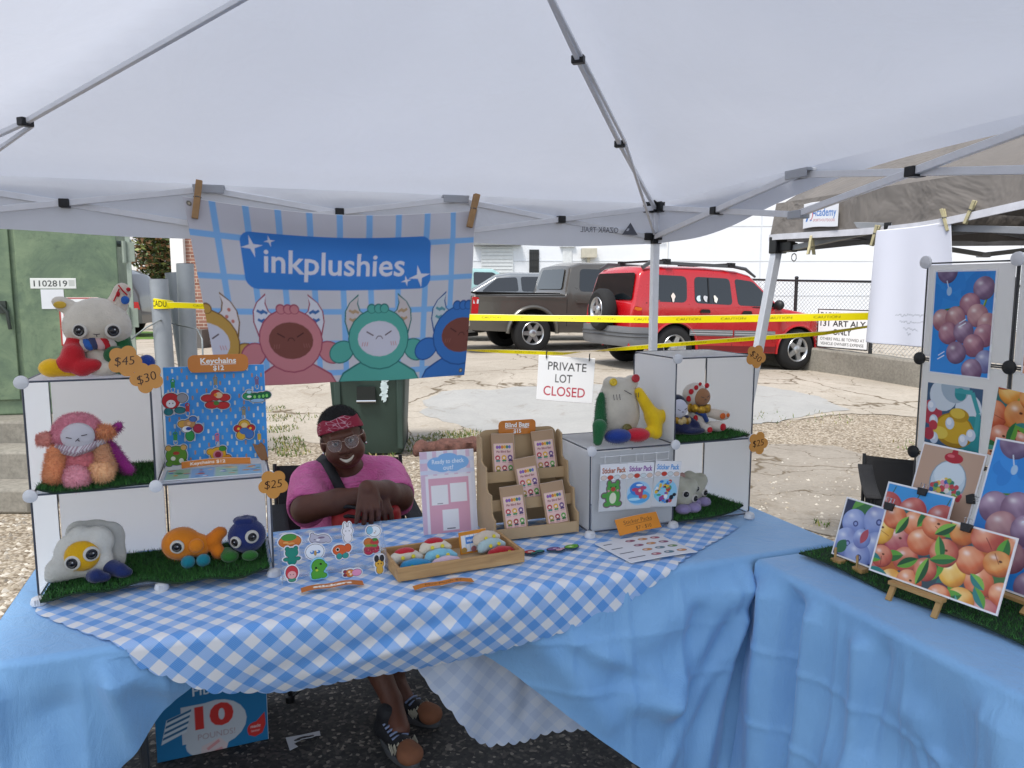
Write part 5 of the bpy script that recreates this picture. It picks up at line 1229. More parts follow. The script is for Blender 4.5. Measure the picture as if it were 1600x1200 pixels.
# grass mats
GRS = [mat('turf_dark', '#1d4a1c', .7, .2), mat('turf_green', '#2a6424', .7, .2), mat('turf_light', '#3f7d31', .7, .2)]
TURFB = mat('turf_backing', '#15301a', .9, .2)
def turf(label, fn, nu, nv, n, h=.016, seed=1, M=None, zoff=0):
    rg = random.Random(seed); o = MB(); o.grid(lambda a, b: (*fn(a, b)[:2], fn(a, b)[2] + .004), nu, nv)
    e = MB(); e.v = list(o.v); 
    base = obj('grass_mat', o, TURFB, smooth=60, M=M); q = base.modifiers.new('solid', 'SOLIDIFY'); q.thickness = .005; q.offset = -1
    b = MB(); vv, ff, mi = [], [], []
    for _ in range(n):
        x, y, z = fn(rg.random(), rg.random()); a = rg.uniform(0, 6.283); hh = h * rg.uniform(.6, 1.25); w = .0011; k = hh * rg.uniform(.1, .8); c = rg.uniform(0, 6.283)
        dx, dy = math.cos(a) * w, math.sin(a) * w; i = len(vv)
        vv += [(x - dx, y - dy, z + .003), (x + dx, y + dy, z + .003), (x + math.cos(c) * k, y + math.sin(c) * k, z + hh)]; ff.append((i, i + 1, i + 2)); mi.append(rg.choice((0, 0, 1, 1, 2)))
    b.v, b.f, b.mi = vv, ff, mi
    g = obj('grass_blades', b, GRS, base, smooth=0); g['kind'] = 'stuff'
    return tag(base, label, 'grass mat', 'artificial grass mats')
Z1 = TT + L1 + .003; Z0 = TT + H0 + .003
turf('artificial grass mat in the upper left cell under the pink plush', lambda a, b: tuple(F(.012 + .285 * a, .0 - .012 * math.sin(a * 5) * (1 - b) + .28 * b, Z1 + .012 * (1 - b) * max(0, 1 - 7 * a))), 20, 10, 9000, seed=2)
turf('long artificial grass mat across the bottom of the left shelf', lambda a, b: tuple(F(.012 + .585 * a, -.03 + .31 * b - .02 * math.sin(a * 9 + 1) * (1 - b), Z0 + .012 * math.sin(a * 11) ** 2 * max(0, 1 - 5 * b))), 40, 12, 17000, seed=3)
turf('artificial grass mat in the upper cell of the right shelf', lambda a, b: tuple(F(R0 + W2 + .012 + (W2 - .02) * a, .0 + .28 * b, Z1 + .008 * max(0, a * 3 - 2) * (1 - b))), 14, 10, 8000, seed=4)
turf('artificial grass mat in the bottom cell of the right shelf', lambda a, b: tuple(F(R0 + W2 + .01 + (W2 - .016) * a, -.005 + .285 * b + .03 * (1 - b) * max(0, a * 2 - 1), Z0 + .02 * max(0, a * 3 - 2) ** 2 * (1 - b))), 14, 10, 8000, seed=5)
# ---------------------------------------------------------------- plush toys
def eye(par, p, r=.014, ring=None, m=None, tilt=0., yaw=0.):
    M = T(*p) @ R(yaw) @ R(rad(90) + tilt, 'X')
    o = MB()
    if ring: o.lathe([(ring, -.004), (ring, .0015), (ring * .9, .003), (r, .0035)], 24, 0, M)
    e = obj('eye', o, mat('felt_white', '#c6c2bb', .9, .05), par) if ring else None
    o = MB(); o.lathe([(r, .0), (r, .005), (r * .8, .007), (r * .55, .006), (r * .3, .0085), (0, .0088)], 20, 0, M); obj('button', o, mat('button_black', '#14141a', .25, .1), e or par)
    o = MB(); o.ell((r * .25, r * .25, .009), (r * .16, r * .16, .002), 0, M, 8, 5); obj('glint', o, mat('painted_glint', '#b9bcc4', .3, .05), e or par)  # pale bead painted as a light glint on the button
def ruff(par, c, rx, ry, n, r, mats, tilt=.5, name='ruff', zr=1.6):
    o = MB(); rg = random.Random(n)
    for k in range(n):
        a = 6.283 * k / n; o.ell((0, 0, 0), (r * .8, r * 1.2, r * zr), k % len(mats), T(c[0] + rx * math.cos(a), c[1] + ry * math.sin(a), c[2] + rg.uniform(-.004, .004)) @ R(a + rg.uniform(-.4, .4)) @ R(tilt + rg.uniform(-.3, .3), 'X'), 8, 6)
    return obj(name, o, mats, par, smooth=80)
def E_(c, r, rt=None, k=None): 
    t = ('e', c, r, rt) if k is None else ('e', c, r, rt, k); return t
def plush(label, u, v, z, r=0., cat='plush toy'): return thing('plush_toy', label, cat, F(u, v, z), TH + r, 'handmade plush toys')
def pb(par, name, prims, c, fuzz=900, fl=.004, h=.0035, k=.010, m=None): return blob(name, prims, m or plush_mat(c), par, h, k, fuzz, fl)
CREAM = '#cbc4b8'; RED = '#b5202a'; YELL = '#e3b21a'; GRN = '#1f5a34'; NAVY = '#1d2b5c'; BLU = '#24418f'
def stitch(par, pts, c='#4a4247', r=.0012, name='stitching'):
    o = MB()
    for p in pts: o.tube(p, r, 5)
    obj(name, o, mat('thread' + c[1:], c, .8, .05), par)
# cream cat on top of the left shelf
t = plush('large cream cat plush with patchwork ear sitting on top of the left shelf', .165, .13, L2 + TT + .003)
pb(t, 'head', [E_((.004, -.01, .147), (.080, .058, .068)), E_((-.05, -.01, .135), (.035, .045, .045)), E_((.055, -.01, .13), (.035, .045, .045)), E_((-.072, 0, .192), (.040, .016, .022), rot3('Y', .5))], CREAM, 1500)
pb(t, 'ear', [('c', (.05, 0, .185), (.068, 0, .225), .030, .024), E_((.07, 0, .235), (.020, .016, .022))], '#c9bdb0', 300)
o = MB(); o.ell((.078, -.022, .208), (.012, .006, .012), 2); o.ell((.062, -.026, .225), (.005, .003, .008), 1, R(0)); o.ell((.088, -.016, .238), (.006, .004, .006), 1); o.tube([(.05, -.03, .205), (.058, -.029, .222), (.066, -.027, .24)], .002, 5, 1); o.tube([(.085, -.024, .222), (.074, -.026, .235), (.064, -.024, .25)], .002, 5, 1); o.ell((-.085, -.018, .196), (.016, .005, .010), 3, MI)
obj('ear_patch', o, [plush_mat(CREAM), plush_mat(RED), plush_mat('#2b5fb0'), plush_mat('#c9a640')], t)
eye(t, (-.034, -.061, .126), .0150, .0205, yaw=-.35); eye(t, (.048, -.063, .124), .0150, .0205, yaw=.3)
stitch(t, [[(.0, -.069, .116), (.008, -.069, .115), (.016, -.0685, .116)], [(.008, -.0685, .115), (.008, -.0675, .108)]])
pb(t, 'body', [E_((.005, .0, .05), (.05, .045, .06)), E_((.02, -.03, .02), (.04, .04, .025))], CREAM, 500)
ruff(t, (.003, -.005, .088), .050, .045, 22, .013, [plush_mat(c) for c in ('#c9c2bd', '#2b5fb0', '#3a3f60', '#c9a6a8', '#b5202a', '#c9c2bd', '#2c6a4a')])
pb(t, 'arm', [('c', (-.05, -.02, .10), (-.062, -.03, .06), .024, .027), E_((-.07, -.045, .035), (.032, .028, .026)), E_((-.035, -.055, .025), (.03, .025, .026)), E_((-.01, -.06, .03), (.026, .022, .018)), E_((-.055, -.05, .06), (.028, .025, .03))], RED, 500)
pb(t, 'arm', [('c', (.062, -.01, .10), (.072, -.02, .05), .022, .024), E_((.045, -.045, .055), (.028, .024, .026)), E_((.065, -.035, .02), (.036, .03, .022))], GRN, 500)
pb(t, 'leg', [('c', (-.11, -.045, .024), (-.06, -.03, .018), .024, .02), E_((-.115, -.045, .025), (.028, .025, .022))], YELL, 300)
pb(t, 'leg', [('c', (.10, -.01, .02), (.125, -.02, .03), .020, .022)], BLU, 250)
# pink and orange long-haired plush
t = plush('fluffy pink and orange plush with a round pale sleepy face in the upper left cell', .108, .10, Z1 + .016)
PK = ('#dc838c', '#e59a6c', '#dd8fa2', '#cf9a70')
pb(t, 'head', [E_((-.005, .0, .128), (.062, .05, .054))], PK[2], 6500, .008)
pb(t, 'ear', [E_((-.083, -.005, .115), (.026, .018, .018))], '#dd978c', 1200, .008); pb(t, 'ear', [E_((.055, -.012, .128), (.034, .02, .017))], PK[1], 1500, .011)
blob('face', [E_((.002, -.040, .124), (.043, .020, .038))], plush_mat('#c2c0c8', var=.04, bump=.2), t, .003, .01)
stitch(t, [[(-.024, -.0585, .125), (-.010, -.060, .122)], [(.014, -.0605, .128), (.028, -.058, .130)], [(-.001, -.061, .113), (.004, -.0605, .118), (.009, -.061, .113)], [(.004, -.0605, .118), (.008, -.061, .121)]])
o = MB(); rg = random.Random(2)
for k in range(34):
    x = -.060 + .120 * k / 33; a = rg.uniform(-.5, .5); y = -.048 + .03 * (x / .05) ** 2; z = .084 + .012 * abs(x / .05)
    o.tube([(x - .008, y, z - .012), (x + .006 * a, y - .016, z - .002), (x + .008, y - .002, z + .012)], .0046, 5, k % 2)
obj('ruff', o, [plush_mat('#cfcad2'), plush_mat('#a8909e')], t, smooth=80)
pb(t, 'body', [E_((0, .0, .055), (.05, .042, .055)), E_((.0, -.02, .04), (.045, .03, .035))], PK[0], 5000, .008)
pb(t, 'arm', [('c', (-.055, -.02, .075), (-.062, -.045, .02), .025, .026)], PK[1], 2800, .008); pb(t, 'arm', [('c', (.048, -.01, .085), (.066, -.03, .03), .022, .024)], '#cf9a76', 2200, .008)
pb(t, 'leg', [('c', (-.012, -.04, .02), (.0, -.078, .012), .026, .030)], '#e29aa8', 2500, .008); pb(t, 'leg', [('c', (.04, -.035, .022), (.062, -.068, .022), .024, .026)], '#e8b688', 2200, .008)
pb(t, 'tail', [('c', (.07, .02, .075), (.118, .005, .008), .020, .015), ('c', (.065, .02, .11), (.098, .01, .138), .014, .012)], '#9a2f85', 1200, .008)
# egg
t = plush('fried egg plush with two round eyes and navy feet in the lower left cell', .095, .085, Z0 + .014)
ro = rot3('Y', -.35)
pb(t, 'egg_white', [E_((-.01, 0, .066), (.062, .026, .068)), E_((.04, .0, .10), (.045, .024, .045)), E_((-.05, .0, .03), (.045, .026, .036)), E_((.03, .0, .045), (.05, .026, .05)), E_((-.0, .0, .12), (.03, .02, .03)), E_((-.075, .0, .015), (.026, .022, .022))], '#cbc9c2', 1200)
pb(t, 'egg_flap', [E_((.03, .035, .105), (.06, .018, .05)), E_((.075, .03, .10), (.035, .016, .045)), E_((-.01, .035, .12), (.035, .016, .035)), E_((.085, .03, .05), (.025, .014, .05))], '#b9b8b3', 600)
pb(t, 'yolk', [E_((.004, -.022, .068), (.046, .022, .044))], '#d6a514', 500)
eye(t, (-.018, -.040, .056), .015, .021, yaw=-.2); eye(t, (.030, -.038, .076), .015, .021, yaw=.35)
pb(t, 'foot', [('c', (.03, -.04, .012), (.042, -.06, .018), .018, .020), E_((.062, -.055, .010), (.016, .016, .012))], NAVY, 250)
pb(t, 'foot', [('c', (.075, -.01, .02), (.098, -.03, .018), .024, .020), E_((.11, -.035, .01), (.022, .02, .013))], NAVY, 300)
# orange fish
t = plush('orange fish plush with one big eye and teal feet on the lower grass mat', .372, .12, Z0 + .014)
pb(t, 'body', [E_((-.018, 0, .056), (.056, .042, .050)), E_((.03, 0, .045), (.035, .032, .035))], '#d8801f', 900)
pb(t, 'gill_fin', [E_((.024, -.036, .056), (.022, .014, .022))], '#d8801f', 150)
pb(t, 'tail_fin', [('c', (.05, 0, .045), (.072, 0, .058), .022, .024), E_((.09, .0, .078), (.022, .02, .018)), E_((.082, -.01, .024), (.020, .018, .024))], '#cf741a', 500)
eye(t, (-.028, -.0415, .060), .014, .020, yaw=-.15)
for x in (-.0, .042): pb(t, 'foot', [E_((x, -.045, .012), (.020, .020, .019))], '#17798c', 200)
# blueberry
t = plush('round navy blueberry plush with two ringed eyes beside the orange fish', .540, .12, Z0 + .014)
pb(t, 'body', [E_((0, 0, .060), (.056, .050, .052))], '#22306b', 900)
pb(t, 'crown', [E_((.020 * math.cos(a) - .004, .018 * math.sin(a) + .004, .106), (.017, .015, .013)) for a in (.2, 1.4, 2.7, 3.9, 5.2)], '#22306b', 250)
eye(t, (-.034, -.040, .055), .012, .018, yaw=-.65); eye(t, (.014, -.050, .070), .013, .020, yaw=.15)
pb(t, 'foot', [E_((-.052, -.03, .010), (.026, .024, .018)), E_((-.06, -.01, .014), (.02, .02, .018))], '#2e6a2a', 200); pb(t, 'foot', [E_((.006, -.055, .014), (.024, .020, .015))], '#2e6a2a', 200)
# big cream creature lying on the right shelf
t = plush('big cream plush with coloured buttons and one green arm on the right shelf', 1.835, .12, L1 + TT + .004)
pb(t, 'body', [E_((-.005, .03, .09), (.088, .055, .10)), E_((.0, .035, .16), (.070, .045, .065)), E_((-.035, .03, .205), (.026, .026, .024)), E_((.05, .03, .205), (.026, .026, .026))], '#c5bfb2', 1800)
o = MB(); 
for p, r, c in (((-.038, -.0, .212), .014, '#d8b81f'), ((.052, -.0, .222), .015, '#b01f2a'), ((.005, -.030, .045), .018, '#6b6428')):
    o = MB(); M = T(*p) @ R(rad(80), 'X'); o.lathe([(r, -.004), (r, .003), (r * .8, .005), (r * .72, .003), (r * .2, .003), (r * .2, .006), (0, .006)], 18, 0, M); obj('button', o, mat('button' + c[1:], c, .3, .05), t)
stitch(t, [[(-.045 + .012 * k, -.022, .150), (-.047 + .012 * k, -.019, .170)] for k in range(3)] + [[(.0, -.013, .182), (.03, -.012, .166)]] + [[(.045 + .010 * k, -.017, .155), (.046 + .010 * k, -.014, .172)] for k in range(2)])
pb(t, 'arm', [('c', (-.088, .0, .145), (-.098, -.02, .06), .016, .024), E_((-.085, .0, .16), (.012, .012, .02))], GRN, 900, .006); pb(t, 'leg', [('c', (-.115, -.05, .065), (-.122, -.05, .012), .026, .016)], '#24613a', 300)
pb(t, 'leg', [E_((-.045, -.055, .026), (.052, .035, .026))], '#1f3a86', 500); pb(t, 'leg', [E_((.032, -.055, .026), (.048, .034, .025))], '#b81f33', 500)
pb(t, 'arm', [('c', (.068, .005, .17), (.112, -.03, .08), .018, .026), ('c', (.112, -.03, .08), (.115, -.045, .025), .034, .022), E_((.145, -.04, .085), (.025, .02, .024)), E_((.085, -.045, .03), (.02, .02, .02))], '#dcb81c', 900)
# navy and spotted pair
GOLD = mat('gold_lame', '#a8812c', .35, .3, 40, .3, 200, metal=.6); GOLDP = mat('gold_pale', '#c2ab7c', .5, .2, 40, .3, 200, metal=.3)
t = plush('navy plush with a pale sleepy face and gold ruff leaning at the cell wall', 2.065, .105, Z1 + .012)
pb(t, 'hood', [E_((-.008, .012, .100), (.042, .034, .045))], '#1c2338', 400); blob('face', [E_((-.012, -.014, .095), (.034, .020, .036))], plush_mat('#c4c5d4', var=.03, bump=.2), t, .003, .01)
stitch(t, [[(-.028, -.032, .096), (-.018, -.034, .092)], [(.0, -.034, .094), (.010, -.031, .098)], [(-.012, -.0345, .084), (-.008, -.0345, .088), (-.004, -.0345, .084)]])
ruff(t, (-.0, -.005, .052), .034, .026, 16, .009, [GOLDP, GOLD, GOLDP]); pb(t, 'body', [E_((.0, .0, .028), (.05, .036, .032)), E_((.04, -.03, .012), (.05, .026, .014)), ('c', (.03, -.0, .05), (.055, -.02, .03), .018, .018)], '#20264a', 600)
t = plush('white plush with red spots, tan face and orange paw pads in the upper right cell', 2.158, .135, Z1 + .012)
pb(t, 'hood', [E_((-.004, .01, .135), (.048, .040, .046))], '#c9c1b8', 500); blob('face', [E_((.008, -.018, .130), (.036, .022, .034))], plush_mat('#9a6f50', var=.05, bump=.2), t, .003, .01)
o = MB()
for p, r in (((-.038, -.018, .152), .011), ((-.043, -.012, .125), .012), ((-.022, -.026, .168), .009), ((.03, -.018, .172), .010), ((.0, -.018, .179), .007)): o.ell(p, (r, r * .5, r))
obj('spots', o, plush_mat(RED), t, smooth=80)
stitch(t, [[(-.008, -.038, .134), (.004, -.0405, .130)], [(.018, -.040, .131), (.030, -.036, .136)], [(.006, -.0415, .121), (.010, -.0415, .125), (.014, -.041, .121)]])
ruff(t, (.004, -.01, .088), .038, .03, 18, .010, [GOLD, mat('gold_bright', '#c59a2e', .3, .2, 40, metal=.6)])
pb(t, 'body', [E_((.005, .0, .05), (.04, .034, .045))], '#c9c1b8', 400); o = MB(); o.tube([(-.02, -.025, .078), (.008, -.036, .065), (.025, -.030, .04)], .010, 8); obj('sash', o, plush_mat('#27407a'), t, smooth=80)
o = MB(); o.ell((-.022, -.028, .052), (.010, .005, .013)); obj('patch', o, plush_mat(RED), t, smooth=80)
pb(t, 'arm', [('c', (.035, -.005, .07), (.088, -.03, .058), .017, .020), E_((.105, -.035, .058), (.016, .016, .016))], '#c9bdb0', 350)
o = MB(); o.ell((.082, -.050, .058), (.013, .004, .012)); o.ell((.105, -.050, .060), (.008, .004, .008)); obj('paw_pad', o, plush_mat('#c9622a'), t, smooth=80)
pb(t, 'leg', [('c', (.0, -.03, .02), (.012, -.055, .014), .018, .018)], '#c9c1b8', 250); pb(t, 'leg', [('c', (.045, -.03, .02), (.066, -.05, .020), .018, .020)], '#c9c1b8', 250)
o = MB(); o.ell((.012, -.072, .014), (.012, .004, .011)); o.ell((.072, -.068, .020), (.013, .005, .014)); obj('paw_pad', o, plush_mat(RED), t, smooth=80)
# lavender footed pair
for (u, v, s, lb) in ((2.085, .085, 1.0, 'cream plush with button eyes and lavender feet, the front one of two'), (2.165, .14, .95, 'cream plush with button eyes and lavender feet, the one behind its twin')):
    t = plush(lb, u, v, Z0 + .014, .1)
    pb(t, 'body', [E_((-.01 * s, 0, .062), (.048 * s, .040, .055)), E_((-.03, .0, .105), (.026, .022, .024)), E_((.022, .0, .085), (.03, .028, .03))], '#bdbbaa', 700)
    eye(t, (-.026, -.038, .068), .0105, .0145, yaw=-.3); eye(t, (.014, -.040, .048), .0105, .0145, yaw=.15)
    for x in (-.035, .012): pb(t, 'foot', [E_((x, -.036, .012), (.030, .026, .018))], '#8f83ad', 300)
    if s == 1.0: pb(t, 'ear', [('c', (-.045, .01, .125), (-.005, .012, .125), .011, .011)], '#b58f86', 150)
# ---------------------------------------------------------------- flower price tags
def flower(R_=.036, n=60, ph=0.): return [(R_ * (.74 + .26 * abs(math.cos(2.5 * a + ph)) ** .8) * math.cos(a), R_ * (.74 + .26 * abs(math.cos(2.5 * a + ph)) ** .8) * math.sin(a)) for a in [6.283 * k / n for k in range(n)]]
for (u, v, z, s, ph, ro, lb) in ((.248, -.020, 1.405, '$45', .3, .06, 'orange flower price tag reading $45 in front of the cream cat'), (.300, -.026, 1.358, '$30', 1.2, .3, 'orange flower price tag reading $30 at the left shelf top corner'), (.618, -.022, 1.032, '$25', .9, .05, 'orange flower price tag reading $25 on the left shelf beside the seated person'),
                               (2.297, -.022, 1.355, '$30', .5, -.65, 'orange flower price tag reading $30 on the right shelf top corner'), (2.322, -.022, 1.035, '$25', .2, .1, 'orange flower price tag reading $25 on the right shelf edge')):
    d = D(.1, .1); k = .8 if ro < -.3 else 1
    for dx in (-.0003, .0003): d.text(s, dx, .0, .034, '#3d2317', -.012, rot=ro, shear=.15)
    tag(plate('price_tag', flower(.043, 80, ph), d, FM(u, v, z, tilt=rad(4)) @ UP, None, .0015, '#c98d45'), lb, 'price tag', 'orange flower price tags')
OR = '#c97a2f'
# ---------------------------------------------------------------- keychain pegboard
d = D(.298, .302, '#3d97e2'); rg = random.Random(6)
for j in range(14):
    for i in range(11):
        x = .012 + .0275 * i + (.01375 if j % 2 else 0); y = .010 + .0215 * j
        if x < .29: d.rr(x - .0026, y - .0066, x + .0026, y + .0066, .002, rg.choice(('#d9d6cc', '#d9d6cc', '#e3e1da', '#b58a72', '#a9b4bd')))
PBM = FM(.318, .245, L1 + TT + .006, 0, rad(4))
pbd = board('pegboard', d, PBM @ UP, px=.0013, thick=.004, back='#3d97e2')
tag(pbd, 'blue pegboard hung with keychains in the open upper cell', 'pegboard')
d = D(.178, .055); d.rr(.002, .002, .176, .053, .018, OR); d.text('Keychains', .089, .036, .024, '#f0ece6', .028, wfit=.105); d.line([(.037, .0245), (.141, .0245)], .0016, '#f0ece6'); d.text('$12', .089, .013, .021, '#f0ece6', .03)
tag(plate('price_sign', rrpts(0, 0, .178, .055, .02), d, PBM @ T(.072, -.012, .282) @ R(.0) @ UP, None, .002, OR), 'orange Keychains $12 sign on top of the blue pegboard', 'price sign')
def outline_of(shapes, grow=.004, n=72):
    """star-shaped outer line round a set of discs (x, y, rx, ry): the cut-out edge of a charm or sticker"""
    cx = sum(s[0] for s in shapes) / len(shapes); cy = sum(s[1] for s in shapes) / len(shapes); o = []
    for k in range(n):
        a = 6.283 * k / n; ca, sa = math.cos(a), math.sin(a); best = .004
        for x, y, rx, ry in shapes:
            rx += grow; ry += grow; dx, dy = cx - x, cy - y
            A = (ca / rx) ** 2 + (sa / ry) ** 2; B = 2 * (dx * ca / rx ** 2 + dy * sa / ry ** 2); C_ = (dx / rx) ** 2 + (dy / ry) ** 2 - 1; q = B * B - 4 * A * C_
            if q > 0: best = max(best, (-B + math.sqrt(q)) / (2 * A))
        o.append((cx + best * ca, cy + best * sa))
    return o
def sticker(name, label, cat, group, M, shapes, extras=(), edge='#e4e4e6', thick=.002, grow=.004, par=None):
    """shapes: (x, y, rx, ry, colour); extras: further print on top, not part of the outline"""
    d = D(.1, .1)
    for x, y, rx, ry, c in shapes: d.disc(x, y, rx + .0012, '#3b3a48', ry + .0012)
    for x, y, rx, ry, c in shapes: d.disc(x, y, rx, c, ry)
    for e in extras:
        if e[0] == 'l': d.line(e[1], e[2], e[3])
        else: d.disc(e[0], e[1], e[2], e[4], e[3])
    o = plate(name, outline_of([s[:4] for s in shapes], grow), d, M, par, thick, edge)
    return tag(o, label, cat, group) if par is None else o
KC = [((272, 630), 'red hooded figure with teal feet', '#2f8f4a', [(-.006, .006, .018, .018, '#b5252f'), (.018, .012, .011, .010, '#8f8f96'), (-.012, -.018, .009, .008, '#1f6d74'), (.012, -.016, .011, .007, '#1f6d74')], [(-.006, .000, .010, .009, '#dcd6da'), (-.009, .001, .0012, .0016, '#333'), (-.002, .001, .0012, .0016, '#333')]),
      ((338, 625), 'large red lobster shape', '#8f8468', [(-.018, .006, .014, .008, '#b52a30'), (.0, .012, .011, .012, '#b52a30'), (.018, .006, .012, .008, '#b52a30'), (-.010, -.010, .014, .008, '#b52a30'), (.014, -.012, .014, .008, '#b52a30'), (.006, .012, .008, .007, '#d9b48f')], [(0, -.006, .006, .005, '#4c7a35'), (-.001, .013, .0035, .0035, '#d98a2f')]),
      ((402, 619), 'long green caterpillar shape', '#7c5f86', [(-.020, .002, .012, .008, '#2f8f5a'), (-.006, .000, .011, .0085, '#1f6b44'), (.008, .001, .011, .0085, '#1f6b44'), (.020, .003, .010, .008, '#1f6b44'), (-.018, .012, .006, .004, '#9fc6dc'), (0, -.009, .016, .004, '#8fb6dc')], [(-.018, .001, .005, .003, '#e6ece6'), (-.006, 0, .003, .004, '#7ad06a'), (.004, 0, .003, .004, '#7ad06a'), (.013, .001, .003, .004, '#7ad06a'), (.021, .002, .003, .004, '#7ad06a')]),
      ((295, 668), 'blue bird with a green foot', '#a8242c', [(-.012, .010, .010, .008, '#c99a4a'), (.002, .010, .012, .010, '#b98a5a'), (.010, .020, .008, .006, '#3f6db0'), (.020, -.002, .010, .010, '#a52a44'), (.002, -.018, .009, .012, '#2f8f4a'), (-.004, -.002, .010, .007, '#e6e8ee')], [(.0, -.001, .006, .004, '#27429a'), (.001, .011, .004, .004, '#e0b07a')]),
      ((382, 671), 'yellow bear with red paws', '#8f8468', [(0, .010, .013, .014, '#d0a53a'), (-.014, .004, .009, .008, '#b52a30'), (.014, .004, .009, .008, '#b52a30'), (-.008, -.012, .010, .010, '#d0a53a'), (.010, -.010, .010, .011, '#3f6db0'), (0, -.002, .011, .008, '#3f6db0')], [(-.013, .004, .003, .003, '#e8c34a'), (.013, .004, .003, .003, '#e8c34a'), (0, .012, .007, .006, '#e3c48a')]),
      ((276, 711), 'square green toad', '#2f8f4a', [(0, 0, .022, .022, '#5a8a2f'), (-.016, .018, .006, .006, '#c9a05a'), (.016, .018, .006, .006, '#c9a05a'), (-.016, -.018, .007, .006, '#5a8a2f'), (.016, -.018, .007, .006, '#5a8a2f')], [(0, .006, .007, .004, '#a03a2a'), (-.007, -.006, .005, .005, '#d9dcc9'), (.010, -.012, .005, .006, '#d9dcc9')]),
      ((341, 711), 'yellow petalled flower with a pink face', '#c76a86', [(0, .004, .017, .016, '#d9a52f'), (-.016, .010, .008, .007, '#d9a52f'), (.020, -.006, .008, .007, '#d98a2f'), (.010, .016, .008, .006, '#3f8a3a'), (0, -.018, .012, .010, '#2f7d6a')], [(0, .003, .011, .010, '#c9808c'), (0, .003, .007, .007, '#8f2f44')])]
for (px, py), nm, clip, shp, ext in KC:
    u_, z_ = 0, 0
    q = (Vector((0, 0, 1.6)), ray(px, py)); ori = F(0, .236, 0); nv = Vector((-UY, UX, 0)); tt = (ori - q[0]).dot(nv) / q[1].dot(nv); P = q[0] + q[1] * tt
    k = thing('keychain', 'keychain on the blue pegboard, ' + nm, 'keychain', M=Matrix.Translation(P) @ R(TH) @ Matrix.Scale(1.35, 4), group='keychains on the pegboard')
    sticker('charm', None, None, None, T(0, -.006, 0) @ UP, shp, ext, '#c9ccd2', .003, .0028, k)
    top = max(s[1] + s[3] for s in shp); o = MB(); o.tube([(.004 * math.cos(a), -.008, top + .008 + .006 * math.sin(a)) for a in [6.283 * i / 12 for i in range(12)]], .0011, 5, closed=True); o.tube([(0, -.008, top + .026), (0, .006, top + .034)], .0012, 5); obj('ring', o, CHROME, k)
    o = MB(); o.box((0, -.008, top + .019), (.008, .005, .013)); o.tube([(.004 * math.cos(a), -.008, top + .027 + .004 * math.sin(a)) for a in [6.283 * i / 10 for i in range(10)]], .0014, 5, closed=True); obj('clasp', o, mat('clasp' + clip[1:], clip, .4, .05), k)
ori = F(0, .236, 0); r_ = ray(406, 706); P = Vector((0, 0, 1.6)) + r_ * ((ori - Vector((0, 0, 1.6))).dot(nv) / r_.dot(nv))
k = thing('keychain', 'keychain on the blue pegboard turned to its plain brown back', 'keychain', M=Matrix.Translation(P) @ R(TH) @ Matrix.Scale(1.35, 4), group='keychains on the pegboard')
plate('charm', [(-.016, .022), (-.004, .018), (.004, .024), (.012, .014), (.016, -.004), (.018, -.022), (.006, -.024), (-.004, -.010), (-.010, .004)], D(.1, .1), T(0, -.006, 0) @ UP, k, .003, '#8f6748')
o = MB(); o.tube([(.0, -.008, .024), (0, -.008, .032), (0, .006, .05)], .0012, 5); obj('ring', o, CHROME, k); o = MB(); o.box((0, -.008, .038), (.008, .005, .014)); obj('clasp', o, mat('clasp_gold', '#c9a03a', .4, .05), k)
# cards lying under the pegboard, and its curled strip
d = D(.27, .13, '#9db7c9'); rg = random.Random(12)
for i in range(4):
    d.rect(.004 + .067 * i, .004, .066 + .067 * i, .126, ('#8fb39a', '#7fa8cf', '#9fc0b0', '#8fb6d0')[i])
    for _ in range(8): d.disc(.035 + .067 * i + rg.uniform(-.024, .024), .065 + rg.uniform(-.05, .05), rg.uniform(.005, .012), rg.choice(('#b5453a', '#2f7d4a', '#d9c9a0', '#3a6fb5', '#c98a3a', '#dfe3e6')), rg.uniform(.004, .01))
tag(board('printed_cards', d, FM(.322, .03, L1 + TT + .006), px=.002, thick=.002), 'row of small printed cards lying flat under the pegboard', 'cards')
d = D(.20, .022); d.text('Keychains $12', .075, .011, .014, '#efe9df', .02, wfit=.10)
tag(board('paper_strip', D(.2, .022, OR).text('Keychains $12', .075, .011, .014, '#efe9df', .02, wfit=.10), FM(.362, .17, L1 + TT + .006, rad(2)) @ R(rad(55), 'X'), px=.0018, thick=.001, fn=lambda x, y: (x, y, .010 * math.sin(x * 18)), back=OR), 'curled orange paper strip in front of the pegboard foot', 'paper sign')
# ---------------------------------------------------------------- acrylic sticker stand
ACR = NT('clear_acrylic'); ACR.set(Base_Color=(.96, .98, 1.0), Roughness=.03, IOR=1.2, Transmission_Weight=1.0, Alpha=.35); ACR = ACR.m
st = thing('sticker_stand', 'clear acrylic step stand full of die cut stickers', 'display stand', F(.628, -.085, TT), TH)
o = MB()
for k in range(3):
    y = .004 + .032 * k; z = .012 + .040 * k
    o.box((.153, y, z + .016), (.300, .0025, .034)); o.box((.153, y + .016, z), (.300, .030, .0025))
obj('steps', o, ACR, st, smooth=0)
for x in (.001, .306): o = MB(); o.prism([(-.012, 0), (.10, 0), (.10, .125), (.075, .125), (-.012, .03)], -.0015, .0015, 0, T(x, 0, 0) @ Matrix(((0, 0, 1, 0), (1, 0, 0, 0), (0, 1, 0, 0), (0, 0, 0, 1)))); obj('side_wall', o, ACR, st, smooth=0)
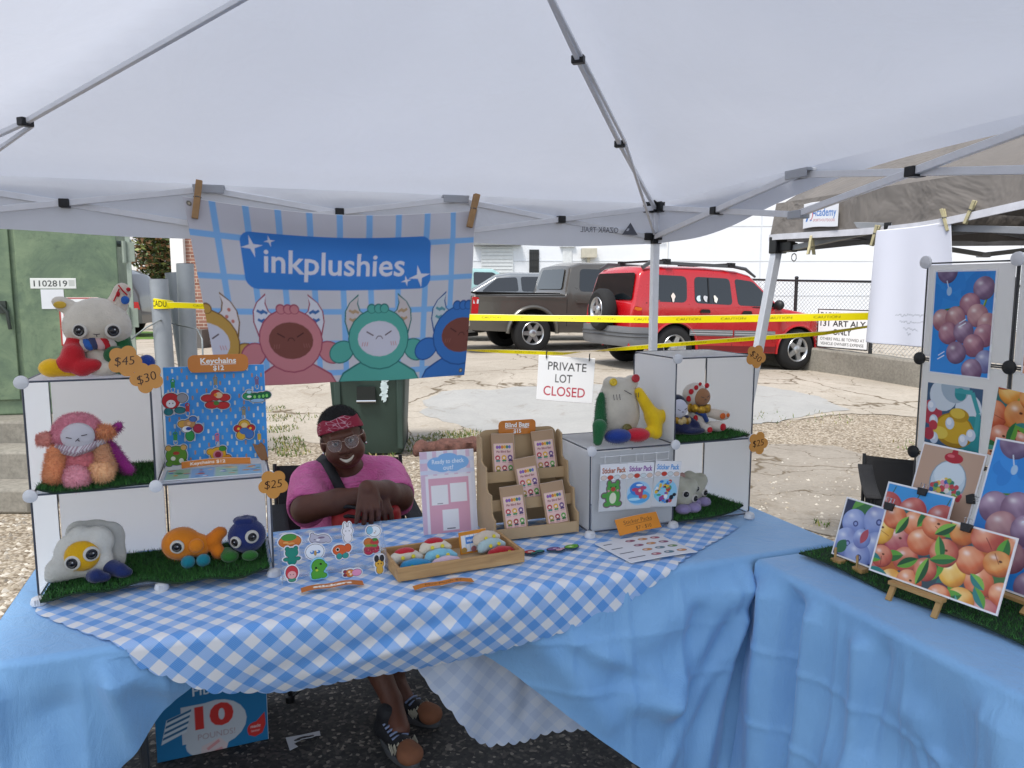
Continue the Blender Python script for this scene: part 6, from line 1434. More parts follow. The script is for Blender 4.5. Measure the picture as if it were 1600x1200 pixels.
ST = [((454, 846), 2, 'carrot and leaf cluster', [(-.012, 0, .022, .016, '#c9702f'), (.010, .0, .020, .016, '#c9702f'), (-.004, .012, .022, .010, '#3f8a3a')], [(.0, -.006, .012, .003, '#e0a05a'), (-.014, -.002, .008, .003, '#e0a05a')]),
      ((500, 842), 2, 'sleeping grey cat', [(-.016, .002, .014, .012, '#b5b3c4'), (.006, .000, .022, .012, '#b5b3c4'), (.024, -.006, .008, .007, '#b5b3c4'), (-.022, .014, .005, .006, '#b5b3c4')], [(-.016, .0, .003, .001, '#5a5566'), (.004, .004, .010, .003, '#7a6a86'), (-.006, -.002, .006, .003, '#e8e6ee')]),
      ((543, 834), 2, 'standing white rabbit', [(0, .008, .015, .013, '#e6e4ea'), (0, -.012, .012, .014, '#e6e4ea'), (-.007, .024, .004, .010, '#e6e4ea'), (.007, .024, .004, .010, '#e6e4ea')], [(-.005, .009, .0012, .0018, '#444'), (.005, .009, .0012, .0018, '#444')]),
      ((585, 831), 2, 'round white bird on blue', [(0, .002, .018, .016, '#e2e8ee'), (-.014, .006, .010, .012, '#7fb4d0')], [(.004, .002, .0014, .0014, '#444'), (.0, -.003, .003, .0014, '#b58f6a')]),
      ((456, 869), 1, 'plain teal frog silhouette', [(0, .010, .018, .014, '#128070'), (0, -.012, .013, .014, '#128070'), (-.012, .022, .006, .006, '#128070'), (.012, .022, .006, .006, '#128070'), (-.016, -.008, .008, .005, '#128070'), (.016, -.008, .008, .005, '#128070')], []),
      ((492, 862), 1, 'round white seal face with blue tears', [(0, 0, .026, .022, '#dfe2ea')], [(-.007, -.001, .007, .005, '#3f7dc4'), (.009, -.001, .007, .005, '#3f7dc4'), (.001, -.004, .004, .008, '#b58f5a'), (-.009, .001, .003, .002, '#e8f0f6'), (.007, .001, .003, .002, '#e8f0f6')]),
      ((534, 861), 1, 'orange fish with teal feet', [(-.006, .004, .020, .015, '#cf5a2a'), (.018, .008, .010, .012, '#cf5a2a'), (-.008, -.014, .008, .009, '#2f8f8a'), (.010, -.014, .009, .008, '#2f8f8a')], [(-.012, .006, .0055, .0055, '#e6d9c9'), (-.012, .006, .004, .004, '#141414')]),
      ((579, 853), 2, 'strawberry bunch', [(-.006, .012, .014, .012, '#c9702f'), (.012, .010, .013, .012, '#bf3a3a'), (-.006, -.012, .015, .014, '#c23a55'), (.014, -.010, .012, .012, '#c23a55')], [(.014, .018, .008, .005, '#3f8a3a'), (-.004, .002, .014, .004, '#7a9a3a'), (.012, .0, .008, .004, '#4f9a4a'), (-.008, -.012, .001, .0016, '#f0d0a0'), (-.002, -.016, .001, .0016, '#f0d0a0'), (.014, -.012, .001, .0016, '#f0d0a0')]),
      ((456, 896), 0, 'strawberry hooded face', [(0, .002, .017, .020, '#bf3440'), (0, -.018, .010, .006, '#3f8a6a')], [(0, -.004, .012, .011, '#dda0a0'), (-.004, -.003, .0012, .0016, '#333'), (.004, -.003, .0012, .0016, '#333')]),
      ((496, 889), 0, 'thick green dinosaur on pale blue', [(.004, .008, .020, .020, '#4a9a2f'), (.018, .008, .010, .007, '#4a9a2f'), (0, -.014, .018, .014, '#4a9a2f'), (.016, -.020, .010, .007, '#4a9a2f'), (-.008, -.022, .009, .006, '#4a9a2f')], [(-.004, .004, .003, .003, '#14181a'), (.010, .014, .003, .003, '#14181a'), (-.002, -.003, .004, .0035, '#b5c93f')]),
      ((551, 895), 0, 'small orange and pink creature lying down', [(-.008, 0, .014, .011, '#d9803f'), (.012, .0, .014, .010, '#dc8fb0'), (-.022, .006, .005, .004, '#8f3a4a'), (-.022, -.004, .005, .004, '#8f3a4a')], [(-.010, .004, .0035, .0035, '#f0d9b0'), (-.006, -.003, .0035, .0035, '#f0d9b0')]),
      ((593, 884), 0, 'yellow bear with dark ears', [(0, .006, .013, .012, '#d9a83f'), (0, -.012, .010, .012, '#d9a83f'), (-.008, .022, .006, .010, '#23232a'), (.008, .022, .006, .010, '#23232a')], [(-.004, .007, .002, .0022, '#3a2a1a'), (.005, .007, .002, .0022, '#3a2a1a')])]
for (px, py), row, nm, shp, ext in ST:
    vv_ = -.092 + .034 * row; r_ = ray(px, py); ori = F(0, vv_, 0); P = Vector((0, 0, 1.6)) + r_ * ((ori - Vector((0, 0, 1.6))).dot(nv) / r_.dot(nv))
    th = .014 if 'thick' in nm else .004
    sticker('sticker', 'die cut sticker in the acrylic stand, ' + nm, 'sticker', 'stickers in the acrylic stand', Matrix.Translation(P) @ R(TH) @ R(rad(-8), 'X') @ UP, shp, ext, '#7fc4dc' if 'thick' in nm else '#e2e2e8', th)
def flat_tag(label, px0, px1, wd_, text, col, tcol, bold, rot=0., lift=.0, curl=.006, shear=0.):
    r0, r1 = (onplane(p, TT + .004) for p in (px0, px1)); L = (r1 - r0).length; a = math.atan2((r1 - r0).y, (r1 - r0).x)
    d = D(L, wd_, col); n_ = len(text)
    for i, tx in enumerate(text): d.text(tx, L * .5, wd_ * (n_ - i - .5) / n_, wd_ / n_ * .62, tcol, bold, wfit=L * (.62 if n_ == 1 else .66), shear=shear)
    return tag(board('paper_tag', d, Matrix.Translation(r0) @ R(a) @ R(rad(lift), 'X'), px=.0016, thick=.001, back=col, fn=lambda x, y: (x, y, curl * math.sin(3.1 * x / L) + .002 * math.sin(x * 60))), label, 'paper tag', 'orange paper tags on the gingham')
def onplane(p, z): r = ray(*p); return Vector((0, 0, 1.6)) + r * ((z - 1.6) / r.z)
flat_tag('orange paper tag reading stickers before the acrylic stand', (471, 926), (569, 913), .026, ['stickers'], '#b9692a', '#efe6da', .05, lift=8)
flat_tag('orange paper tag reading Mini Plush before the wooden tray', (648, 922), (741, 908), .024, ['Mini Plush $7'], '#c27524', '#3a2412', .0, lift=6, shear=.2)
# ---------------------------------------------------------------- wooden tray with tiny plushes and a card
WOOD = NT('pale_wood'); _c2 = WOOD.coord('Object', (1.2, 14, 14)); WOOD.l(WOOD.ramp(WOOD.noise(_c2, 4, 5, .6, .6), [(.3, '#a07a4f'), (.55, '#b8915f'), (.75, '#c4a173')]), WOOD.b.inputs['Base Color']); WOOD.set(Roughness=.6); WOOD = WOOD.m
PLY = mat('ply_board', '#b59a76', .65, .08, 5); KRAFT = mat('kraft_paper', '#a5866a', .8, .08, 20)
trm = FM(.945, -.195, TT + .001, rad(4)); tr = thing('wooden_tray', 'low pale wooden tray holding tiny plushes at the front of the stall', 'tray', M=trm)
TW, TD, THh = .405, .20, .040
o = MB(); o.box((TW / 2, TD / 2, .004), (TW - .018, TD - .018, .006)); obj('base', o, PLY, tr)
for c, s in (((TW / 2, .005, THh / 2), (TW, .010, THh)), ((TW / 2, TD - .005, THh / 2), (TW, .010, THh)), ((.005, TD / 2, THh / 2 - .0005), (.010, TD - .021, THh - .001)), ((TW - .005, TD / 2, THh / 2 - .0005), (.010, TD - .021, THh - .001))): o = MB(); o.box(c, s); obj('side', o, WOOD, tr, bevel=.0015)
def mini(label, x, y, z, c, cap, r, sp='#d9c92f', M_=trm):
    t = thing('mini_plush', label, 'mini plush', M=M_ @ T(x, y, z) @ R(r), group='tiny plushes in the wooden tray')
    blob('body', [('c', (-.03, 0, .010), (.03, 0, .010), .018, .016), E_((.0, 0, .014), (.03, .022, .018)), E_((-.042, -.01, .006), (.014, .012, .01)), E_((.042, -.008, .006), (.014, .012, .01))], plush_mat(c), t, .003, .008, 350, .003)
    if cap: blob('cap', [E_((0, .004, .022), (.034, .02, .016))], plush_mat(cap), t, .003, .008, 200, .003)
    o = MB()
    for q in (-.016, .018): o.lathe([(.006, 0), (.006, .003), (0, .0035)], 12, 0, T(q, -.021, .016) @ R(rad(75), 'X'))
    obj('button', o, mat('minibutton' + sp[1:], sp, .4, .05), t)
mini('tiny plush with a red cap at the left end of the wooden tray', .055, .115, .020, '#cfc6b8', '#b5202f', .1); mini('tiny bright blue plush lying at the front left of the tray', .072, .055, .010, '#2f86b5', None, -.1, '#5aa02f'); mini('tiny cream plush with a wide red cap at the tray back', .155, .135, .032, '#d6cbb8', '#b01a2c', .1)
mini('tiny pale blue plush with yellow buttons in the tray', .160, .095, .016, '#7fbcd2', None, .05); mini('tiny pale pink plush lowest in the middle of the tray', .165, .045, .008, '#cdb4c4', None, .05, '#c2447a')
mini('tiny cream plush on top of the right hand pile in the tray', .325, .130, .040, '#cdbfae', None, .35); mini('tiny pale blue and cream plush in the right hand pile', .330, .100, .024, '#a8c0c4', None, .3); mini('tiny red plush at the bottom right of the tray', .350, .060, .008, '#b01f2a', None, .2, '#c9b52f')
d = D(.098, .07, '#c98324'); d.rect(.006, .006, .092, .058, '#dfe3ea')
for x in (.02, .035, .05, .065, .08): d.rect(x, .006, x + .003, .058, '#a9c6e6')
d.rr(.022, .030, .076, .052, .003, '#3f7fcf'); d.text('inkplushies', .049, .041, .012, '#eef0f5', .02, wfit=.046)
for x, c in ((.014, '#b08a45'), (.048, '#b4767b'), (.084, '#b4767b')): d.disc(x, .012, .010, c, .009)
tag(board('business_card', d, trm @ T(.236, .115, .010) @ R(.12) @ R(rad(-12), 'X') @ UP, px=.0011, thick=.003, back='#c98324'), 'small card in an orange border standing in the wooden tray', 'business card')
# ---------------------------------------------------------------- check-out sign
d = D(.195, .285, '#dcdce6')
for x in (.0, .012, .045, .085, .12, .165): d.rect(x, .0, x + .014, .285, '#d3b9cf')
for y in (.205, .245): d.rect(0, y, .195, y + .014, '#cfd3e6')
for x, y, r, q in ((.10, .245, .05, .026), (.06, .24, .035, .024), (.14, .242, .036, .024), (.08, .228, .03, .018), (.12, .228, .03, .018), (.10, .262, .035, .014)): d.disc(x, y, r, '#7fb0e2', q)
d.text('Ready to check', .10, .248, .022, '#e3ecf8', .012, wfit=.115).text('out?', .10, .226, .022, '#e3ecf8', .012)
d.rect(.016, .0, .180, .200, '#e2e0e8').rect(.026, .0, .170, .190, '#d7a3b6'); d.rect(.034, .098, .094, .166, '#e6e6ea').rect(.102, .104, .162, .170, '#e6e6ea').rect(.070, .008, .128, .080, '#e6e6ea').rect(.084, .012, .114, .016, '#6a6a72').rect(.054, .101, .074, .104, '#8a8a92')
tag(board('checkout_sign', d, FM(1.115, .195, TT + .002, rad(-1), rad(11)) @ UP, px=.0013, thick=.004), 'pink and white sign asking Ready to check out? in a blue cloud', 'sign')
# ---------------------------------------------------------------- stepped wooden rack with blind bags
rm = FM(1.325, .045, TT + .001, rad(0)); rk = thing('stepped_rack', 'three tier wooden rack holding kraft blind bags', 'display rack', M=rm)
RW = .305; YZ = Matrix(((0, 0, 1, 0), (1, 0, 0, 0), (0, 1, 0, 0), (0, 0, 0, 1)))
prof = [(0, 0), (.20, 0), (.20, .325), (.185, .335), (.150, .325), (.145, .245), (.125, .235), (.095, .235), (.088, .160), (.075, .150), (.040, .150), (.032, .085), (.018, .076), (0, .072)]
for x in (0, RW): o = MB(); o.prism(prof, -.003, .003, 0, T(x, 0, 0) @ YZ); obj('side', o, PLY, rk, bevel=.001)
for k in range(3):
    y, z = .0035 + .058 * k, .085 * k
    o = MB(); o.box((RW / 2, y, z + .021), (RW - .007, .005, .038)); obj('front_lip', o, PLY, rk); o = MB(); o.box((RW / 2, y + .030, z + .008), (RW - .007, .054, .004)); obj('tier', o, PLY, rk)
o = MB(); o.prism(rrpts(.004, 0, RW - .004, .345, .03), .196, .200, 0, UP @ R(rad(180), 'X') @ T(0, -.345, 0) @ Matrix.Scale(1, 4) if False else Matrix(((1, 0, 0, 0), (0, 0, 1, 0), (0, 1, 0, 0), (0, 0, 0, 1)))); obj('back', o, PLY, rk)
def bag_art():
    d = D(.086, .165, '#a88a6d'); d.rect(.007, .022, .079, .130, '#dcb9b4'); d.rect(.011, .108, .075, .126, '#e0c9b0')
    for k, c in enumerate(('#8f5aa0', '#7a62b0', '#c9703f', '#d9a52f', '#3f7d6a', '#6a6fb5')): d.disc(.020 + .0092 * k, .117, .0050, c, .0062)
    d.text('Pin Blind Bag', .043, .101, .011, '#7d2c3c', .02, wfit=.052)
    for k, (c, h_) in enumerate((('#b8404a', '#2f7d7a'), ('#d9a33a', '#3f8a5a'), ('#6a4a86', '#54406f'), ('#b58a3a', '#5a7a3a'), ('#a5353f', '#3f4a5a'), ('#5fa04a', '#2f6a3a'))):
        x, y = .020 + .023 * (k % 3), .080 - .036 * (k // 3); d.disc(x, y, .0092, c, .0088).disc(x - .003, y - .011, .0045, h_, .0035).disc(x + .004, y - .011, .0045, h_, .0035).disc(x, y - .001, .0045, '#e6d3c6', .004)
        d.rect(x - .008, y - .0185, x + .008, y - .0170, '#a86a70')
    return d
BA = bag_art(); b0 = None
for (x, y, z, ro, lb) in ((.036, .128, .176, -.03, 'kraft blind bag at the top left of the wooden rack'), (.200, .128, .174, .05, 'kraft blind bag at the top right of the wooden rack'), (.118, .070, .092, .10, 'kraft blind bag alone on the middle tier of the rack'), (.040, .012, .012, .05, 'kraft blind bag at the bottom left of the wooden rack'), (.196, .012, .012, .09, 'kraft blind bag at the bottom right of the wooden rack')):
    M_ = rm @ T(x, y, z) @ R(rad(-14), 'X') @ UP @ R(ro)
    if b0 is None:
        b0 = board('blind_bag', BA, M_, px=.0010, thick=.006, back='#a5866a', fn=lambda x, y: (x, y, .004 * math.sin(math.pi * x / .086) * (1 - (y / .165) ** 2))); o_ = b0
    else: o_ = b0.copy(); COL.objects.link(o_); o_.matrix_world = M_
    tag(o_, lb, 'blind bag', 'kraft blind bags')
d = D(.142, .052); d.text('Blind Bags', .071, .035, .024, '#f2eee8', .03, wfit=.092); d.line([(.026, .0225), (.116, .0225)], .0016, '#f2eee8'); d.text('$15', .071, .012, .019, '#f2eee8', .03)
tag(plate('price_sign', rrpts(0, 0, .142, .052, .016), d, rm @ T(.075, .184, .325) @ UP, None, .002, OR), 'orange Blind Bags $15 sign on top of the wooden rack', 'price sign')
for (px, py), nm, shp, ext in (((835, 862), 'red topped', [(-.014, .006, .018, .014, '#b5303a'), (.018, -.004, .014, .010, '#2f7d7a'), (-.010, -.012, .010, .008, '#1f6a66')], [(-.014, .002, .010, .006, '#dcc0b4')]), ((868, 858), 'purple', [(-.004, .006, .022, .014, '#6a4a86'), (.006, -.012, .012, .009, '#c9a0b0'), (.022, -.008, .008, .006, '#c9a0b0')], [(0, .004, .008, .005, '#b59ac0')]), ((893, 854), 'green', [(0, .0, .024, .016, '#5fa83a'), (.018, .006, .010, .008, '#5fa83a')], [(-.004, .0, .012, .008, '#9ad06a'), (-.004, 0, .004, .004, '#e6ecd9')])):
    P = onplane((px, py), TT + .0045); sticker('embroidered_patch', nm + ' embroidered patch lying on the gingham by the right shelf', 'patch', 'embroidered patches', Matrix.Translation(P) @ R(TH + .2), shp, ext, '#2f4a5a', .003, .003)
# ---------------------------------------------------------------- sticker packs on the right shelf front
pk = thing('wire_rail', 'white wire rail hooked on the frosted front of the right shelf', 'wire rail', F(R0, -.012, TT), TH)
o = MB()
for z in (L1 - .022, L1 - .048): o.tube([(.03, 0, z), (.30, 0, z)], .0017, 6)
for x in (.05, .11, .17, .20, .25, .30): o.tube([(x, .001, L1 - .015), (x, .001, L1 - .10 if x > .15 else L1 - .055)], .0015, 6)
obj('wires', o, mat('wire_white', '#d9dadd', .4, .03), pk)
SLV = '#c4c7ca'
for i, (x, hc, nm, ro) in enumerate(((.022, '#c4622a', 'sticker pack with orange lettering and a green dragon', -.02), (.120, '#8a4a9a', 'sticker pack with purple lettering and a blue swimmer', -.05), (.222, '#5a9ad6', 'sticker pack with blue lettering and many small stickers', -.09))):
    d = D(.104, .165, SLV); d.rect(.0, .110, .104, .165, '#e6e6ea'); d.text('Sticker Pack', .052, .144, .026, '#5a3a2a' if i == 0 else hc, .03, wfit=.090).text('Sticker Pack', .052, .1445, .026, hc, .006, wfit=.090)
    for k, c in enumerate(('#d9c9bf', '#c2402f', '#cdd6d9', '#d9bfae')): d.disc(.014 + .025 * k, .119, .012, '#5a4f4f', .0085).disc(.014 + .025 * k, .119, .0112, c, .0076)
    d.rect(.004, .004, .100, .106, '#c9cccf'); X, Y, K = .052, .056, 1.32
    def dd(x, y, rx, c, ry=None): d.disc(X + x * K, Y + y * K, rx * K, c, (ry or rx) * K)
    if i == 0:
        for g, cc in ((.0035, '#6f5a64'), (0, '#4f9a45')):
            for x_, y_, a_, b_ in ((0, -.004, .020, .024), (0, .018, .018, .014), (-.016, -.024, .009, .006), (.016, -.024, .009, .006), (-.012, .032, .005, .007), (.012, .032, .005, .007), (-.024, .0, .008, .006)): dd(x_, y_, a_ + g, cc, b_ + g)
        dd(0, -.008, .010, '#d6dcc2', .015); dd(0, .016, .007, '#b0453a', .006); dd(-.007, .022, .002, '#1a1a1a'); dd(.007, .022, .002, '#1a1a1a'); dd(-.013, .012, .003, '#c98a9a'); dd(.013, .012, .003, '#c98a9a')
    elif i == 1:
        dd(0, 0, .036, '#9fc9e6', .033); dd(0, -.010, .034, '#5aa6dc', .018); dd(-.006, .012, .022, '#3f7fcf', .018)
        for x_, y_, a_, b_ in ((0, .004, .012, .010), (.012, .014, .010, .005), (-.012, .010, .010, .005), (.006, -.006, .006, .010)): dd(x_, y_, a_, '#b8456a', b_)
        dd(-.012, -.016, .018, '#a9dcf2', .004); dd(.018, -.010, .008, '#d98a3a', .006); dd(.0, .022, .010, '#e6eef4', .003); dd(.002, .007, .004, '#e6c9b0')
    else:
        rg = random.Random(31); dd(0, 0, .036, '#8fc6e2', .033)
        for _ in range(46): a, q = rg.uniform(0, 6.28), math.sqrt(rg.random()); dd(.033 * q * math.cos(a), .030 * q * math.sin(a), rg.uniform(.003, .007), rg.choice(('#2f7fcf', '#c2402f', '#2f9a6a', '#e0b53a', '#8a4a9a', '#e6e8ec', '#6fc0d9', '#23232b')), rg.uniform(.002, .007))
    tag(board('sticker_pack', d, FM(R0 + x, -.022 - .002 * i, TT + L1 - .075 - .165 + .03, 0, rad(-2)) @ UP @ R(ro), px=.0012, thick=.002), nm, 'sticker pack', 'sticker packs on the wire rail')
d = D(.165, .058, '#d08428'); d.text('Sticker Packs', .082, .040, .020, '#33200f', -.004, wfit=.11, shear=.15).line([(.03, .028), (.135, .031)], .0012, '#33200f').text('$7 - $10', .095, .014, .018, '#33200f', -.004, shear=.2)
tag(board('paper_tag', d, FM(R0 + .085, -.060, TT + .008, rad(0), rad(35)) @ UP @ R(.07), px=.0013, thick=.0012, back='#d08428', fn=lambda x, y: (x, y, .012 * math.sin(x * 16))), 'orange handwritten Sticker Packs tag leaning at the right shelf foot', 'paper tag')
d = D(.245, .20, '#dcdde2'); rg = random.Random(14)
for j in range(4):
    d.rect(.014, .030 + .046 * j, .075 - .01 * j, .036 + .046 * j, '#3a4250')
    for i in range(3): x, y = .115 + .048 * i, .032 + .046 * j; d.disc(x, y, .018, '#5a505c', .011).disc(x, y, .016, rg.choice(('#a85a6a', '#5f8a4a', '#8a4a6a', '#b5554a', '#4f7a8a', '#c98a4a')), .0095).disc(x - .004, y + .002, .006, '#dcc9c4', .004)
tag(board('sticker_sheet', d, Matrix.Translation(onplane((986, 879), TT + .003)) @ R(TH + rad(2)), px=.0016, thick=.002, fn=lambda x, y: (x - .02 * (y / .2), y, .004 * math.sin(x * 9))), 'white price sheet with rows of sticker pictures lying on the gingham', 'printed sheet')
# ---------------------------------------------------------------- fruit prints on the side table
PMAT = lambda u, v, z: Matrix.Translation(F(u, v, z)) @ R(TH - rad(90))
dp_ = thing('display_panels', 'white wire framed display panels behind the fruit prints', 'display panel', M=PMAT(2.63, -.43, .755))
for i in range(3):
    for j in range(3): panel(dp_, (.309 * i + .002, 0, .309 * j + .002), (.303, 0, 0), (0, 0, .303), None, mat('wire_dark', '#3a3c40', .4, .05))
for i in range(4):
    for j in range(4): knob(dp_, (.309 * i, -.006, .309 * j), CONN if j == 3 else CONB, .021)
for i in (0, 3): o = MB(); o.box((.309 * i, .06, .004), (.03, .22, .008)); obj('foot', o, CONB, dp_)
def grapes_art(w, h, seed, n, top=True):
    rg = random.Random(seed); d = D(w, h, '#3088d6')
    for _ in range(30): d.disc(rg.random() * w, rg.random() * h, rg.uniform(.02, .06), rg.choice(('#2d82d2', '#358ad8', '#2a7dcc')), rg.uniform(.01, .03), rot=rg.random() * 3)
    if top: d.fruit(w * .22, h * .985, w * .17, '#4a3f63', '#6a5878', '#a99ab5'); d.line([(w * .22, h * .9), (w * .26, h * .82)], .003, '#c9d6e6').disc(w * .27, h * .80, .009, '#9fc0e0', .014)
    d.line([(w * .95, h * .9), (w * .82, h * .62), (w * .5, h * .66), (w * .22, h * .62)], .006, '#4f7a2f').line([(w * .92, h * .85), (w * .8, h * .6)], .004, '#8fa83a')
    for fx, fy in ((.82, .83), (.62, .68), (.75, .58), (.18, .52), (.92, .50), (.40, .55), (.30, .40), (.55, .42), (.88, .40), (.72, .30), (.45, .22), (.92, .16), (.72, .07)):
        c = rg.choice((('#4a3a5c', '#7a5f7c', '#b9a0b8'), ('#5a3550', '#8f5f76', '#cfa0a8'), ('#41406e', '#6a6a98', '#a9aed0'), ('#6a3f4f', '#a0707c', '#d6b0ac'))); d.fruit(w * fx, h * fy, w * .165, *c)
    for fx, fy in ((.52, .50), (.2, .18)): d.line([(w * fx - .01, h * fy), (w * fx + .012, h * fy + .014)], .003, '#cfdcec').line([(w * fx - .012, h * fy - .012), (w * fx + .012, h * fy + .002)], .003, '#dfe6f0')
    return d
def peach_art(w, h, seed, r, n):
    rg = random.Random(seed); d = D(w, h, '#3a4a55'); P = []
    for _ in range(26): d.disc(rg.random() * w, rg.random() * h, rg.uniform(.5, 1.2) * r, rg.choice(('#8a3f2c', '#3f6a3a', '#5a3a4a', '#b0602f', '#2f6a6a')), rg.uniform(.4, .9) * r)
    for j in range(8):
        for i in range(12):
            x = (i + .5 * (j % 2)) * r * 1.75 + rg.uniform(-.3, .3) * r; y = j * r * 1.5 + rg.uniform(-.3, .3) * r
            if -r < x < w + r and -r < y < h + r: P.append((x, y))
    rg.shuffle(P)
    for x, y in P:
        if rg.random() < .4: d.leaf(x, y, r * rg.uniform(1.5, 2.3), r * .42, rg.uniform(0, 6.28), '#2f6a35', '#5a9a3a')
        c = rg.choice((('#7a2a1c', '#cf7a3c', '#efc680'), ('#6a2028', '#bf5f4c', '#e6a888'), ('#8a3f1c', '#dc943c', '#f2d48a'), ('#a0601c', '#e6b048', '#f6de98'), ('#5f1f30', '#a84a58', '#dca092'), ('#7f2f20', '#cc6a44', '#eeb890'))); q = r * rg.uniform(.85, 1.1)
        d.fruit(x, y, q, *c, ry=q * rg.uniform(.88, 1.05))
        if rg.random() < .5: a = rg.uniform(0, 6.28); d.line([(x - q * .1 * math.cos(a), y), (x + q * .35 * math.cos(a), y + q * .35 * math.sin(a)), (x + q * .8 * math.cos(a), y + q * .75 * math.sin(a))], .0016, c[0])
        if rg.random() < .4: d.disc(x + q * .1, y + q * .2, q * .12, '#5a3420', q * .08)
    for _ in range(n): d.leaf(rg.random() * w, rg.random() * h, r * rg.uniform(1.2, 2.2), r * .36, rg.uniform(0, 6.28), rg.choice(('#1f5230', '#2a6a3c', '#2f7a78')), rg.choice(('#5f9a3a', '#7ab04a', '#4f9a8a')))
    return d
def card(name, label, M, d, px=.0015, border=.005, lbl='art print', thick=.003, group='fruit art prints'):
    w, h = d.w, d.h; b = border
    if b: d.rect(0, 0, w, b, '#e6e6ea').rect(0, h - b, w, h, '#e6e6ea').rect(0, 0, b, h, '#e6e6ea').rect(w - b, 0, w, h, '#e6e6ea')
    return tag(board(name, d, M @ UP, px=px, thick=thick, m=GLOSS, fn=lambda x, y: (x, y, .0015 * math.sin(x * 8 + y * 5))), label, lbl, group)
QM = lambda x, z, y=-.008, ro=0.: PMAT(2.63, -.43, .755) @ T(x, y, z) @ R(ro, 'Y')
card('art_print', 'tall grape painting print on the upper display panel', QM(.038, .575), grapes_art(.212, .325, 4, 12), .0013)
d = D(.195, .195, '#3f5a78'); rg = random.Random(19)
for x, y, r, c in ((.02, .10, .04, '#b0404f'), (.06, .16, .05, '#c9d3dc'), (.15, .13, .045, '#cdd6e0'), (.10, .19, .05, '#9fb0bf'), (.17, .05, .06, '#2f8a90'), (.12, .17, .02, '#2f8a90')): d.disc(x, y, r, c)
d.line([(.10, .18), (.16, .18), (.185, .12), (.18, .05)], .014, '#3f9aa0')
d.disc(.105, .055, .07, '#a07a1c', .055).disc(.105, .06, .062, '#c9a22f', .046).disc(.12, .105, .035, '#b08a24', .022).disc(.115, .11, .026, '#d6b84a', .016).disc(.055, .04, .03, '#d9bf52', .02)
for x, y in ((.09, .075), (.14, .03), (.165, .05), (.035, .02), (.03, .075), (.02, .12)): d.disc(x, y, .016, '#c4cfe0', .019).disc(x - .003, y + .004, .009, '#e2e6ee', .010)
d.disc(.03, .06, .016, '#b8404c').disc(.015, .03, .02, '#a83a4a')
card('art_print', 'yellow teapot and white blossoms print low on the display panel', QM(.040, .350), d, .0013, 0)
card('art_print', 'small peach print held up beside the teapot print', QM(.265, .355, -.012, .10), peach_art(.22, .205, 8, .042, 8), .0013, 0)
card('art_print', 'tall orange and teal print on the second display panel', QM(.345, .600), peach_art(.21, .30, 21, .05, 10), .0016)
def tprint(name, label, u, v, z, ro, tilt, d, **k): return card(name, label, Matrix.Translation(F(u, v, z)) @ R(TH - rad(90) + rad(ro)) @ R(rad(-tilt), 'X'), d, **k)
M_peach = Matrix.Translation(F(2.216, -.669, .795)) @ R(TH - rad(90) + rad(8.7)) @ R(rad(-19), 'X')
card('art_print', 'large wide peach painting print on a small wooden easel', M_peach, peach_art(.36, .20, 3, .038, 12), .0012)
d = D(.19, .185, '#26304f'); rg = random.Random(9)
d.leaf(.03, .15, .10, .03, .6, '#2f6a3a', '#5a9a3f').leaf(.09, .17, .08, .03, .3, '#3f7a3f', '#7aa84a')
for x, y, r in ((.05, .115, .042), (.125, .14, .046), (.04, .05, .045), (.145, .06, .05), (.09, .02, .045), (.09, .075, .03), (.18, .12, .035)): d.fruit(x, y, r, '#4a5c9c', '#7f92c9', '#b3bfe2'); d.disc(x + r * .15, y - r * .05, r * .22, '#3a4680').disc(x + r * .15, y - r * .05, r * .12, '#8a98cc')
d.leaf(.09, .06, .05, .012, 1.3, '#b04a5a').leaf(.02, .01, .05, .018, 1.2, '#2f6a4a')
tprint('art_print', 'blueberry painting print leaning at the left end of the side table', 2.257, -.478, .775, 6, 18, d, px=.0013)
d = D(.21, .16, '#3f95d6'); 
for x in (.02, .10, .19): d.line([(x, .11), (x + .01, .15)], .003, '#3f5a3a'); d.fruit(x, .085, .045, '#8f2c34', '#b8484a', '#dc8f80')
tprint('art_print', 'red fruit on blue print half hidden behind the peach print', 2.385, -.520, .848, 10, 20, d, px=.0016)
d = D(.205, .30, '#b89a86')
d.disc(.11, .165, .058, '#7f95a8', .066).disc(.11, .168, .054, '#b9cbd9', .061).disc(.11, .185, .048, '#cbd9e4', .04); rg = random.Random(2)
for _ in range(70):
    a, q = rg.uniform(0, 6.283), math.sqrt(rg.random()); x, y = .11 + .05 * q * math.cos(a), .135 + .036 * q * math.sin(a); d.disc(x, y, .0075, rg.choice(('#2f7a6a', '#b8404a', '#d9b54a', '#3a5fa8', '#d98aa0', '#8aa84a', '#e2e2dc')))
d.disc(.11, .238, .030, '#a82434', .016).disc(.11, .252, .010, '#a82434', .016).disc(.10, .243, .012, '#d0606a', .005).rect(.085, .02, .14, .1, '#a5293a')
d.ops = d.ops[:1] + [([[(x, y + .032) for x, y in p] for p in ps_], c) for ps_, c in d.ops[1:]]
tprint('art_print', 'gumball machine print leaning against the display panel', 2.455, -.545, .835, 4, 17, d, px=.0014)
tprint('art_print', 'large grape print at the right edge of the side table', 2.42, -.790, .80, 4, 17, grapes_art(.27, .40, 11, 13), px=.0016)
EZM = mat('easel_wood', '#b08b57', .6, .12, 25)
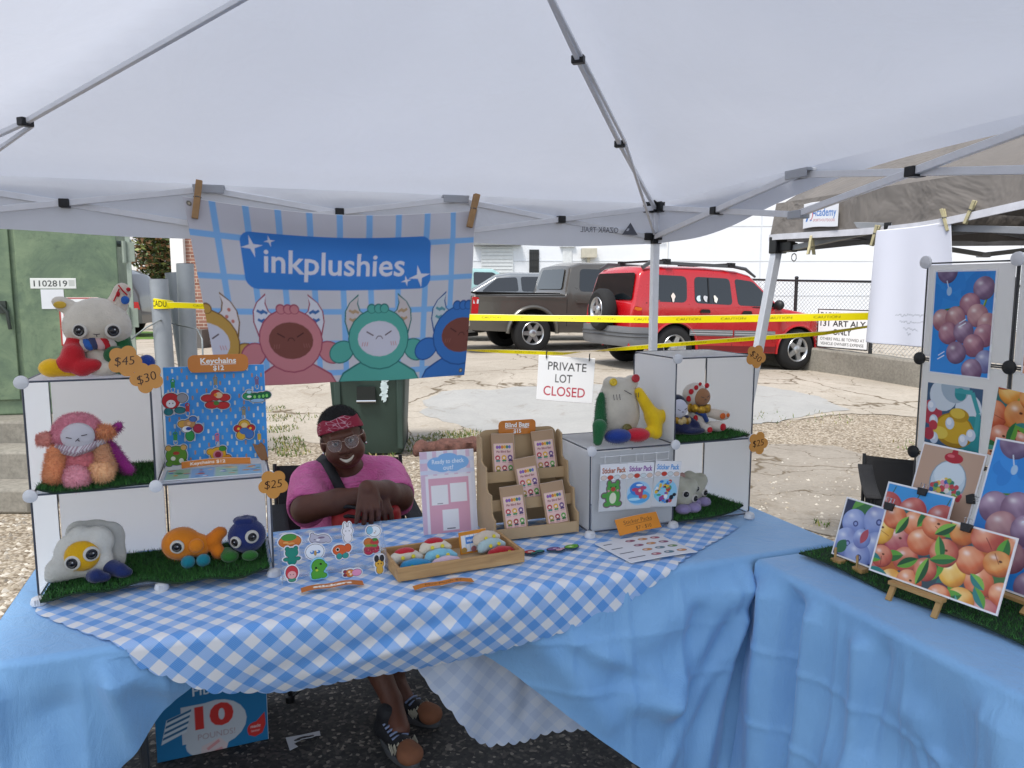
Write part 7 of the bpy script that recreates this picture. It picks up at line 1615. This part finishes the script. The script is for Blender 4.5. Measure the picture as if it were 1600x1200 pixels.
def easel(label, M, w, h, foot=.05):
    t = thing('table_easel', label, 'easel', M=M, group='small wooden easels')
    o = MB(); o.box((0, -.012, .0), (w, .022, .010)); obj('ledge', o, EZM, t, bevel=.001)
    for s in (-1, 1): o = MB(); o.bar((s * (w / 2 - .012), -.016 - .018, -foot), (s * (w / 2 - .012), -.010, -.004), .015, .010); o.bar((s * (w / 2 - .012), .014, -.004), (s * (w / 2 - .03), .018 + .36 * h, h), .013, .009); obj('leg', o, EZM, t, bevel=.001)
    o = MB(); o.bar((0, .16, -foot), (0, .03 + .32 * h, h * .8), .013, .009); obj('rear_leg', o, EZM, t, bevel=.001)
EB = Matrix.Translation(F(2.216, -.669, .795)) @ R(TH - rad(90) + rad(8.7))
easel('wooden easel under the large peach print', EB @ T(.155, 0, -.006), .155, .15, .046)
easel('wooden easel under the large grape print', Matrix.Translation(F(2.42, -.790, .80)) @ R(TH - rad(90) + rad(4)) @ T(.13, 0, -.006), .17, .2, .026)
eb = Matrix.Translation(F(2.257, -.478, .775)) @ R(TH - rad(90) + rad(6)); t = thing('table_easel', 'tiny two post wooden easel under the blueberry print', 'easel', M=eb, group='small wooden easels')
for x in (.035, .115): o = MB(); o.box((x, -.008, -.012), (.035, .03, .014)); o.box((x, -.022, .014), (.006, .006, .04)); obj('post', o, EZM, t, bevel=.001)
o = MB(); o.box((.075, .03, -.014), (.1, .012, .012)); obj('brace', o, EZM, t)
def clip(label, M):
    t = thing('binder_clip', label, 'binder clip', M=M, group='black binder clips')
    o = MB(); o.prism([(-.012, -.014), (.012, -.014), (.015, .008), (-.015, .008)], -.005, .006, 0, UP); obj('body', o, CONB, t, bevel=.001)
    for s in (-1, 1): o = MB(); o.tube([(-.006, s * .004, .006), (-.005, s * .010, .022), (.005, s * .010, .022), (.006, s * .004, .006)], .0012, 5); obj('handle', o, CHROME, t)
clip('binder clip at the top left corner of the peach print', M_peach @ T(.012, -.004, .194)); clip('binder clip at the top right of the peach print', M_peach @ T(.235, -.004, .194))
M2 = Matrix.Translation(F(2.385, -.520, .848)) @ R(TH - rad(90) + rad(10)) @ R(rad(-20), 'X'); clip('binder clip on the red fruit print', M2 @ T(.115, -.004, .155))
M3 = Matrix.Translation(F(2.455, -.545, .835)) @ R(TH - rad(90) + rad(4)) @ R(rad(-17), 'X'); clip('binder clip on the right side of the gumball print', M3 @ T(.198, -.004, .165) @ R(rad(70), 'Y'))
turf('artificial grass mat under the fruit prints on the side table', lambda a, b: tuple(F(2.20 + .115 * a + .42 * b + .006 * math.sin(a * 15), -.40 - 1.25 * a + .05 * b, TZ + .013 + .01 * math.sin(a * 8 + 1) ** 2 * (1 - b))), 40, 14, 22000, .014, 7)
# ---------------------------------------------------------------- camp chairs
def camp_chair(label, M, bh=.86, seat=.42, w=.56):
    t = thing('camp_chair', label, 'camp chair', M=M, group='black folding camp chairs'); BF = mat('black_canvas', '#1a1a1d', .8, .15, 30, .3, 300); hw = w / 2
    o = MB(); o.grid(lambda a, b: (-hw + .03 + (w - .06) * a, -.22 + .42 * b, seat - .05 * math.sin(math.pi * a) * (.4 + .6 * b) - .02 * b), 12, 10); obj('seat', o, BF, t, solid=.006)
    o = MB(); o.grid(lambda a, b: (-hw + .01 + (w - .02) * a, .20 + .10 * b + .05 * math.sin(math.pi * a), seat + .02 + (bh - seat - .02) * b - .02 * math.sin(math.pi * a) * b), 12, 10); obj('backrest', o, BF, t, solid=.006)
    for s in (-1, 1):
        o = MB(); o.tube([(s * hw, .16, .0), (s * hw, .30, bh + .01)], .009, 8); obj('back_post', o, FITB, t)
        o = MB(); o.tube([(s * hw, -.24, .0), (s * hw, -.24, seat + .19)], .009, 8); obj('front_post', o, FITB, t)
        o = MB(); o.grid(lambda a, b: (s * hw + (-.035 + .07 * a), -.27 + .50 * b, seat + .195 - .02 * math.sin(math.pi * b) + .05 * b), 4, 8); obj('armrest', o, BF, t, solid=.012)
        for y in (-.24, .16): o = MB(); o.tube([(s * hw, y, .02), (-s * hw, y + .01 * s, seat - .02)], .008, 8); o.lathe([(.018, -.01), (.018, .018), (.01, .024)], 10, 0, T(s * hw, y, .008)); obj('cross_leg', o, FITB, t)
    return t
camp_chair('black folding camp chair the seated person sits in', FM(.955, .86, 0), .82)
camp_chair('black folding camp chair behind the side table', FM(3.72, .44, .006, rad(-40)), .70)
# ---------------------------------------------------------------- box and paper under the stall
d = D(.36, .34, '#1f6f9f'); d.disc(.19, .155, .10, '#b9bec4', .085).rect(.08, .10, .19, .235, '#b9bec4').disc(.16, .09, .07, '#b9bec4', .05)
d.text('100% Poly', .20, .325, .03, '#c4ccd4', .0, wfit=.15).text('Fiber Fill', .205, .285, .052, '#d3dae0', .004, wfit=.17)
d.text('10', .185, .185, .105, '#c2332f', .05, wfit=.125).text('POUNDS!', .19, .115, .03, '#a08a8c', .0, wfit=.12)
d.poly([(.29, .10), (.35, .16), (.352, .115), (.34, .085), (.315, .075), (.295, .085)], '#c2332f').disc(.318, .105, .028, '#c2332f', .026).text('made', .318, .115, .016, '#dcc9c9', .01).text('better', .318, .098, .012, '#dcc9c9', .0)
d.poly([(.015, .115), (.095, .145), (.115, .225), (.035, .20)], '#c4ccd2')
for k in range(4): d.poly([(.02 + .005 * k, .130 + .02 * k), (.097 + .005 * k, .155 + .02 * k), (.099 + .005 * k, .164 + .02 * k), (.022 + .005 * k, .139 + .02 * k)], '#2b5f86')
d.poly([(.13, .015), (.20, .0), (.225, .07), (.20, .10), (.14, .08)], '#c9b9b9').poly([(.15, .03), (.21, .05), (.205, .065), (.145, .045)], '#c98f90').poly([(.16, .06), (.20, .085), (.195, .095), (.155, .07)], '#c98f90')
d.ops = d.ops[:1] + [([[(x, y - .055) for x, y in p] for p in ps_], c) for ps_, c in d.ops[1:]]
bx = thing('cardboard_box', 'blue printed Fiber Fill box standing on the asphalt under the stall', 'box', M=FM(.225, .36, .006, rad(3)))
o = MB(); o.box((.18, .14, .17), (.36, .27, .338)); obj('carton', o, mat('carton', '#8d9aa0', .8, .06), bx, bevel=.003)
board('printed_face', d, T(0, .003, .001) @ UP, bx, .0022, .001)
tag(plate('torn_paper', [(0, 0), (.03, .012), (.02, .035), (.05, .05), (.085, .045), (.10, .05), (.115, .045), (.118, .075), (.06, .078), (.04, .08), (0, .085)], D(.1, .1).disc(.055, .058, .022, '#24262a', .007).disc(.035, .052, .012, '#24262a', .006).disc(.08, .054, .014, '#24262a', .005), Matrix.Translation(F(.65, .28, .010)) @ R(TH + .1), None, .001, '#c2c5ca', .0004), 'torn scrap of white paper on the asphalt beside the box', 'paper scrap')
# ================================================================ the seated stallholder
PM = FM(.92, .78, 0, 0)
per = thing('person', 'seated person in a pink tee and red bandana smiling with hands crossed over the lap', 'person', M=PM)
V3 = lambda *a: np.array(a, float)
Hm = (T(-.004, -.060, 1.010) @ R(rad(-6)) @ R(rad(-12), 'Y') @ R(rad(2), 'X'))
H3 = [list(r)[:3] for r in Hm.to_3x3()]
def hp(p): return tuple(Hm @ Vector(p))
def he(c, r, k=.018, cut=False, rt=None):
    rr_ = Hm.to_3x3() @ (Matrix(rt) if rt else Matrix.Identity(3)); return ('-e' if cut else 'e', hp(c), r, [list(x) for x in rr_], k)
def hc(a, b, ra, rb, k=.012, cut=False): return ('-c' if cut else 'c', hp(a), hp(b), ra, rb, k)
B = []
# trunk
B += [('c', (.03, .16, .47), (.03, .10, .66), .165, .150, .05), ('c', (.03, .10, .66), (.03, .045, .80), .150, .115, .05), ('c', (-.11, .045, .825), (.17, .045, .825), .068, .068, .05), ('c', (.02, .02, .83), (.004, -.03, .935), .058, .052, .03)]
# head
B += [he((0, .015, .035), (.078, .092, .083)), he((0, -.018, -.025), (.067, .070, .078)), he((0, -.032, -.078), (.046, .042, .034)), he((.038, -.052, -.038), (.030, .028, .028)), he((-.038, -.052, -.038), (.030, .028, .028)), he((0, -.008, -.075), (.055, .055, .035)),
      hc((-.034, -.076, .026), (.034, -.076, .026), .012, .012), hc((0, -.083, .006), (0, -.100, -.028), .009, .014, .008), he((.014, -.090, -.032), (.012, .011, .009), .006), he((-.014, -.090, -.032), (.012, .011, .009), .006),
      he((.030, -.094, .004), (.017, .016, .010), .008, True), he((-.030, -.094, .004), (.017, .016, .010), .008, True),
      he((.048, -.040, -.045), (.026, .034, .034)), he((-.048, -.040, -.045), (.026, .034, .034)),
      hc((-.036, -.070, -.050), (0, -.090, -.060), .006, .008, .006), hc((0, -.090, -.060), (.036, -.070, -.050), .008, .006, .006), hc((-.032, -.068, -.062), (0, -.088, -.080), .006, .010, .006), hc((0, -.088, -.080), (.032, -.068, -.062), .010, .006, .006),
      hc((-.032, -.084, -.0545), (0, -.1035, -.0690), .004, .0070, .002, True), hc((0, -.1035, -.0690), (.032, -.084, -.0545), .0070, .004, .002, True),
      he((.079, .012, -.012), (.012, .022, .030), .008), he((-.079, .012, -.012), (.012, .022, .030), .008)]
# arms
SR, ER, WR_ = V3(-.122, .035, .820), V3(-.165, -.190, .775), V3(.088, -.300, .842)
SL, EL, WL = V3(.190, .035, .820), V3(.195, -.185, .785), V3(.042, -.352, .878)
for s_, e_, w_ in ((SR, ER, WR_), (SL, EL, WL)):
    m1 = e_ * .55 + w_ * .45
    B += [('c', s_, e_, .062, .050, .03), ('c', e_, m1, .050, .046, .02), ('c', m1, w_, .046, .029, .02)]
# hands: palm, four bent fingers, thumb
def hand(w, d, side, nrm, spread=1., curl=.5, L=.088, thumb=1):
    d = d / np.linalg.norm(d); side = side / np.linalg.norm(side); o = []
    kn = w + d * L
    for k, f in enumerate((-1.5, -.5, .5, 1.5)):
        o.append(('c', w + side * f * .008, kn + side * f * .0225 + d * (-.004 * abs(f)), .018, .0118, .008))
    for k, f in enumerate((-1.5, -.5, .5, 1.5)):
        ln = (.060, .074, .080, .068)[k] if thumb > 0 else (.068, .080, .074, .060)[k]; b = kn + side * f * .0225 + d * (-.004 * abs(f)); fan = side * f * .09 * spread
        dd = d + fan; dd = dd / np.linalg.norm(dd); cu = curl * (1 + .12 * f)
        p1 = b + (dd * math.cos(cu * .5) + nrm * math.sin(cu * .5)) * ln * .45; p2 = p1 + (dd * math.cos(cu) + nrm * math.sin(cu)) * ln * .32; p3 = p2 + (dd * math.cos(cu * 1.5) + nrm * math.sin(cu * 1.5)) * ln * .26
        o += [('c', b, p1, .0104, .0096, .0025), ('c', p1, p2, .0100, .0090, .0025), ('c', p2, p3, .0092, .0078, .0025)]
    tb = w + d * .028 + side * thumb * .022; t1 = tb + (d * .6 + side * thumb * .55 + nrm * .35) * .042; t2 = t1 + (d * .85 + side * thumb * .2 + nrm * .4) * .032
    o += [('c', tb - d * .01, t1, .015, .0115, .010), ('c', t1, t2, .0112, .0088, .004)]
    return o
nr = V3(0, .95, -.25)
B += hand(WR_, V3(.10, -.40, -1), V3(1, -.02, .10), V3(0, .9, -.3), 1.0, .85, L=.080, thumb=-1)
B += hand(WL, V3(-.05, -.45, -1), V3(1, .05, -.05), V3(0, .9, -.3), 1.0, .85, L=.080, thumb=1)
# legs: knees under the table, shins crossed
B += [('c', (-.05, .14, .47), (-.03, -.30, .50), .092, .066, .03), ('c', (.12, .14, .47), (.19, -.28, .50), .092, .066, .03)]
AR, AL = V3(.085, -.52, .135), V3(.125, -.36, .14)
B += [('c', (-.03, -.30, .50), (.005, -.385, .34), .060, .060, .02), ('c', (.005, -.385, .34), AR, .058, .034, .02), ('c', (.19, -.28, .50), (.165, -.345, .34), .060, .058, .02), ('c', (.165, -.345, .34), AL, .056, .034, .02),
      ('c', AR, (.095, -.60, .07), .034, .036, .02), ('c', AL, (.155, -.40, .07), .034, .034, .02)]
SKIN = NT('dark_skin'); _f = SKIN.noise(SKIN.coord(), 9, 4, .6); SKIN.l(SKIN.ramp(_f, [(.3, '#4d2d21'), (.7, '#633b2b')]), SKIN.b.inputs['Base Color']); SKIN.set(Roughness=.55, Subsurface_Weight=.06, Specular_IOR_Level=.45); SKIN.b.inputs['Subsurface Radius'].default_value = (.02, .006, .003); SKIN.bump(SKIN.noise(SKIN.coord(), 300, 3), .35, .003); SKIN = SKIN.m
blob('body', B, SKIN, per, .0036, .02, it=1)
# face details
for s_ in (-1, 1):
    o = MB(); o.ell((0, 0, 0), .0125, 0, Hm @ T(s_ * .030, -.0735, .004)); e = obj('eye', o, mat('eye_white', '#a8a09a', .2, .03), per, smooth=80)
    o = MB(); o.ell((0, 0, 0), (.0058, .0035, .0058), 0, Hm @ T(s_ * .030, -.0850, .003)); obj('iris', o, mat('iris_dark', '#140d0b', .1, .05), e, smooth=80)
    o = MB(); o.tube([hp((s_ * .030 + .014 * math.cos(a), -.0855 + .004 * math.cos(a) ** 2, .0065 + .0055 * math.sin(a))) for a in [math.pi * k / 8 for k in range(9)]], .0026, 6); obj('eyelid', o, SKIN, per, smooth=80)
o = MB(); o.grid(lambda a, b: hp(((a - .5) * .058, -.0965 + .0225 * (2 * a - 1) ** 2, -.0515 - (.0035 + .0085 * (1 - (2 * a - 1) ** 2)) * b - .0115 * (1 - (2 * a - 1) ** 2))), 16, 3); obj('teeth', o, mat('teeth_white', '#cfc6b6', .25, .03), per, smooth=80, solid=.003)
blob('hair', [he((0, .022, .050), (.083, .094, .080)), he((0, .040, .0), (.082, .078, .075)), he((0, -.10, .02), (.08, .045, .075), .02, True), he((0, -.04, -.10), (.1, .10, .05), .02, True)], mat('black_hair', '#0e0c0c', .85, .2, 60, .6, 300), per, .004, .012, fuzz=7000, flen=.006)
BD = NT('bandana_red'); _w = BD.n('TexVoronoi'); _w.feature = 'DISTANCE_TO_EDGE'; _w.inputs['Scale'].default_value = 38; BD.l(BD.coord('Object', (1, 1, 2.2)), _w.inputs['Vector'])
_m = BD.ramp(BD.noise(BD.coord(), 16, 2), [(.50, (0, 0, 0)), (.56, (1, 1, 1))]); BD.l(BD.mix(BD.mix(1, _m, BD.ramp(_w.outputs['Distance'], [(.035, (1, 1, 1)), (.07, (0, 0, 0))]), 'MULTIPLY'), '#8a1533', '#b58a96'), BD.b.inputs['Base Color']); BD.set(Roughness=.8); BD = BD.m
o = MB()
def bnd(a, b):
    t = 2 * math.pi * a; fr = .5 - .5 * math.cos(t)           # 1 at the forehead (t = pi), 0 at the back
    z = (.030 + .045 * fr) + (.055 - .012 * fr) * (b - .5) + .004 * math.sin(t * 5) * b
    kz = math.sqrt(max(.05, 1 - ((z - .02) / .112) ** 2)); rx, ry = .0865 * kz, .1015 * kz
    wr = 1 + .02 * math.sin(t * 9 + b * 5)
    return hp((rx * math.sin(t) * wr, .012 + ry * math.cos(t) * wr - .004 * fr, z))
o.grid(bnd, 64, 8); obj('bandana', o, BD, per, smooth=80, solid=.004)
o = MB(); GLM = mat('glasses_wire', '#b09a8e', .25, .05, metal=.9)
for s_ in (-1, 1):
    q = rpoly([(s_ * .008, .022), (s_ * .058, .024), (s_ * .060, -.004), (s_ * .046, -.022), (s_ * .018, -.022), (s_ * .007, -.006)], .014, 4)
    o.tube([hp((x, -.106 + .35 * max(0, abs(x) - .03), z)) for x, z in q], .0014, 6, closed=True)
    o.tube([hp((s_ * .059, -.096, .016)), hp((s_ * .082, -.07, .016)), hp((s_ * .085, .01, .012))], .0014, 6)
o.tube([hp((-.008, -.108, .010)), hp((0, -.111, .014)), hp((.008, -.108, .010))], .0014, 6)
gls = obj('glasses', o, GLM, per, smooth=80)
LG = NT('lens_clear'); LG.set(Base_Color=(.9, .92, .95), Roughness=.02, Alpha=.10); LG = LG.m
for s_ in (-1, 1):
    q = rpoly([(s_ * .008, .022), (s_ * .058, .024), (s_ * .060, -.004), (s_ * .046, -.022), (s_ * .018, -.022), (s_ * .007, -.006)], .014, 4)
    o = MB(); o.add([hp((x, -.106 + .35 * max(0, abs(x) - .03), z)) for x, z in q], [tuple(range(len(q)))]); obj('lens', o, LG, gls, smooth=0)
for s_, r in ((-1, .006), (1, .005)): o = MB(); o.ell(hp((s_ * .084, .006, -.042)), r); obj('earring', o, CHROME, per)
# pink tee: trunk and loose half sleeves, with folds
TEE = NT('pink_cotton'); _f = TEE.noise(TEE.coord(), 6, 5, .6); TEE.l(TEE.ramp(_f, [(.3, '#d2609a'), (.7, '#e678b2')]), TEE.b.inputs['Base Color']); TEE.set(Roughness=.85, Sheen_Weight=.2, Specular_IOR_Level=.2); TEE.bump(TEE.noise(TEE.coord('Object', (1, 1, 3)), 20, 5, .6, 1.6), .9, .018); TEE = TEE.m
def sl(a, b, f): return a * (1 - f) + b * f
TE = [('c', (.03, .15, .44), (.03, .10, .66), .188, .172, .05), ('c', (.03, .10, .66), (.03, .045, .795), .172, .128, .05), ('c', (-.10, .045, .820), (.165, .045, .820), .082, .082, .05), ('c', (.03, -.03, .66), (.03, -.01, .76), .12, .10, .05)]
for s_, e_, w_ in ((SR, ER, WR_), (SL, EL, WL)):
    e2 = sl(s_, e_, .80); TE += [('c', s_, e2, .074, .070, .03), ('c', sl(s_, e_, .45) + V3(0, 0, -.02), e2 + V3(0, 0, -.030), .062, .064, .03)]
TE += [('-c', (.012, -.02, .90), (.004, -.06, 1.0), .066, .10, .012)]
for s_, e_, w_ in ((SR, ER, WR_), (SL, EL, WL)):           # open cuffs
    dv = (e_ - s_) / np.linalg.norm(e_ - s_); c = sl(s_, e_, .86); TE += [('-c', c + dv * .03 + V3(0, 0, -.01), c + dv * .14 + V3(0, 0, -.01), .060, .085, .012)]
def folds(V):
    out = V.copy()
    for i, p in enumerate(V):
        q = Vector(p); n = noise.noise((q.x * 7 + q.z * 6, q.y * 5, q.z * 9 - q.x * 6)); n2 = noise.noise((q.x * 16, q.y * 10 + 3, q.z * 22))
        k = .013 * n + .007 * n2; d = Vector((q.x - .03, q.y - .06, 0)); L = d.length or 1; out[i] += np.array((d.x / L, d.y / L, .2)) * k
    return out
blob('tee_shirt', TE, TEE, per, .006, .02, disp=folds, it=2)
o = MB(); sp = [Vector(p) for p in ((-.085, .06, .915), (-.070, .0, .912), (-.050, -.055, .875), (-.026, -.098, .82), (.004, -.125, .76), (.03, -.145, .69), (.05, -.16, .62))]
v = []
for i, p in enumerate(sp):
    t_ = (sp[min(i + 1, 6)] - sp[max(i - 1, 0)]).normalized(); s_ = t_.cross(Vector((0, -1, .25))).normalized() * .019
    v += [p - s_ + Vector((0, -.006, .004)), p + s_ + Vector((0, -.006, .004))]
o.add(v, [(2 * i, 2 * i + 1, 2 * i + 3, 2 * i + 2) for i in range(6)]); obj('shoulder_strap', o, mat('strap_black', '#16161a', .7, .1), per, smooth=60, solid=.004)
blob('shorts', [('c', (.03, .17, .43), (.03, .12, .5), .175, .16, .04), ('c', (-.05, .14, .47), (-.035, -.22, .495), .108, .090, .03), ('c', (.12, .14, .47), (.175, -.20, .495), .108, .090, .03)], mat('shorts_black', '#1e1e22', .85, .1, 20, .3, 200), per, .008, .02)
# shoes
def shoe(M, nm='shoe'):
    s = blob(nm, [('c', (0, .06, .04), (0, -.06, .036), .040, .036, .02), E_((0, -.12, .034), (.044, .050, .034)), ('c', (0, .06, .05), (0, .045, .10), .038, .040, .02), E_((0, .07, .035), (.040, .04, .04))], mat('shoe_black', '#17171c', .7, .1, 30, .3, 150), per, .005, .015, M=M)
    o = MB(); o.v = []; prof = [(.045 * math.sin(a) * (1.05 if math.cos(a) < 0 else .95), -.045 - .125 * -math.cos(a) if False else -.04 + .132 * math.cos(a)) for a in [6.283 * k / 28 for k in range(28)]]
    o.prism(prof, .0, .024); obj('sole', o, mat('sole_grey', '#4a4a4c', .7, .1), s, bevel=.005)
    o = MB()
    for k in range(5): o.tube([(-.030, -.010 - .018 * k + .03, .076 - .004 * k), (-.012, -.014 - .018 * k + .03, .088 - .005 * k), (.012, -.014 - .018 * k + .03, .088 - .005 * k), (.030, -.010 - .018 * k + .03, .076 - .004 * k)], .0042, 6)
    obj('laces', o, mat('lace_grey', '#7e8aa8', .8, .1), s, smooth=80)
    blob('toe_panel', [E_((0, -.128, .038), (.0455, .046, .034)), E_((0, -.105, .050), (.030, .030, .026)), ('-e', (0, -.055, .08), (.05, .035, .06), None, .006)], mat('suede_tan', '#7d4f35', .85, .12, 30), s, .004, .012)
    o = MB(); P = []
    for k in range(19): a = -1.5 + 3 * k / 18; q = .0 if k % 2 else .016; P.append((.047 * math.sin(a), -.058 - .028 * math.cos(a) - q * .3, .060 - .018 * abs(math.sin(a)) + q))
    vv_ = []
    for p in P: vv_ += [p, (p[0] * 1.05, p[1] - .022, p[2] - .016)]
    o.add(vv_, [(2 * i, 2 * i + 1, 2 * i + 3, 2 * i + 2) for i in range(18)]); obj('trim', o, mat('trim_cream', '#b3ad9c', .7, .1), s, smooth=0, solid=.003)
    return s
shoe(T(.075, -.590, .006) @ R(rad(14))); shoe(T(.155, -.395, .006) @ R(rad(35)))
# red bag lying in the lap under the hands
bg = thing('red_bag', 'red bag with black straps lying in the lap of the seated person', 'bag', M=PM @ T(.055, -.215, .665))
blob('bag_body', [E_((0, 0, .055), (.115, .10, .085)), E_((-.07, -.01, .06), (.06, .075, .075)), E_((.075, -.01, .06), (.06, .075, .075)), E_((0, -.03, .11), (.08, .06, .035))], mat('bag_red', '#a3161c', .6, .15, 12, .6, 25), bg, .006, .02, disp=lambda V: V + np.array([[0, noise.noise((p[0] * 18, p[2] * 26, 1)) * .010, noise.noise((p[0] * 22, p[1] * 14, 5)) * .010] for p in V.tolist()]))
for k, z in enumerate((.135, .10, .065)):
    o = MB(); o.tube([(-.118 + .02 * k, -.035, z - .02), (-.08, -.082 - .004 * k, z), (-.02, -.100, z - .012), (.03, -.100, z - .02)], .007, 6); obj('strap', o, MC['strap_black'], bg, smooth=80)
o = MB(); o.tube([(.02, -.098, .12), (.07, -.088, .11), (.125, -.03, .085)], .008, 6); obj('strap', o, MC['strap_black'], bg, smooth=80)
